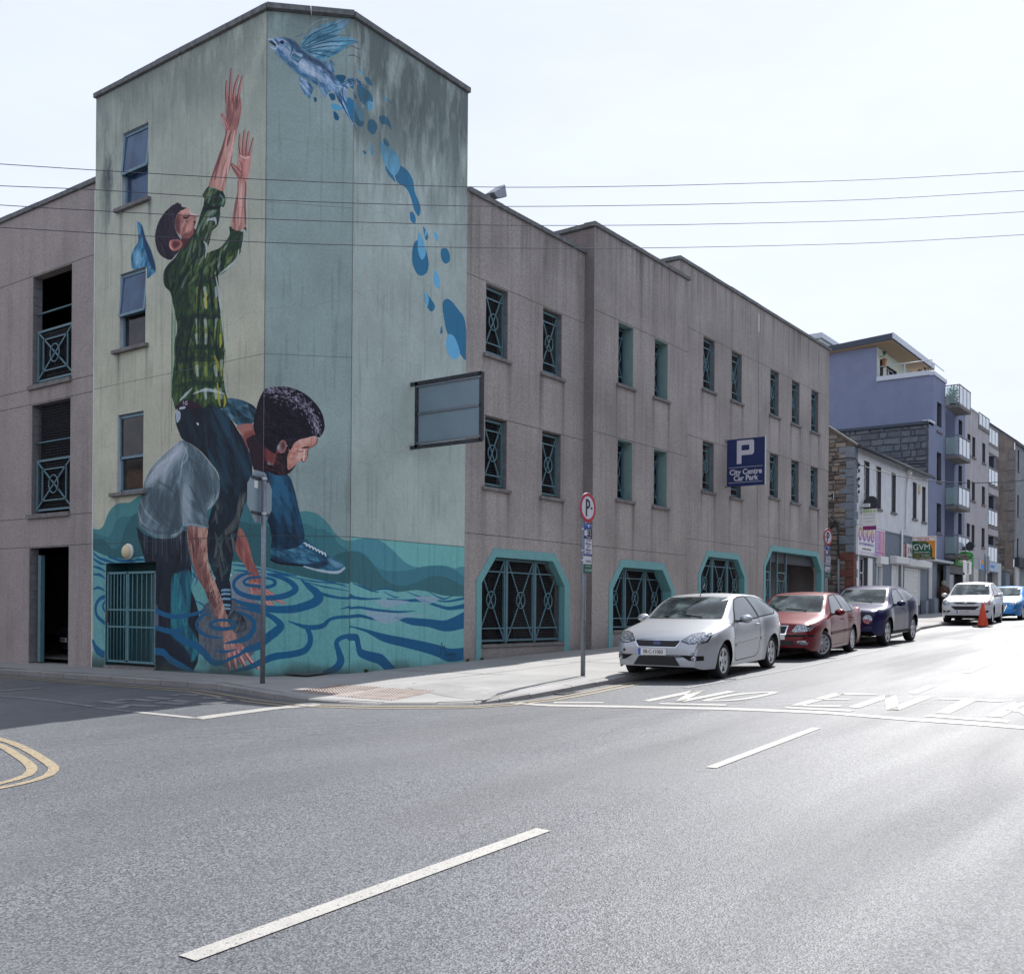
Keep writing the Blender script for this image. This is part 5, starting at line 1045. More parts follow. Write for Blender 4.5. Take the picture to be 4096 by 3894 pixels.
CV *= (1 - np.clip((g2 - .62) * 1.2, 0, .2) * .35)[..., None]
def crack(s, z, an, L, a=.32, w_=.6):
    P = [(s, z)]; t = an
    while L > 0:
        d = rs.uniform(.05, .14); t = an + rs.randn() * .5; P.append((P[-1][0] + math.cos(t) * d, P[-1][1] + math.sin(t) * d)); L -= d
        if rs.rand() < .06 and L > .6: crack(P[-1][0], P[-1][1], an + rs.choice([-1.1, 1.1]), L * .5, a * .8, w_)
    pstroke([(p[0] * PPM, (p[1] - _Z0) * PPM) for p in P], [w_, w_ * .7], (84, 92, 92), a)
for s, z, an, L in ((5.8, 10.1, -.1, 1.6), (5.85, 8.3, -.05, 1.5), (5.8, 6.9, .1, 1.6), (6.0, 5.3, -.2, 1.4), (5.9, 3.6, .3, 1.3), (6.5, 3.5, -1.2, 1.6), (7.5, 9.2, -.12, 3.2), (7.45, 7.4, -.25, 2.6), (7.5, 5.4, -.3, 2.8), (8.3, 5.2, -1.2, 2.4), (7.6, 4.1, .25, 1.8), (8.6, 4.4, .5, 1.8), (9.6, 4.0, -.3, 1.2), (4.3, 6.9, -.05, 1.4), (3.9, 8.6, .15, 1.6), (.3, 4.9, .1, 1.2), (2.1, 5.4, -1., 1.2), (2.6, 9.8, .1, 2.4), (9.0, 8.2, -.15, 1.8), (8.0, 6.3, .2, 2.), (.1, 8.3, .05, .9)): crack(s, z, an, L)
pstroke([(0, (6.14 - _Z0) * PPM), (5.77 * PPM, (6.11 - _Z0) * PPM), (_S1 * PPM, (6.11 - _Z0) * PPM)], [.9, .9], (84, 92, 92), .7)
pstroke([(0, (2.67 - _Z0) * PPM), (_SW * PPM, (2.66 - _Z0) * PPM)], [1., 1.], (56, 66, 70), .8)
pstroke([(5.77 * PPM, (9.0 - _Z0) * PPM), (_S1 * PPM, (8.98 - _Z0) * PPM)], [.8, .8], (96, 96, 84), .6)
CV *= (1 + (vnoise(3, 3) - .5) * .07)[..., None]
CV = np.clip(CV, 4, 250)
_lin = np.where(CV / 255 <= .04045, CV / 255 / 12.92, ((CV / 255 + .055) / 1.055) ** 2.4) * MUR_GAIN
_lin = np.clip(_lin, 0, .85)
_s = np.where(_lin <= .0031308, _lin * 12.92, 1.055 * _lin ** (1 / 2.4) - .055)
MURAL = np.ones((TEXH, TEXW, 4), np.float32); MURAL[..., :3] = _s
# ------------------------------------------------------------------ corner tower carrying the mural
tower = thing('corner_tower', 'tall chamfered corner tower covered by a mural of two people in water', 'tower', (0, 0, 0))
TW = 6.93; ZT = 12.62; S0 = TW - 1.16; S1 = S0 + 1.16 * math.sqrt(2); S2 = S1 + 4.64 - 1.16
MUR_W, MUR_Z0, MUR_Z1 = S2, -.35, 12.75
def mural_uv(s, z): return (s / MUR_W, (z - MUR_Z0) / (MUR_Z1 - MUR_Z0))
TWIN = [(4.95, 5.9, 9.95, 11.565), (5.0, 5.95, 6.87, 8.515), (5.04, 5.99, 3.76, 5.455)]
TDOOR = (4.56, 6.42, -.02, 2.235)
def uvwall(name, fn, outer, holes, depth, nrm, sfn, parent):
    g = MB(); v, f = cdt(outer, holes); g.add([fn(p.x, p.y) for p in v], f); nv = len(v)
    n = Vector(nrm); g.mi = 1
    for h in holes:
        k = len(h); a = [Vector(fn(*p)) for p in h]; b = [p - n * depth for p in a]; g.add(a + b, [(i, (i + 1) % k, k + (i + 1) % k, k + i) for i in range(k)])
    me = bpy.data.meshes.new(name); me.from_pydata(g.v, [], g.f); me.polygons.foreach_set('material_index', g.m)
    uv = me.uv_layers.new(name='mural'); coords = [(p.x, p.y) for p in v]
    for poly in me.polygons:
        for li in poly.loop_indices:
            vi = me.loops[li].vertex_index
            uv.data[li].uv = mural_uv(sfn(coords[vi][0]), coords[vi][1]) if vi < nv else (0, 0)
    bm = bmesh.new(); bm.from_mesh(me)
    for fc in bm.faces:
        if fc.material_index == 0 and fc.normal.dot(n) < 0: fc.normal_flip()
    bm.to_mesh(me); bm.free()
    o = link(name, me, parent, [MT['mural'], MT['reveal']]); return o
MT['reveal'] = mk('tower_reveal_render', srgb(196, 200, 205), .08, 5, .8, .2, 40)
img = bpy.data.images.new('mural_paint', TEXW, TEXH)
img.pixels.foreach_set(MURAL.ravel()); img.update(); img.pack()
m = NT('mural_paint'); ti = m.n('ShaderNodeTexImage'); ti.image = img; ti.extension = 'EXTEND'
uvn = m.n('ShaderNodeUVMap'); uvn.uv_map = 'mural'; m.l(uvn.outputs[0], ti.inputs[0])
fine = m.noise(sc=24., detail=4, rough=.65)
c_ = m.mix(m.math('MULTIPLY', m.rampv(fine, .35, .75), .16), ti.outputs['Color'], (.12, .13, .12, 1))
m.col(c_); m.rough(.8); m.b.inputs['Specular IOR Level'].default_value = .25; m.bump(m.noise(sc=55., detail=3), .25, .008)
MT['mural'] = m.m
L = [rect(*q) for q in TWIN] + [rect(*TDOOR)]
outL = [(1.16, -.3), (4.56, -.3), (4.56, -.2), (6.42, -.2), (6.42, -.3), (TW, -.3), (TW, ZT), (1.16, ZT)]
uvwall('painted_wall', lambda a, z: (0, a, z), rect(1.16, TW, -.3, ZT), L, .16, (-1, 0, 0), lambda a: TW - a, tower)
s2 = math.sqrt(.5)
uvwall('painted_wall', lambda a, z: (a * s2, 1.16 - a * s2, z), rect(0, S1 - S0, -.3, ZT), [], .1, (-s2, -s2, 0), lambda a: S0 + a, tower)
uvwall('painted_wall', lambda a, z: (a, 0, z), rect(1.16, 4.64, -.3, ZT), [], .1, (0, -1, 0), lambda a: S1 + a - 1.16, tower)
g = MB(); g.add([(4.64, 0, 10.3), (4.64, 6.9, 10.3), (4.64, 6.9, ZT), (4.64, 0, ZT)], [(3, 2, 1, 0)]); g.add([(0, TW, 10.3), (4.64, TW, 10.3), (4.64, TW, ZT), (0, TW, ZT)], [(0, 1, 2, 3)]); g.build('rear_wall', MT['roughcast'], tower)
g = MB(); g.prism([(.02, 1.17), (1.17, .02), (4.62, .02), (4.62, 6.9), (.02, 6.9)], 12.2, 12.4, lambda p, t: (p[0], p[1], t)); g.build('roof_slab', MT['inside'], tower)
coping(tower, (0, TW + .04, 0), (0, 1.13, 0), 12.76, nrm=(-1, 0, 0)); coping(tower, (-.03, 1.14, 0), (1.14, -.03, 0), 12.76, nrm=(-1, -1, 0), stone=.83); coping(tower, (1.13, 0, 0), (4.68, 0, 0), 12.76)
# corner beads
for p in ((0, 1.16), (1.16, 0)):
    g = MB(); g.tube([(p[0] - .004, p[1] - .004, 0), (p[0] - .004, p[1] - .004, ZT)], .006, 6); g.build('corner_bead', MT['sill'], tower)
g = MB(); g.box(-.012, .075, TW - .004, TW + .012, -.2, 10.6); g.build('edge_trim', MT['white'], tower)
# windows: fixed lower light, top-hung vent above
MT['wframe'] = mk('window_frame_paint', srgb(104, 136, 150), .1, 6, .5)
MT['gate'] = mk('gate_paint', srgb(86, 132, 140), .12, 9, .5)
MT['dglass'] = mk('brick_reflection_glass', (.03, .027, .026, 1), .5, 3.5, .05, spec=.3)  # brownish dark colour stands in for brickwork reflected in the panes
m = NT('sky_reflection_glass'); m.col(m.ramp(m.noise((1, 1.4, 1.), 1.6, 3, .5), [(.35, (.03, .055, .11)), (.6, (.06, .11, .2))])); m.rough(.02); m.b.inputs['Specular IOR Level'].default_value = .35; m.b.inputs['Specular Tint'].default_value = (.55, .75, 1, 1); MT['tglass'] = m.m  # mottled blue in the colour imitates reflected sky
for wi, (y0, y1, z0, z1) in enumerate(TWIN):
    zm = z0 + (z1 - z0) * .46; X = .12; n = (-1, 0, 0); w_ = .06
    f = MB()
    for p, q in (((y0 + .03, z0), (y0 + .03, z1)), ((y1 - .03, z0), (y1 - .03, z1)), ((y0, z0 + .03), (y1, z0 + .03)), ((y0, z1 - .03), (y1, z1 - .03)), ((y0, zm), (y1, zm))): f.bar((X, *p), (X, *q), w_, .07, n)
    win = f.build('window', MT['wframe'], tower)
    g = MB(); g.box(X - .004, X + .004, y0 + .05, y1 - .05, z0 + .05, zm - .02); g.build('pane', MT['dglass' if wi else 'tglass'], win)
    op = .08 if wi < 2 else .0
    def vp(y, z):  # vent leaf swung out at its foot
        t = (z1 - .04 - z) / (z1 - .04 - zm); return (X - .05 - op * t, y, z)
    f = MB(); a, b, c, d = (y0 + .02, zm - .02), (y1 - .02, zm - .02), (y1 - .02, z1 - .05), (y0 + .02, z1 - .05)
    for p, q in ((a, b), (b, c), (c, d), (d, a)): f.bar(vp(*p), vp(*q), .055, .04, n)
    leaf = f.build('vent_leaf', MT['wframe'], win)
    g = MB(); g.add([vp(*p) for p in (a, b, c, d)], [(0, 1, 2, 3)]); g.build('pane', MT['dglass' if wi == 2 else 'tglass'], win)
    s = MB(); s.box(-.09, .12, y0 - .12, y1 + .2, z0 - .08, z0); s.build('sill', MT['sill'], tower, bevel=.008)
    g = MB(); g.box(.5, .56, y0 - .4, y1 + .4, z0 - .3, z1 + .3); g.build('room_wall', MT['inside'], tower)
# door recess, gate
y0, y1, z0, z1 = TDOOR
g = MB(); g.box(-.03, .6, y0 - .0, y1, -.28, .0); g.build('door_step', MT['sill'], tower)
g = MB(); g.add([(.55, y0 - .1, -.2), (.55, y1 + .1, -.2), (.55, y1 + .1, z1 + .1), (.55, y0 - .1, z1 + .1)], [(0, 1, 2, 3)])
for ya, yb in ((y0 + .004, y0 + .004), (y1 - .004, y1 - .004)): g.add([(.01, ya, 0), (.55, ya, 0), (.55, ya, z1), (.01, ya, z1)], [(0, 1, 2, 3)])
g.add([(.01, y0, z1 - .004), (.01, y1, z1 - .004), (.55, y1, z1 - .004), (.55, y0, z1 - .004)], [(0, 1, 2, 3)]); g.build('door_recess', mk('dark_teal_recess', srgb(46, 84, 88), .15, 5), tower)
g = MB(); g.box(.47, .53, y0 + .12, y0 + .85, .02, 2.0); g.build('door', MT['teal_dark'], tower)
gate = MB(); gx = .03; n = (-1, 0, 0); zt = 2.02
ym = (y0 + y1) / 2 + .12
for a, b in ((y0 + .02, ym - .01), (ym + .01, y1 - .05)):
    gt = MB()
    for z in (.1, zt): gt.bar((gx, a, z), (gx, b, z), .045, .03, n)
    for z in (.85, 1.22): gt.bar((gx, a, z), (gx, b, z), .035, .02, n)
    for y in (a + .02, b - .02): gt.bar((gx, y, .1), (gx, y, zt), .04, .03, n)
    gl = gt.build('gate', MT['gate'], tower)
    k = 6
    for i in range(1, k):
        y = a + (b - a) * i / k; r = MB(); r.tube([(gx, y, .1), (gx, y, zt)], .0105, 6); r.build('bar', MT['gate'], gl)
r = MB(); r.box(gx - .05, gx - .02, y1 - .14, y1 - .06, .95, 1.2); r.build('padlock', MT['dark'], tower)
lamp = thing('bulkhead_lamp', 'round cream bulkhead lamp on the painted wall above the gate', 'wall lamp', (-.02, 5.53, 2.47))
g = MB(); g.lathe([(.0, .0), (.17, .0), (.175, .05), (.15, .07)], (0, 5.51, 2.47), 'x', 20); g.v = [(-p[0], p[1], p[2]) for p in g.v]; g.build('lamp_base', MT['white'], lamp)
g = MB(); g.lathe([(.155, .06), (.15, .09), (.11, .125), (.05, .14), (0.001, .142)], (0, 5.51, 2.47), 'x', 20); g.v = [(-p[0], p[1], p[2]) for p in g.v]; g.build('lamp_cover', mk('yellowed_plastic', srgb(212, 198, 160), .05, 6, .35), lamp)
# ------------------------------------------------------------------ buildings up the street
FX = (math.pi / 2, 0, -math.pi / 2); FY = (math.pi / 2, 0, 0)
def darkglass(name, c, rough=.06, spec=.4):
    m = NT(name); m.col(c); m.rough(rough); m.b.inputs['Specular IOR Level'].default_value = spec; return m.m
MT['far_glass'] = darkglass('far_window_glass', (.02, .024, .032, 1), .12, .12)
MT['whitewall'] = mk('white_painted_render', srgb(214, 216, 218), .1, 2, .8, .2, 40, streak=.25)
MT['shopgrey'] = mk('blue_grey_shopfront', srgb(112, 122, 134), .08, 3, .7, .1, 30)
MT['purple'] = mk('blue_violet_render', srgb(124, 132, 158), .06, 1.5, .85, .15, 60)
MT['pale'] = mk('pale_render', srgb(176, 172, 176), .1, 1.2, .9, .2, 50, streak=.3)
MT['cream'] = mk('pale_cream_render', srgb(196, 198, 196), .06, 2, .8)
MT['slate'] = mk('slate_roof', srgb(66, 68, 74), .25, 6, .7, .3, 20)
MT['fascia'] = mk('dark_fascia', srgb(62, 72, 86), .12, 6, .6)
MT['metal_l'] = mk('light_metal_flashing', srgb(190, 196, 204), .06, 8, .45, metal=.3)
MT['timber'] = mk('timber_soffit', srgb(200, 172, 140), .1, 8, .7)
MT['farstone'] = mk('dirty_rendered_stone', srgb(122, 112, 106), .3, 1.6, .95, .4, 14, streak=.5)
MT['mortar'] = mk('dark_mortar', srgb(104, 100, 97), .2, 6, .95)
STN = [mk('rubble_stone_%s' % n, srgb(*c), .22, 5, .95, .5, 16) for n, c in (('brown', (112, 104, 97)), ('grey', (126, 122, 119)), ('dark', (90, 86, 83)), ('pale', (140, 132, 124)))]
GST = [mk('grey_gable_stone_%s' % n, srgb(*c), .18, 4, .95, .5, 12) for n, c in (('cool', (106, 113, 121)), ('mid', (96, 102, 110)), ('light', (114, 118, 123)))]
MT['quoin'] = mk('limestone_quoin', srgb(116, 127, 138), .14, 5, .9, .4, 16)
MT['quoin_red'] = mk('red_stained_quoin', srgb(112, 74, 66), .3, 5, .9, .4, 16)
m = NT('clear_balcony_glass'); tb = m.n('ShaderNodeBsdfTransparent'); tb.inputs[0].default_value = (.8, .9, .88, 1); mxs = m.n('ShaderNodeMixShader'); mxs.inputs[0].default_value = .35; m.l(tb.outputs[0], mxs.inputs[1]); m.l(m.b.outputs[0], mxs.inputs[2]); m.l(mxs.outputs[0], m.out.inputs[0]); m.col(srgb(190, 206, 204)); m.rough(.05); MT['clearglass'] = m.m
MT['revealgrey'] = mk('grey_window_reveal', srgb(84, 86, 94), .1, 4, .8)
MT['quoin_far'] = mk('brown_grey_quoin', srgb(116, 112, 110), .2, 3, .9, .4, 16)
MT['railglass'] = darkglass('balcony_glass', srgb(196, 206, 214), .08)  # pale opaque colour stands in for sun shining through frosted panels
def simple(name, mat, parent, *boxes, bevel=0):
    res = None
    for b in boxes:
        g = MB(); g.box(*b); o = g.build(name, mat, parent, bevel=bevel); res = res or o
    return res
def stones(parent, X, y0, y1, z0, z1, zf, mats, hr, wr, name='stone', dep=.05, jit=.02):
    """coursed rubble on a wall facing -X; zf(y) = top line"""
    z = z0
    while z < z1:
        h = random.uniform(*hr); y = y0 - random.uniform(0, .1)
        while y < y1:
            w_ = random.uniform(*wr); a, b = max(y, y0), min(y + w_, y1)
            zt = min(z + h, zf(a), zf(b))
            if b - a > .06 and zt - z > .05:
                g = MB(); p = random.uniform(.3, 1) * dep; j = lambda: random.uniform(.003, jit)
                A = [(a + j(), z + j()), (b - j(), z + j()), (b - j(), zt - j()), (a + j(), zt - j())]
                k = .02
                B = [(A[0][0] + k, A[0][1] + k), (A[1][0] - k, A[1][1] + k), (A[2][0] - k, A[2][1] - k), (A[3][0] + k, A[3][1] - k)]
                g.add([(X, *q) for q in A] + [(X - p, *q) for q in B], [(4, 5, 6, 7), (0, 1, 5, 4), (1, 2, 6, 5), (2, 3, 7, 6), (3, 0, 4, 7)])
                g.build(name, random.choice(mats), parent)
            y += w_
        z += h
def wall_front(parent, x0, x1, z0, z1, Y, holes, mat, depth=.25, name='front_wall'):
    g = MB(); panel(g, wallY(Y), rect(x0, x1, z0, z1), [rect(*h) for h in holes], depth, (0, -1, 0)); return g.build(name, mat, parent)
def fwin(parent, x0, x1, z0, z1, Y=0, d=.2, bars=(), frame=None, sill=True, vert=False):
    f = MB(); n = (0, -1, 0); w_ = .07
    for p, q in (((x0 + .035, z0), (x0 + .035, z1)), ((x1 - .035, z0), (x1 - .035, z1)), ((x0, z0 + .035), (x1, z0 + .035)), ((x0, z1 - .035), (x1, z1 - .035))): f.bar((p[0], Y + d, p[1]), (q[0], Y + d, q[1]), w_, .06, n)
    for b in bars: f.bar((x0, Y + d, b), (x1, Y + d, b), .06, .06, n)
    if vert: f.bar(((x0 + x1) / 2, Y + d, z0), ((x0 + x1) / 2, Y + d, z1), .06, .06, n)
    o = f.build('window', frame or MT['white'], parent)
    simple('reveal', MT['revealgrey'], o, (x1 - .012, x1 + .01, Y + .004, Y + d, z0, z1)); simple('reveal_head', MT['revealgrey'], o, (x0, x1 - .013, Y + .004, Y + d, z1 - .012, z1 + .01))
    simple('pane', MT['far_glass'], o, (x0 + .03, x1 - .03, Y + d + .004, Y + d + .02, z0 + .03, z1 - .03))
    if sill: simple('sill', MT['sill'], o, (x0 - .08, x1 + .08, Y - .07, Y + d - .04, z0 - .1, z0))
    return o
# ---- white corner building with stone gable
wb = thing('corner_shop_building', 'white two storey shop building with stone gable and grey quoins past the lane', 'building', (31.1, 0, .9))
WW = [(32.39, 33.17, 6.02, 7.98), (34.14, 34.9, 6.02, 7.95), (36.47, 37.22, 6.05, 7.92), (40.11, 40.84, 6.03, 7.86), (41.84, 42.55, 6.0, 7.82)]
wall_front(wb, 31.1, 43.0, 5.06, 8.42, 0, WW, MT['whitewall'])
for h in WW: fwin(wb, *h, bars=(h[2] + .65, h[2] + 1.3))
SHO = [(31.96, 33.0, 1.7, 3.72), (34.3, 35.1, 1.15, 3.52), (36.6, 37.6, 1.35, 3.58), (38.7, 41.5, 1.7, 3.55)]
wall_front(wb, 31.1, 43.0, .6, 5.05, 0, SHO, MT['shopgrey'])
g = MB(); g.box(31.12, 43, -.03, .02, 5.03, 5.1); g.build('string_course', MT['shopgrey'], wb)
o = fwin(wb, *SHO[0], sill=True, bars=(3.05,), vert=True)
simple('poster', mk('window_poster', srgb(226, 216, 226), .05), o, (32.1, 32.55, .17, .18, 1.8, 2.75)); simple('poster', mk('pink_poster', srgb(206, 70, 110), .05), o, (32.12, 32.52, .155, .165, 2.2, 2.5))
simple('window_surround', MT['white'], wb, (33.0, 33.62, -.03, .02, 1.6, 3.72))
d = simple('door', mk('panel_door_paint', srgb(120, 126, 134), .05), wb, (34.32, 35.08, .12, .18, 1.1, 3.4)); simple('door_frame', MT['white'], d, (34.3, 34.38, -.02, .2, 1.1, 3.52), (35.02, 35.12, -.02, .2, 1.1, 3.52), (34.38, 35.02, -.02, .2, 3.42, 3.52))
for (a, b, c0, c1), (ba, bb, bz0, bz1) in ((SHO[2], (36.35, 38.5, 3.6, 3.98)), (SHO[3], (38.62, 42.65, 3.57, 3.97))):
    sh = simple('roller_shutter', MT['white'], wb, (a, a + .06, -.03, .1, c0, c1), (b - .06, b, -.03, .1, c0, c1))
    k = int((c1 - c0) / .09)
    for i in range(k):
        z = c0 + (c1 - c0) * i / k; h = (c1 - c0) / k
        g = MB(); g.add([(x, y, zz_) for x in (a + .06, b - .06) for y, zz_ in ((.06, z), (.03, z + h * .25), (.03, z + h * .75), (.06, z + h * .98))], [(0, 1, 5, 4), (1, 2, 6, 5), (2, 3, 7, 6)]); g.build('slat', MT['white'], sh)
    bx = MB(); bx.prism([(.0, bz0), (-.3, bz0 + .06), (-.34, bz1 - .08), (-.2, bz1), (.0, bz1)], ba, bb, lambda p, t: (t, p[0], p[1])); bx.build('shutter_box', MT['white'], sh)
simple('shutter_box', MT['white'], wb, (34.2, 35.4, -.22, .0, 3.52, 3.86))
for x in (38.75,):
    p = MB(); p.box(x + .2, x + .5, -.2, -.02, 8.1, 8.32); p.tube([(x + .35, -.1, 8.15), (x + .1, -.08, 7.2), (x + .02, -.08, 5.35), (x - .72, -.08, 5.28), (x - .74, -.08, 1.3)], .055, 8); p.build('downpipe', MT['white'], wb)
# gable and roof
zg = lambda y: 8.5 + .74 * y
g = MB(); g.add([(31.12, 0, .5), (31.12, 9, .5), (31.12, 9, 8.5), (31.12, 4.5, zg(4.5)), (31.12, 0, 8.5)], [(0, 1, 2, 3, 4)]); g.build('gable_wall', MT['mortar'], wb)
qz = 1.0; i = 0
while qz < 7.6:
    h = .36; wd = .64 if i % 2 else .36; mat_ = MT['quoin'] if qz > 3.7 else MT['quoin_red']
    simple('quoin', mat_, wb, (31.07, 31.42 if i % 2 else 31.6, -.015, wd, qz, qz + h - .02), bevel=.012); qz += h; i += 1
    if qz < 5.0: simple('toothed_band', MT['white'], wb, (31.62 if i % 2 else 31.45, 31.75, -.02, .0, qz, qz + h - .0))
simple('quoin', MT['quoin'], wb, (31.07, 31.5, -.016, .68, qz, 8.42), bevel=.012)
stones(wb, 31.1, .36, 2.3, 1.0, 9.6, lambda y: zg(y) - .05, STN, (.14, .26), (.25, .6))
rz_ = lambda y, o=0: 8.36 + .36 * (y + .28) + o
rf = MB(); rf.hexa([(31.25, -.28, rz_(-.28)), (43.05, -.28, rz_(-.28)), (43.05, 4.5, rz_(4.5)), (31.25, 4.5, rz_(4.5))], [(31.25, -.28, rz_(-.28, .1)), (43.05, -.28, rz_(-.28, .1)), (43.05, 4.5, rz_(4.5, .1)), (31.25, 4.5, rz_(4.5, .1))]); rf.build('roof', MT['slate'], wb)
rf = MB(); rf.hexa([(31.25, 4.51, rz_(4.5)), (43.05, 4.51, rz_(4.5)), (43.05, 9.2, 8.4), (31.25, 9.2, 8.4)], [(31.25, 4.51, rz_(4.5, .1)), (43.05, 4.51, rz_(4.5, .1)), (43.05, 9.2, 8.5), (31.25, 9.2, 8.5)]); rf.build('roof', MT['slate'], wb)
g = MB(); g.hexa([(31.02, -.1, 8.42), (31.35, -.1, 8.42), (31.35, 4.5, zg(4.5) - .08), (31.02, 4.5, zg(4.5) - .08)], [(31.02, -.1, 8.52), (31.35, -.1, 8.52), (31.35, 4.5, zg(4.5) + .05), (31.02, 4.5, zg(4.5) + .05)]); g.build('verge_coping', MT['mortar'], wb)
gt = MB(); gt.tube([(31.0, -.33, 8.33), (43.0, -.33, 8.33)], .07, 8); gt.build('gutter', MT['dark'], wb)
ins = thing('insulator', 'upper of the brown cable insulators on the white building corner', 'insulator', (31.44, -.08, 7.66))
def insul(root):
    g = MB(); g.lathe([(.0, -.06), (.045, -.06), (.03, -.02), (.055, .0), (.03, .03), (.05, .05), (.0, .08)], (0, 0, 0), 'z', 10); o = g.build('ceramic', MT['dark'], root, False)
    g = MB(); g.tube([(0, 0, -.05), (0, .05, -.1), (0, .08, -.08)], .01, 6); g.build('hook', MT['dark'], root, False)
insul(ins); ins['group'] = 'cable insulators in a column'; 
for z, lb in ((7.4, 'second'), (7.06, 'middle'), (6.74, 'fourth'), (6.5, 'lowest')):
    c = ins.copy(); COL.objects.link(c); c.location = (31.45, -.08, z); c['label'] = '%s cable insulator in the column beside the quoins' % lb
    for ch in list(ins.children): k = ch.copy(); COL.objects.link(k); k.parent = c
ins['label'] = 'topmost cable insulator in the column beside the quoins'
cb = MB(); P = [Vector((31.44, -.1, 7.66))]; q = Vector(atz(4120, 1918, 30)); n_ = 24
for i in range(1, n_ + 1):
    t = i / n_; p = P[0].lerp(q, t); p.z -= .35 * 4 * t * (1 - t); P.append(p)
tag(MB().tube(P, .016, 6).build('twisted_cable', MT['dark']), 'twisted black cable strung from the insulators out across the street', 'cable')
tag(MB().tube([(31.05, 1.3, 7.7), (31.04, .9, 7.9), (31.04, .3, 7.95), (31.05, -.05, 7.9), (31.4, -.09, 7.66)], .02, 6).build('service_cable', MT['dark']), 'sagging black service cable clipped across the stone gable', 'cable')
# conduit on the gable
tag(MB().tube([(31.0, .62, 1.0), (31.0, .62, 3.6)], .055, 8).build('cable_conduit', MT['galv']), 'grey steel cable conduit standing against the stone gable', 'conduit')
cu = MB(); cu.tube([(31.02, .62, 3.6), (31.03, .66, 4.8), (31.03, .75, 5.2), (31.03, 1.0, 5.5)], .025, 6); cu.tube([(31.03, 1.1, 5.4), (31.02, .85, 5.0), (31.03, 1.0, 4.9), (31.02, .8, 5.3)], .018, 6); tag(cu.build('cable_bundle', MT['dark']), 'loose tangle of black cables hanging on the stone gable', 'cables')
# signs on the white building
def plate(name, label, cat, org, boxes_mat, group=None):
    t = thing(name, label, cat, org, group)
    for nm, m_, b in boxes_mat: simple(nm, m_, t, b)
    return t
mw, mb_, mbl = MT['white'], mk('black_print', (.015, .015, .018, 1), .02), mk('navy_print', srgb(28, 44, 82), .05)
t = plate('street_nameplate', 'small black street nameplate with white lettering on the stone gable', 'street sign', (31.03, 1.4, 6.3), [('plate', mw, (31.0, 31.03, .86, 1.95, 6.17, 6.49)), ('plate_face', mb_, (30.995, 31.0, .88, 1.93, 6.19, 6.47))])
text('lettering', 'ROW', .13, mw, t, (30.99, .95, 6.4), FX, align='RIGHT'); text('lettering', 'stigh', .12, mw, t, (30.99, .93, 6.26), FX, align='RIGHT')
rb = NT('rainbow_print'); e = rb.P((1, 1, 1)); sx_ = rb.n('ShaderNodeSeparateXYZ'); rb.l(e, sx_.inputs[0])
mr = rb.rampv(sx_.outputs[0], 33.2, 35.3); rb.col(rb.ramp(mr, [(0, (.75, .65, .8)), (.3, (.28, .2, .5)), (.6, (.5, .15, .4)), (1, (.6, .12, .14))])); rb.rough(.4); MT['rainbow'] = rb.m
rb = NT('rainbow_letter'); e = rb.P((1, 1, 1)); sx_ = rb.n('ShaderNodeSeparateXYZ'); rb.l(e, sx_.inputs[0]); mr = rb.rampv(sx_.outputs[2], 4.35, 5.05)
rb.col(rb.ramp(mr, [(0, (.12, .06, .45)), (.4, (.45, .1, .4)), (.7, (.65, .3, .1)), (1, (.3, .55, .15))])); rb.rough(.4); MT['rainbow2'] = rb.m
t = plate('shop_sign', 'large rainbow printing shop board above the shop window', 'shop sign', (33.2, -.08, 3.8), [('board', mw, (31.3, 35.2, -.1, -.01, 3.8, 5.06)), ('print_panel', MT['rainbow'], (33.7, 35.12, -.108, -.1, 3.86, 5.0)), ('print_band', MT['rainbow'], (31.36, 35.12, -.106, -.1, 3.84, 3.98))])
for i, c in enumerate('KRPL'):
    g = MB(); cx_ = 31.62 + i * .57; g.add([(cx_ + .25 * math.cos(k * math.pi / 10), -.112, 4.7 + .3 * math.sin(k * math.pi / 10)) for k in range(20)], [tuple(range(20))]); g.build('logo_disc', MT['rainbow2'], t)
    text('lettering', c, .5, mw, t, (cx_, -.116, 4.68), FY, sx=.9, bold=.008)
text('lettering', 'KELLY RICHARDS PRINTING LTD', .155, MT['rainbow2'], t, (32.5, -.104, 4.28), FY, sx=.9); text('lettering', 'DIGITAL & OFFSET PRINTING  LARGE FORMAT  GRAPHIC DESIGN', .1, mw, t, (33.2, -.112, 3.91), FY, sx=1.0); text('lettering', 'www.kellyrichardsprinting.ie', .11, mbl, t, (32.5, -.104, 4.08), FY, sx=1.)
for i in range(9):
    for x in (33.8, 34.5): simple('printed_line', mw, t, (x, x + random.uniform(.35, .55), -.111, -.108, 4.88 - i * .1, 4.905 - i * .1))
t = plate('hanging_sign', 'white hanging printing shop sign with a rainbow foot on brackets', 'shop sign', (32, -.35, 5.3), [('panel', mw, (31.985, 32.02, -.68, -.05, 4.87, 5.79)), ('print_band', mk('purple_print', srgb(130, 44, 110), .1), (31.975, 31.985, -.67, -.06, 4.88, 5.05)), ('bracket', MT['dark'], (31.99, 32.01, -.05, .02, 5.62, 5.65)), ('bracket', MT['dark'], (31.99, 32.01, -.05, .02, 4.98, 5.01))])
for i, c in enumerate('KRPL'):
    g = MB(); cy_ = -.14 - i * .15; g.add([(31.98, cy_ + .065 * math.cos(k * math.pi / 8), 5.69 + .065 * math.sin(k * math.pi / 8)) for k in range(16)], [tuple(range(16))]); g.build('logo_disc', MT['rainbow2'], t); text('lettering', c, .11, mw, t, (31.972, cy_, 5.685), FX)
for i, s_ in enumerate(('KELLY RICHARDS PRINTING', 'DIGITAL & OFFSET PRINTING', 'GRAPHIC DESIGN')): text('lettering', s_, .038, MT['grey'], t, (31.978, -.365, 5.54 - i * .15), FX)
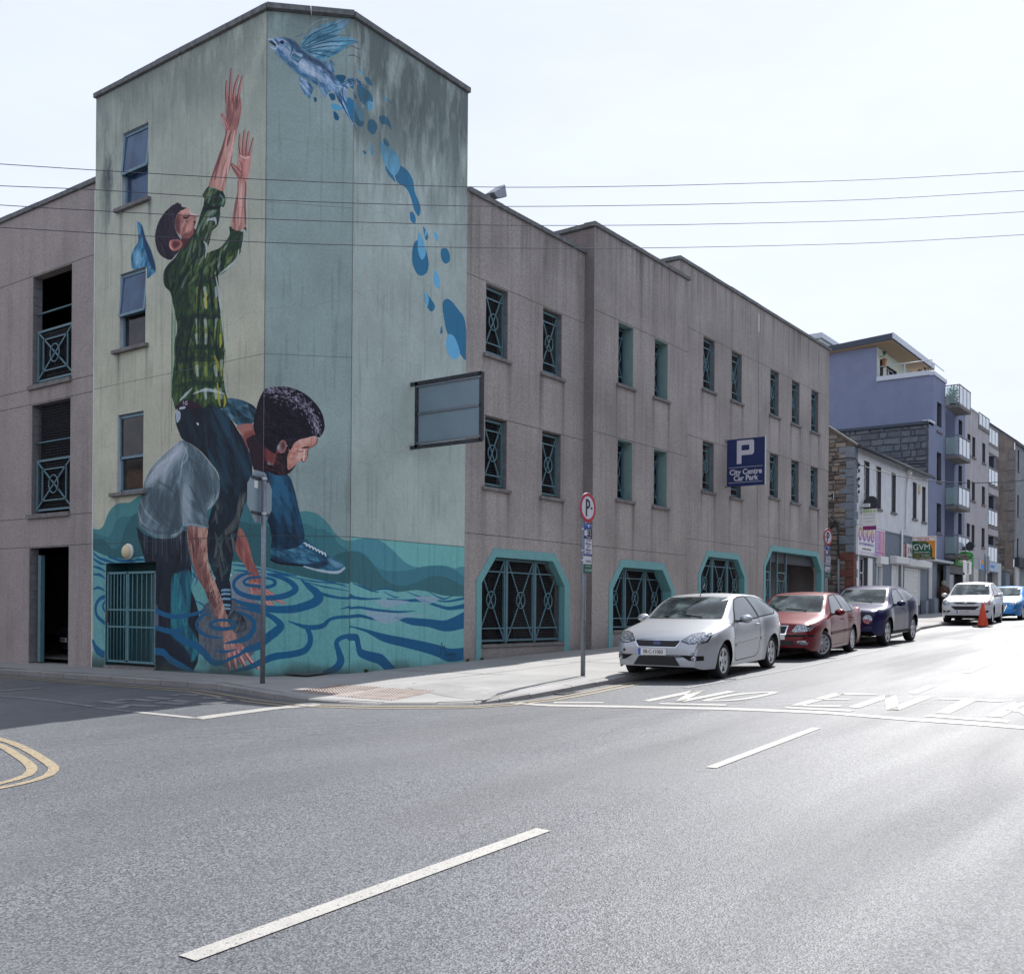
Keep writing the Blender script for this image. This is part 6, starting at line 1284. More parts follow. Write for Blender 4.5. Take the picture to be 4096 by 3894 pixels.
t = plate('banner_sign', 'dark red shop notice panel beside the phone shop panel', 'shop sign', (38.5, -.03, 4.3), [('panel', mk('dark_red_print', srgb(120, 44, 54), .1), (38.2, 38.95, -.04, -.005, 3.98, 4.68))])
for i in range(6): simple('printed_line', mw, t, (38.27, 38.27 + random.uniform(.35, .6), -.044, -.04, 4.59 - i * .105, 4.62 - i * .105))
t = plate('banner_sign', 'white shop panel lettered Ph half hidden behind the to let board', 'shop sign', (39.6, -.03, 4.3), [('panel', mw, (38.97, 40.6, -.04, -.005, 3.98, 4.7))])
text('lettering', 'Ph', .42, mb_, t, (39.72, -.045, 4.36), FY); text('lettering', '8', .5, mk('red_print', srgb(170, 40, 60), .05), t, (39.25, -.045, 4.36), FY, sx=.7); text('lettering', 'Mobile Repairs', .1, mbl, t, (39.55, -.045, 4.06), FY)
mg, mo, mrd = mk('green_print', srgb(26, 92, 62), .05), mk('orange_print', srgb(228, 140, 40), .05), mk('crimson_print', srgb(186, 36, 76), .05)
XG = 40.0; t = thing('to_let_board', 'green and orange to let board of the auctioneers projecting over the shutters', 'sign board', (XG, -.55, 4.5))
simple('board', mw, t, (XG, XG + .05, -1.16, .02, 3.9, 5.1)); simple('print_panel', mo, t, (XG - .006, XG, -1.12, -.02, 3.94, 5.05)); simple('print_panel', mw, t, (XG - .01, XG - .006, -1.1, -.03, 4.88, 5.02))
g = MB(); pl = [(-.03, 4.06), (-.03, 4.87), (-.55, 4.87)] + [(-.55 - .45 * math.sin(a), 4.3 + .57 * math.cos(a)) for a in [k * math.pi / 16 for k in range(1, 9)]] + [(-1.0, 4.06)]
g.add([(XG - .011, *p) for p in pl], [tuple(range(len(pl)))]); g.build('print_panel', mg, t); simple('print_panel', mg, t, (XG - .011, XG - .006, -1.1, -.03, 3.95, 4.04))
text('lettering', 'TO LET', .13, mrd, t, (XG - .014, -.56, 4.95), FX, sx=1.35, bold=.003); text('lettering', 'www.gvm.ie', .075, mo, t, (XG - .014, -.5, 4.8), FX, sx=1.2); text('lettering', 'GVM', .42, mw, t, (XG - .014, -.48, 4.55), FX, sx=.95); text('lettering', 'Auctioneers', .13, mw, t, (XG - .014, -.5, 4.32), FX, sx=1.15); text('lettering', 'T: (061)', .09, mo, t, (XG - .014, -.25, 4.14), FX, sx=1.1); text('lettering', '413522', .115, mw, t, (XG - .014, -.68, 4.145), FX, sx=1.1); text('lettering', 'CORK   LIMERICK | OFFICE', .06, mw, t, (XG - .014, -.55, 3.995), FX, sx=1.1); simple('rule', mo, t, (XG - .014, XG - .011, -.97, -.08, 4.235, 4.245))
def dish(label, X, Y, Z, r, tilt, glow=False):
    t = thing('satellite_dish', label, 'satellite dish', (X, Y, Z))
    g = MB(); n = 24; vs = []; R_ = Matrix.Rotation(tilt[1], 3, 'Z') @ Matrix.Rotation(tilt[0], 3, 'Y')
    for j, rr_ in enumerate((0, .35, .7, 1.)):
        for k in range(n): a = k * 2 * math.pi / n; v_ = R_ @ Vector((rr_ * rr_ * -.12 * r, rr_ * r * math.cos(a), rr_ * r * math.sin(a))); vs.append(v_ + Vector((X, Y, Z)))
    g.smooth = True; g.add(vs, [(j * n + k, j * n + (k + 1) % n, (j + 1) * n + (k + 1) % n, (j + 1) * n + k) for j in range(3) for k in range(n)]); o = g.build('reflector', MT['dark'], t); o.modifiers.new('s', 'SOLIDIFY').thickness = .012
    g = MB(); g.tube([(X + .02, Y, Z), (X + .12, Y + .2, Z - .1), (X + .1, -.02 if abs(Y) < 1 else Y + .3, Z - .12)], .022, 6); g.tube([(X, Y, Z - r * .9), (X - .3, Y, Z - .1)], .014, 6); g.build('arm', MT['dark'], t); simple('receiver', MT['dark'], t, (X - .36, X - .26, Y - .04, Y + .04, Z - .14, Z - .04))
    return t
dish('dark satellite dish on the white wall near the quoins', 32.3, -.34, 6.02, .36, (.15, -.2))
t = thing('flood_light', 'floodlight coloured white for its sun glint, before the satellite dish on the white wall', 'floodlight', (31.9, -.3, 5.9)); simple('housing', MT['white'], t, (31.72, 31.84, -.45, -.16, 5.86, 6.0)); simple('lens', MT['metal_l'], t, (31.71, 31.72, -.42, -.19, 5.89, 5.97)); simple('bracket', MT['dark'], t, (31.8, 31.9, -.2, .02, 5.84, 5.86))  # housing is coloured white to imitate a bright sun glint
simple('alarm_box', mk('alarm_box_plastic', srgb(216, 208, 186), .05), None, (41.1, 41.4, -.12, -.01, 7.4, 7.8)); tag(bpy.data.objects['alarm_box'], 'cream alarm box between the two right upper windows', 'alarm box')
# ---- blue-violet apartments
ap = thing('apartment_building', 'tall blue violet apartment block with overhanging roof and glass balconies', 'building', (43.3, 0, 1.3))
AW = [(44.7, 45.66, 11.1, 12.65), (44.74, 45.7, 8.4, 9.97), (44.8, 45.76, 5.65, 7.23)]; AW2 = [(49.52, 50.4, 11.2, 12.46), (49.55, 50.42, 8.55, 9.85), (49.6, 50.45, 5.8, 7.1)]
wall_front(ap, 43.05, 46.5, 4.05, 11.35, 0, AW[1:], MT['purple']); wall_front(ap, 43.95, 46.5, 11.352, 13.95, 0, AW[:1], MT['purple'])
wall_front(ap, 48.62, 51.12, 4.05, 12.95, 0, AW2, MT['purple'])
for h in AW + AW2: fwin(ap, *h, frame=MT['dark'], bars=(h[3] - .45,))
wall_front(ap, 46.5, 48.62, 4.05, 12.96, .55, [(46.8, 48.0, z, z + 1.95) for z in (10.1, 7.35, 4.65)], MT['cream'])
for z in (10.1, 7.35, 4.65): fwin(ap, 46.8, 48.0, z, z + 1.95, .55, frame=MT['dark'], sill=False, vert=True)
g = MB(); g.add([(46.5, 0, 4.05), (46.5, .55, 4.05), (46.5, .55, 13.9), (46.5, 0, 13.9)], [(0, 1, 2, 3)]); g.add([(48.62, 0, 4.05), (48.62, .55, 4.05), (48.62, .55, 12.9), (48.62, 0, 12.9)], [(0, 1, 2, 3)]); g.build('recess_wall', MT['purple'], ap)
simple('parapet_coping', MT['metal_l'], ap, (43.9, 46.55, -.06, .2, 13.92, 14.12), (43.88, 44.1, .2, 2.97, 13.95, 14.2), (48.6, 51.15, -.05, .2, 12.95, 13.05))
g = MB(); g.add([(43.95, 0, 11.35), (43.95, 9, 11.35), (43.95, 9, 13.95), (43.95, 0, 13.95)], [(0, 1, 2, 3)]); g.add([(43.95, 2.97, 13.95), (43.95, 9, 13.95), (43.95, 9, 15.85), (43.95, 2.97, 15.85)], [(0, 1, 2, 3)]); g.build('side_wall', MT['purple'], ap)
g = MB(); g.add([(43.1, .02, .9), (43.1, 9, .9), (43.1, 9, 11.3), (43.1, .02, 11.3)], [(0, 1, 2, 3)]); g.build('lower_side_wall', GST[1], ap)
stones(ap, 43.08, .08, 5.2, 8.3, 11.15, lambda y: 11.16 + .02 * y, GST, (.13, .4), (.2, .95), dep=.06, jit=.045)
simple('flashing', MT['fascia'], ap, (42.95, 44.0, .0, 9, 11.2, 11.35)); simple('ledge', MT['metal_l'], ap, (42.95, 43.95, -.1, .3, 11.3, 11.4))
wall_front(ap, 43.95, 51.1, 13.95, 15.85, 2.97, [(44.5, 45.1, 14.0, 15.3), (45.7, 47.7, 14.0, 15.2)], mk('pale_green_render', srgb(198, 204, 184), .05), name='penthouse_wall')
fwin(ap, 44.5, 45.1, 14.0, 15.3, 2.97, frame=MT['timber'], sill=False); fwin(ap, 45.7, 47.7, 14.0, 15.2, 2.97, frame=MT['white'], sill=False, vert=True)
g = MB(); g.hexa([(43.7, 2.1, 16.02), (52.1, 2.1, 16.02), (52.1, 9, 15.7), (43.7, 9, 15.7)], [(43.7, 2.1, 16.06), (52.1, 2.1, 16.06), (52.1, 9, 15.74), (43.7, 9, 15.74)]); g.build('soffit', MT['timber'], ap)
g = MB(); g.hexa([(43.6, 2.05, 16.06), (52.2, 2.05, 16.06), (52.2, 9, 15.74), (43.6, 9, 15.74)], [(43.6, 2.05, 16.4), (52.2, 2.05, 16.4), (52.2, 9, 16.0), (43.6, 9, 16.0)]); g.build('roof', MT['fascia'], ap)
simple('roof_edge', MT['metal_l'], ap, (43.58, 52.22, 2.0, 2.05, 16.1, 16.42)); g = MB(); 
simple('roof_stack', MT['cream'], ap, (44.5, 48, 6.3, 8, 15.8, 16.95)); simple('stack_cap', MT['metal_l'], ap, (44.4, 48.1, 6.2, 8.1, 16.95, 17.25))
g = MB(); g.lathe([(.0, .3), (.18, .3), (.18, .2), (.1, .18), (.1, 0)], (44.4, 5.85, 16.05), 'z', 10); g.build('roof_vent', MT['dark'], ap)
def balcony(parent, x0, x1, y0, z, h=1.05, n=3, slab=True):
    s = simple('balcony', MT['sill'], parent, (x0, x1, y0, .0, z - .16, z)); 
    r = MB(); yy = y0 + .04
    for x in (x0 + .04, x1 - .04): r.box(x - .025, x + .025, yy - .025, yy + .025, z, z + h)
    r.box(x0, x1, yy - .03, yy + .03, z + h, z + h + .05); r.box(x0 + .01, x0 + .07, yy, .0, z + h, z + h + .05)
    for k in range(1, n): x = x0 + (x1 - x0) * k / n; r.box(x - .02, x + .02, yy - .02, yy + .02, z, z + h)
    r.build('rail', MT['galv'], s)
    for k in range(n):
        a, b = x0 + (x1 - x0) * k / n + .06, x0 + (x1 - x0) * (k + 1) / n - .06; simple('glass_panel', MT['railglass'], s, (a, b, yy - .006, yy + .006, z + .08, z + h - .06))
    simple('glass_panel', MT['clearglass'], s, (x0 + .03, x0 + .042, yy + .05, -.04, z + .08, z + h - .06))
    return s
for z in (12.72, 9.95, 7.2, 4.5): balcony(ap, 46.45, 49.1, -.75, z)
r = MB(); r.tube([(44.0, .1, 14.75), (44.0, 2.9, 14.75)], .025, 6); r.tube([(44.05, .06, 14.6), (46.4, .06, 14.6)], .025, 6)
for y in (.1, 1.5, 2.9): r.tube([(44.0, y, 14.2), (44.0, y, 14.75)], .02, 6)
r.build('terrace_rail', MT['metal_l'], ap)
pl = thing('potted_plant', 'small green plant on the roof terrace of the blue violet block', 'plant', (46.6, 1.2, 14.1)); g = MB()
for i in range(120):
    c = Vector((46.6, 1.2, 14.65)) + Vector((random.gauss(0, .22), random.gauss(0, .2), random.gauss(0, .17))); a = Vector((random.uniform(-1, 1), random.uniform(-1, 1), random.uniform(-1, 1))).normalized() * .11; b = a.cross(Vector((.3, .5, .8))).normalized() * .05; g.add([c - a, c + b, c + a, c - b], [(0, 1, 2, 3)])
g.build('foliage', mk('leaf_green', srgb(62, 78, 48), .3), pl); simple('pot', MT['dark'], pl, (46.4, 46.8, 1.0, 1.4, 14.0, 14.4))
pl2 = thing('potted_plant', 'reddish leafy plant behind the glass of the top balcony', 'plant', (47.2, -.3, 12.75)); g = MB()
for i in range(150):
    c = Vector((47.0, -.3, 13.4)) + Vector((random.gauss(0, .2), random.gauss(0, .12), random.gauss(0, .2))); a = Vector((random.uniform(-1, 1), random.uniform(-1, 1), random.uniform(-1, 1))).normalized() * .09; b = a.cross(Vector((.3, .5, .8))).normalized() * .05; g.add([c - a, c + b, c + a, c - b], [(0, 1, 2, 3)])
g.build('foliage', mk('leaf_red', srgb(112, 92, 62), .4), pl2); simple('pot', MT['dark'], pl2, (46.85, 47.15, -.4, -.15, 12.74, 13.0))
# ground floor
simple('pilaster', MT['cream'], ap, (43.15, 43.75, -.06, .1, .9, 4.02)); simple('pilaster', MT['shopgrey'], ap, (43.8, 44.7, -.05, .1, .9, 4.02), (46.75, 47.5, -.05, .1, .9, 3.95), (43.0, 43.1, -.02, .1, .9, 4.02)); simple('shop_canopy', MT['metal_l'], ap, (43.02, 47.1, -.35, .02, 4.02, 4.14))
simple('shop_window', MT['far_glass'], ap, (44.7, 45.9, .25, .3, .9, 4.0), (47.5, 51.1, .2, .25, .9, 4.0)); simple('door', MT['dark'], ap, (45.9, 46.75, .3, .36, .9, 3.6)); simple('shop_fascia', MT['dark'], ap, (47.5, 51.1, -.05, .2, 3.55, 4.04)); simple('pilaster', MT['dark'], ap, (50.6, 51.1, -.05, .2, .9, 3.6))
simple('infill', MT['inside'], ap, (43.1, 51.1, .4, .5, .9, 4.04))
simple('window_poster', mk('red_poster', srgb(196, 90, 100), .05), ap, (44.8, 45.4, .235, .248, 2.3, 2.9))
ub = thing('utility_cabinet', 'grey utility cabinet standing against the pilaster of the violet block', 'cabinet', (43.4, -.3, 1.2)); simple('cabinet_body', MT['grey'], ub, (42.75, 43.55, -.42, -.08, 1.1, 2.05), bevel=.02); simple('cabinet_door', MT['shopgrey'], ub, (42.8, 43.5, -.435, -.42, 1.2, 1.98))
simple('meter_box', MT['grey'], None, (41.6, 42.1, -.3, -.04, 1.15, 1.95), bevel=.01); tag(bpy.data.objects['meter_box'], 'small grey meter box on the pavement right of the large shutter', 'meter box')
# signs of the takeaway
gb = mk('emerald_print', srgb(44, 140, 66), .05)
t = plate('banner_sign', 'green takeaway banner on the wall behind the oval sign', 'shop sign', (50, -.1, 4.3), [('panel', gb, (48.2, 52.8, -.16, -.1, 4.02, 4.66))]); text('lettering', 'EMERALD ALPINE', .42, mk('banner_lettering', srgb(236, 206, 200), .05), t, (50.5, -.165, 4.33), FY, sx=.95)
t = thing('oval_sign', 'green oval hanging sign of the takeaway with a lantern rail', 'shop sign', (47, -.95, 4.46)); g = MB(); g.lathe([(.0, -.03), (.98, -.03), (1., 0), (.98, .03), (0, .03)], (0, 0, 0), 'x', 32); g.v = [(47 + p[0], -.95 + p[1] * .44, 4.46 + p[2] * .25) for p in g.v]; g.build('panel', gb, t)
mt_ = MB(); mt_.add([(46.96, -.72, 4.25), (46.96, -1.18, 4.25), (46.96, -1.02, 4.45), (46.96, -.95, 4.68), (46.96, -.88, 4.45)], [(0, 1, 2, 3, 4)]); mt_.build('mountain_motif', mk('motif_print', srgb(70, 70, 66), .05), t)
for s_, z in (('Emerald', 4.5), ('Alpine', 4.34)): text('lettering', s_, .15, mk('pink_lettering', srgb(226, 178, 176), .05), t, (46.955, -.95, z), FX, sx=1.1)
simple('rail', MT['dark'], t, (46.98, 47.02, -1.45, .0, 4.74, 4.77)); simple('lantern', MT['dark'], t, (46.9, 47.1, -.98, -.84, 4.77, 4.95))
dish('black satellite dish above the green oval sign', 48, -1.0, 5.02, .26, (.1, -.3))
# ---- pale block
pb = thing('apartment_building', 'pale stained rendered apartment block with recessed corner balconies', 'building', (51.2, 0, 1.5))
PW = [(x0, x1, z0, z1) for z0, z1 in ((10.72, 11.96), (8.1, 9.25), (5.45, 6.65)) for x0, x1 in ((51.7, 52.5), (52.95, 53.74), (55.66, 56.52))]
wall_front(pb, 51.13, 54.5, 4.65, 13.5, 0, [h for h in PW if h[0] < 54], MT['pale']); wall_front(pb, 54.502, 57.55, 4.65, 12.65, 0, [h for h in PW if h[0] > 54], MT['pale'])
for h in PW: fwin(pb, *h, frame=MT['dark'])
g = MB(); g.add([(51.13, 0, 12.9), (51.13, 8, 12.9), (51.13, 8, 13.5), (51.13, 0, 13.5)], [(0, 1, 2, 3)]); g.build('side_wall', MT['pale'], pb)
simple('parapet_coping', MT['metal_l'], pb, (51.1, 54.5, -.05, .25, 13.5, 13.58)); simple('roof_house', MT['pale'], pb, (51.5, 55, 2.5, 6, 13.4, 14.8))
simple('back_wall', MT['purple'], pb, (57.55, 60.4, 1.6, 1.7, 4.6, 12.3)); simple('column', MT['fascia'], pb, (59.6, 60.1, .1, .4, 4.6, 12.2))
for z in (12.2, 9.6, 6.95): balcony(pb, 57.5, 60.45, -.02, z, n=3); simple('edge_beam', MT['pale'], pb, (57.5, 60.45, -.03, 1.6, z - .6, z - .2))
balcony(pb, 57.5, 60.45, -.02, 4.6, n=3); balcony(pb, 54.55, 57.5, -.06, 12.87, .75, n=3)
simple('shop_fascia', mk('pale_blue_sign', srgb(176, 194, 216), .05), pb, (54.8, 60.6, -.1, .02, 4.02, 4.62)); simple('shop_fascia', MT['pale'], pb, (51.13, 54.8, -.02, .02, 4.02, 4.64))
t = text('lettering', 'vincents', .36, mk('sky_blue_print', srgb(90, 160, 214), .05), pb, (58.4, -.106, 4.36), FY); simple('sign_motif', mo, pb, (55.2, 56.1, -.108, -.1, 4.35, 4.6)); simple('sign_motif', mk('blue_motif', srgb(84, 150, 208), .05), pb, (55.0, 56.4, -.109, -.1, 4.05, 4.35))
simple('shop_window', MT['far_glass'], pb, (51.9, 60.6, .3, .35, 1.3, 4.0)); simple('pilaster', MT['cream'], pb, (51.13, 52.3, -.02, .3, 1.3, 4.02), (53.5, 54.8, -.02, .3, 1.3, 4.02), (60.4, 61.4, -.05, .4, 1.3, 4.64), (56.4, 57.2, -.02, .3, 1.3, 4.02))
# ---- old stone house at the end
oh = thing('stone_house', 'old brown rendered stone house with quoins at the far right', 'building', (66, 0, 1.8))
g = MB(); g.add([(66, .03, 1), (66, 9, 1), (66, 9, 13.4), (66, 4.6, 17.2), (66, .03, 13.4)], [(0, 1, 2, 3, 4)]); g.build('gable_wall', MT['farstone'], oh)
OW = [(67.0, 67.55, z, z + 1.5) for z in (11.5, 8.3, 5.2)]
wall_front(oh, 66, 84, 1.2, 13.4, 0, OW + [(71, 71.8, z, z + 1.5) for z in (11.5, 8.3, 5.2)], mk('grey_stucco', srgb(132, 138, 142), .2, 2, .9, streak=.4))
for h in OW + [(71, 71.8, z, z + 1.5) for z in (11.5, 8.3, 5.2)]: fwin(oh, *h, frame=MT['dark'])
for i in range(9): simple('quoin', MT['quoin_far'], oh, (65.95, 66.4, -.02, .75 if i % 2 else .4, 6.4 + i * .72, 6.4 + i * .72 + .68), bevel=.015)
stones(oh, 66, .6, 3.2, 3.4, 7.2, lambda y: 7.2 - .5 * abs(y - 1.8), STN + GST[2:], (.14, .24), (.25, .5))
g = MB(); g.hexa([(65.9, -.2, 13.3), (84, -.2, 13.3), (84, 4.6, 17.2), (65.9, 4.6, 17.2)], [(65.9, -.2, 13.45), (84, -.2, 13.45), (84, 4.6, 17.35), (65.9, 4.6, 17.35)]); g.build('roof', MT['slate'], oh)
simple('shop_fascia', MT['dark'], oh, (66.3, 80, -.3, .02, 4.6, 5.3)); simple('shop_window', MT['far_glass'], oh, (67.5, 80, .05, .1, 1.6, 4.4)); simple('pilaster', MT['cream'], oh, (66.1, 67.3, -.12, .1, 1.2, 4.6))
yw = thing('yard_wall', 'low grey yard wall with piers between the pale block and the stone house', 'wall', (63.5, .2, 1.8)); simple('wall_panel', MT['shopgrey'], yw, (61.4, 66, .25, .5, 1.2, 4.0)); simple('pier', MT['quoin'], yw, (63.2, 64.6, .0, .6, 1.2, 4.2), bevel=.02); simple('pier_cap', MT['sill'], yw, (63.1, 64.7, -.1, .7, 4.2, 4.35))
t = thing('shop_sign', 'white and green sign board at the right edge of the photo', 'shop sign', (69, -.8, 4.9)); simple('panel', mw, t, (68.9, 69, -1.6, -.4, 4.2, 5.6)); simple('print_band', gb, t, (68.89, 68.9, -1.5, -.5, 4.3, 4.55)); text('lettering', 'S', .6, mbl, t, (68.885, -.7, 5.1), FX)

t = thing('bird_box', 'small wooden bird box on the penthouse wall under the overhanging roof', 'bird box', (45.0, 2.9, 15.2)); simple('box', mk('cedar_wood', srgb(176, 120, 84), .1, 8), t, (44.85, 45.15, 2.8, 2.96, 14.95, 15.35)); simple('box_roof', MT['timber'], t, (44.8, 45.2, 2.75, 2.965, 15.35, 15.4))
t = thing('wall_lantern', 'black wall lantern high on the pale green penthouse wall', 'wall lamp', (44.4, 2.8, 15.5)); g = MB(); g.lathe([(0, .12), (.14, .1), (.05, .06), (.12, .02), (.05, -.02), (.09, -.06), (0, -.08)], (44.4, 2.7, 15.55), 'z', 10); g.tube([(44.4, 2.96, 15.4), (44.4, 2.72, 15.4), (44.4, 2.7, 15.5)], .02, 6); g.build('lantern', MT['dark'], t)

# ---- the other sides of the junction, behind and beside the photographer, that the glass and paint reflect
MT['brick_op'] = mk('brown_brickwork', srgb(128, 104, 92), .2, 9, .9, .3, 14); MT['render_op'] = mk('grey_render_opposite', srgb(146, 142, 136), .15, 3, .9)
def opposite(name, label, x0, x1, y0, y1, h, face, mat, n):
    t = thing(name, label, 'building', ((x0 + x1) / 2, (y0 + y1) / 2, 0)); simple('wall', mat, t, (x0, x1, y0, y1, -1.5, h)); simple('roof', MT['slate'], t, (x0 - .2, x1 + .2, y0 - .2, y1 + .2, h, h + .4))
    for i in range(n):
        for z in (1., 4., 7.):
            if face == 'y': c = x0 + (x1 - x0) * (i + .5) / n; simple('window', MT['far_glass'], t, (c - .55, c + .55, y1, y1 + .03, z, z + 1.7))
            else: c = y0 + (y1 - y0) * (i + .5) / n; simple('window', MT['far_glass'], t, (x1, x1 + .03, c - .55, c + .55, z, z + 1.7))
opposite('brick_terrace', 'brown brick terrace facing the car park from across the main street', -4, 40, -34, -25, 10.5, 'y', MT['brick_op'], 14)
opposite('rendered_terrace', 'grey rendered terrace further along the far side of the main street', 40.5, 110, -34, -25, 11.5, 'y', MT['render_op'], 20)
opposite('stone_warehouse', 'old brick warehouse across the side street, mirrored in the tower windows', -34, -24, 6, 44, 10., 'x', MT['brick_op'], 12)
# ------------------------------------------------------------------ signs, poles, wires, lamp, cone, passer-by
# blank projecting sign frame on the tower
t = thing('blank_sign_frame', 'weathered steel sign frame with two blank grey panels projecting from the mural tower', 'sign board', (2.87, -.9, 5.2))
f = MB(); X = 2.87; n = (-1, 0, 0); ya, yb, za, zb = -.16, -1.84, 4.6, 5.9
f.bar((X, ya, za - .02), (X, ya, zb + .02), .07, .07, n); f.bar((X, yb, za - .02), (X, yb, zb + .02), .07, .07, n); f.bar((X, .0, zb), (X, yb, zb), .07, .07, n); f.bar((X, .0, za), (X, yb, za), .07, .07, n)
f.build('frame', mk('peeling_black_paint', srgb(52, 54, 60), .5, 16, .7, .4, 30), t)
f = MB(); f.bar((X - .01, ya, 5.27), (X - .01, yb, 5.27), .035, .05, n); f.bar((X - .02, ya, zb - .07), (X - .02, yb, zb - .07), .03, .04, n); f.bar((X - .02, ya, za + .07), (X - .02, yb, za + .07), .03, .04, n); f.build('rail', MT['galv'], t)
mp = mk('blank_sign_panel', srgb(122, 140, 150), .06, 2, .45)
simple('sign_panel', mp, t, (X - .012, X + .02, yb + .05, ya - .05, 5.3, 5.83)); simple('sign_panel', mp, t, (X - .012, X + .02, yb + .05, ya - .05, 4.67, 5.25))
# blue car park sign
X = 18.11; t = thing('parking_sign', 'dark blue projecting City Centre Car Park sign with a big white P', 'sign', (X, -.7, 6.1))
mblu = mk('navy_sign_paint', srgb(36, 52, 98), .05, 3, .35); mwh = mk('sign_white_vinyl', srgb(206, 204, 212), .03, 3, .4)
simple('panel', mblu, t, (X - .02, X + .04, -1.345, -.05, 5.34, 6.87)); simple('edge_trim', MT['metal_l'], t, (X - .022, X + .042, -1.36, -1.345, 5.33, 6.88))
for z in (5.36, 6.85): g = MB(); g.tube([(X, .01, z), (X, -.06, z)], .045, 8); g.build('bracket', MT['galv'], t)
g = MB(); xs_ = X - .024; P = lambda pts: [(xs_, -.05 - a * 1.295, 5.34 + b * 1.53) for a, b in pts]
out = [(.265, .47), (.39, .47), (.39, .65), (.66, .65), (.69, .66), (.72, .69), (.72, .93), (.7, .955), (.67, .965), (.265, .965)]; hole = [(.39, .75), (.58, .75), (.595, .765), (.595, .85), (.58, .862), (.39, .862)]
v, fc = cdt(out, [hole]); g.add(P([(p.x, p.y) for p in v]), fc); g.build('letter_p', mwh, t)
for b in (.395, .075): simple('rule', mwh, t, (xs_, xs_ + .003, -.05 - 1.295 * .94, -.05 - 1.295 * .05, 5.34 + b * 1.53, 5.34 + b * 1.53 + .012))
text('lettering', 'City Centre', .245, mwh, t, (xs_, -.7, 5.34 + .295 * 1.53), FX, sx=.93, bold=.007); text('lettering', 'Car Park', .245, mwh, t, (xs_, -.7, 5.34 + .165 * 1.53), FX, sx=.93, bold=.007)
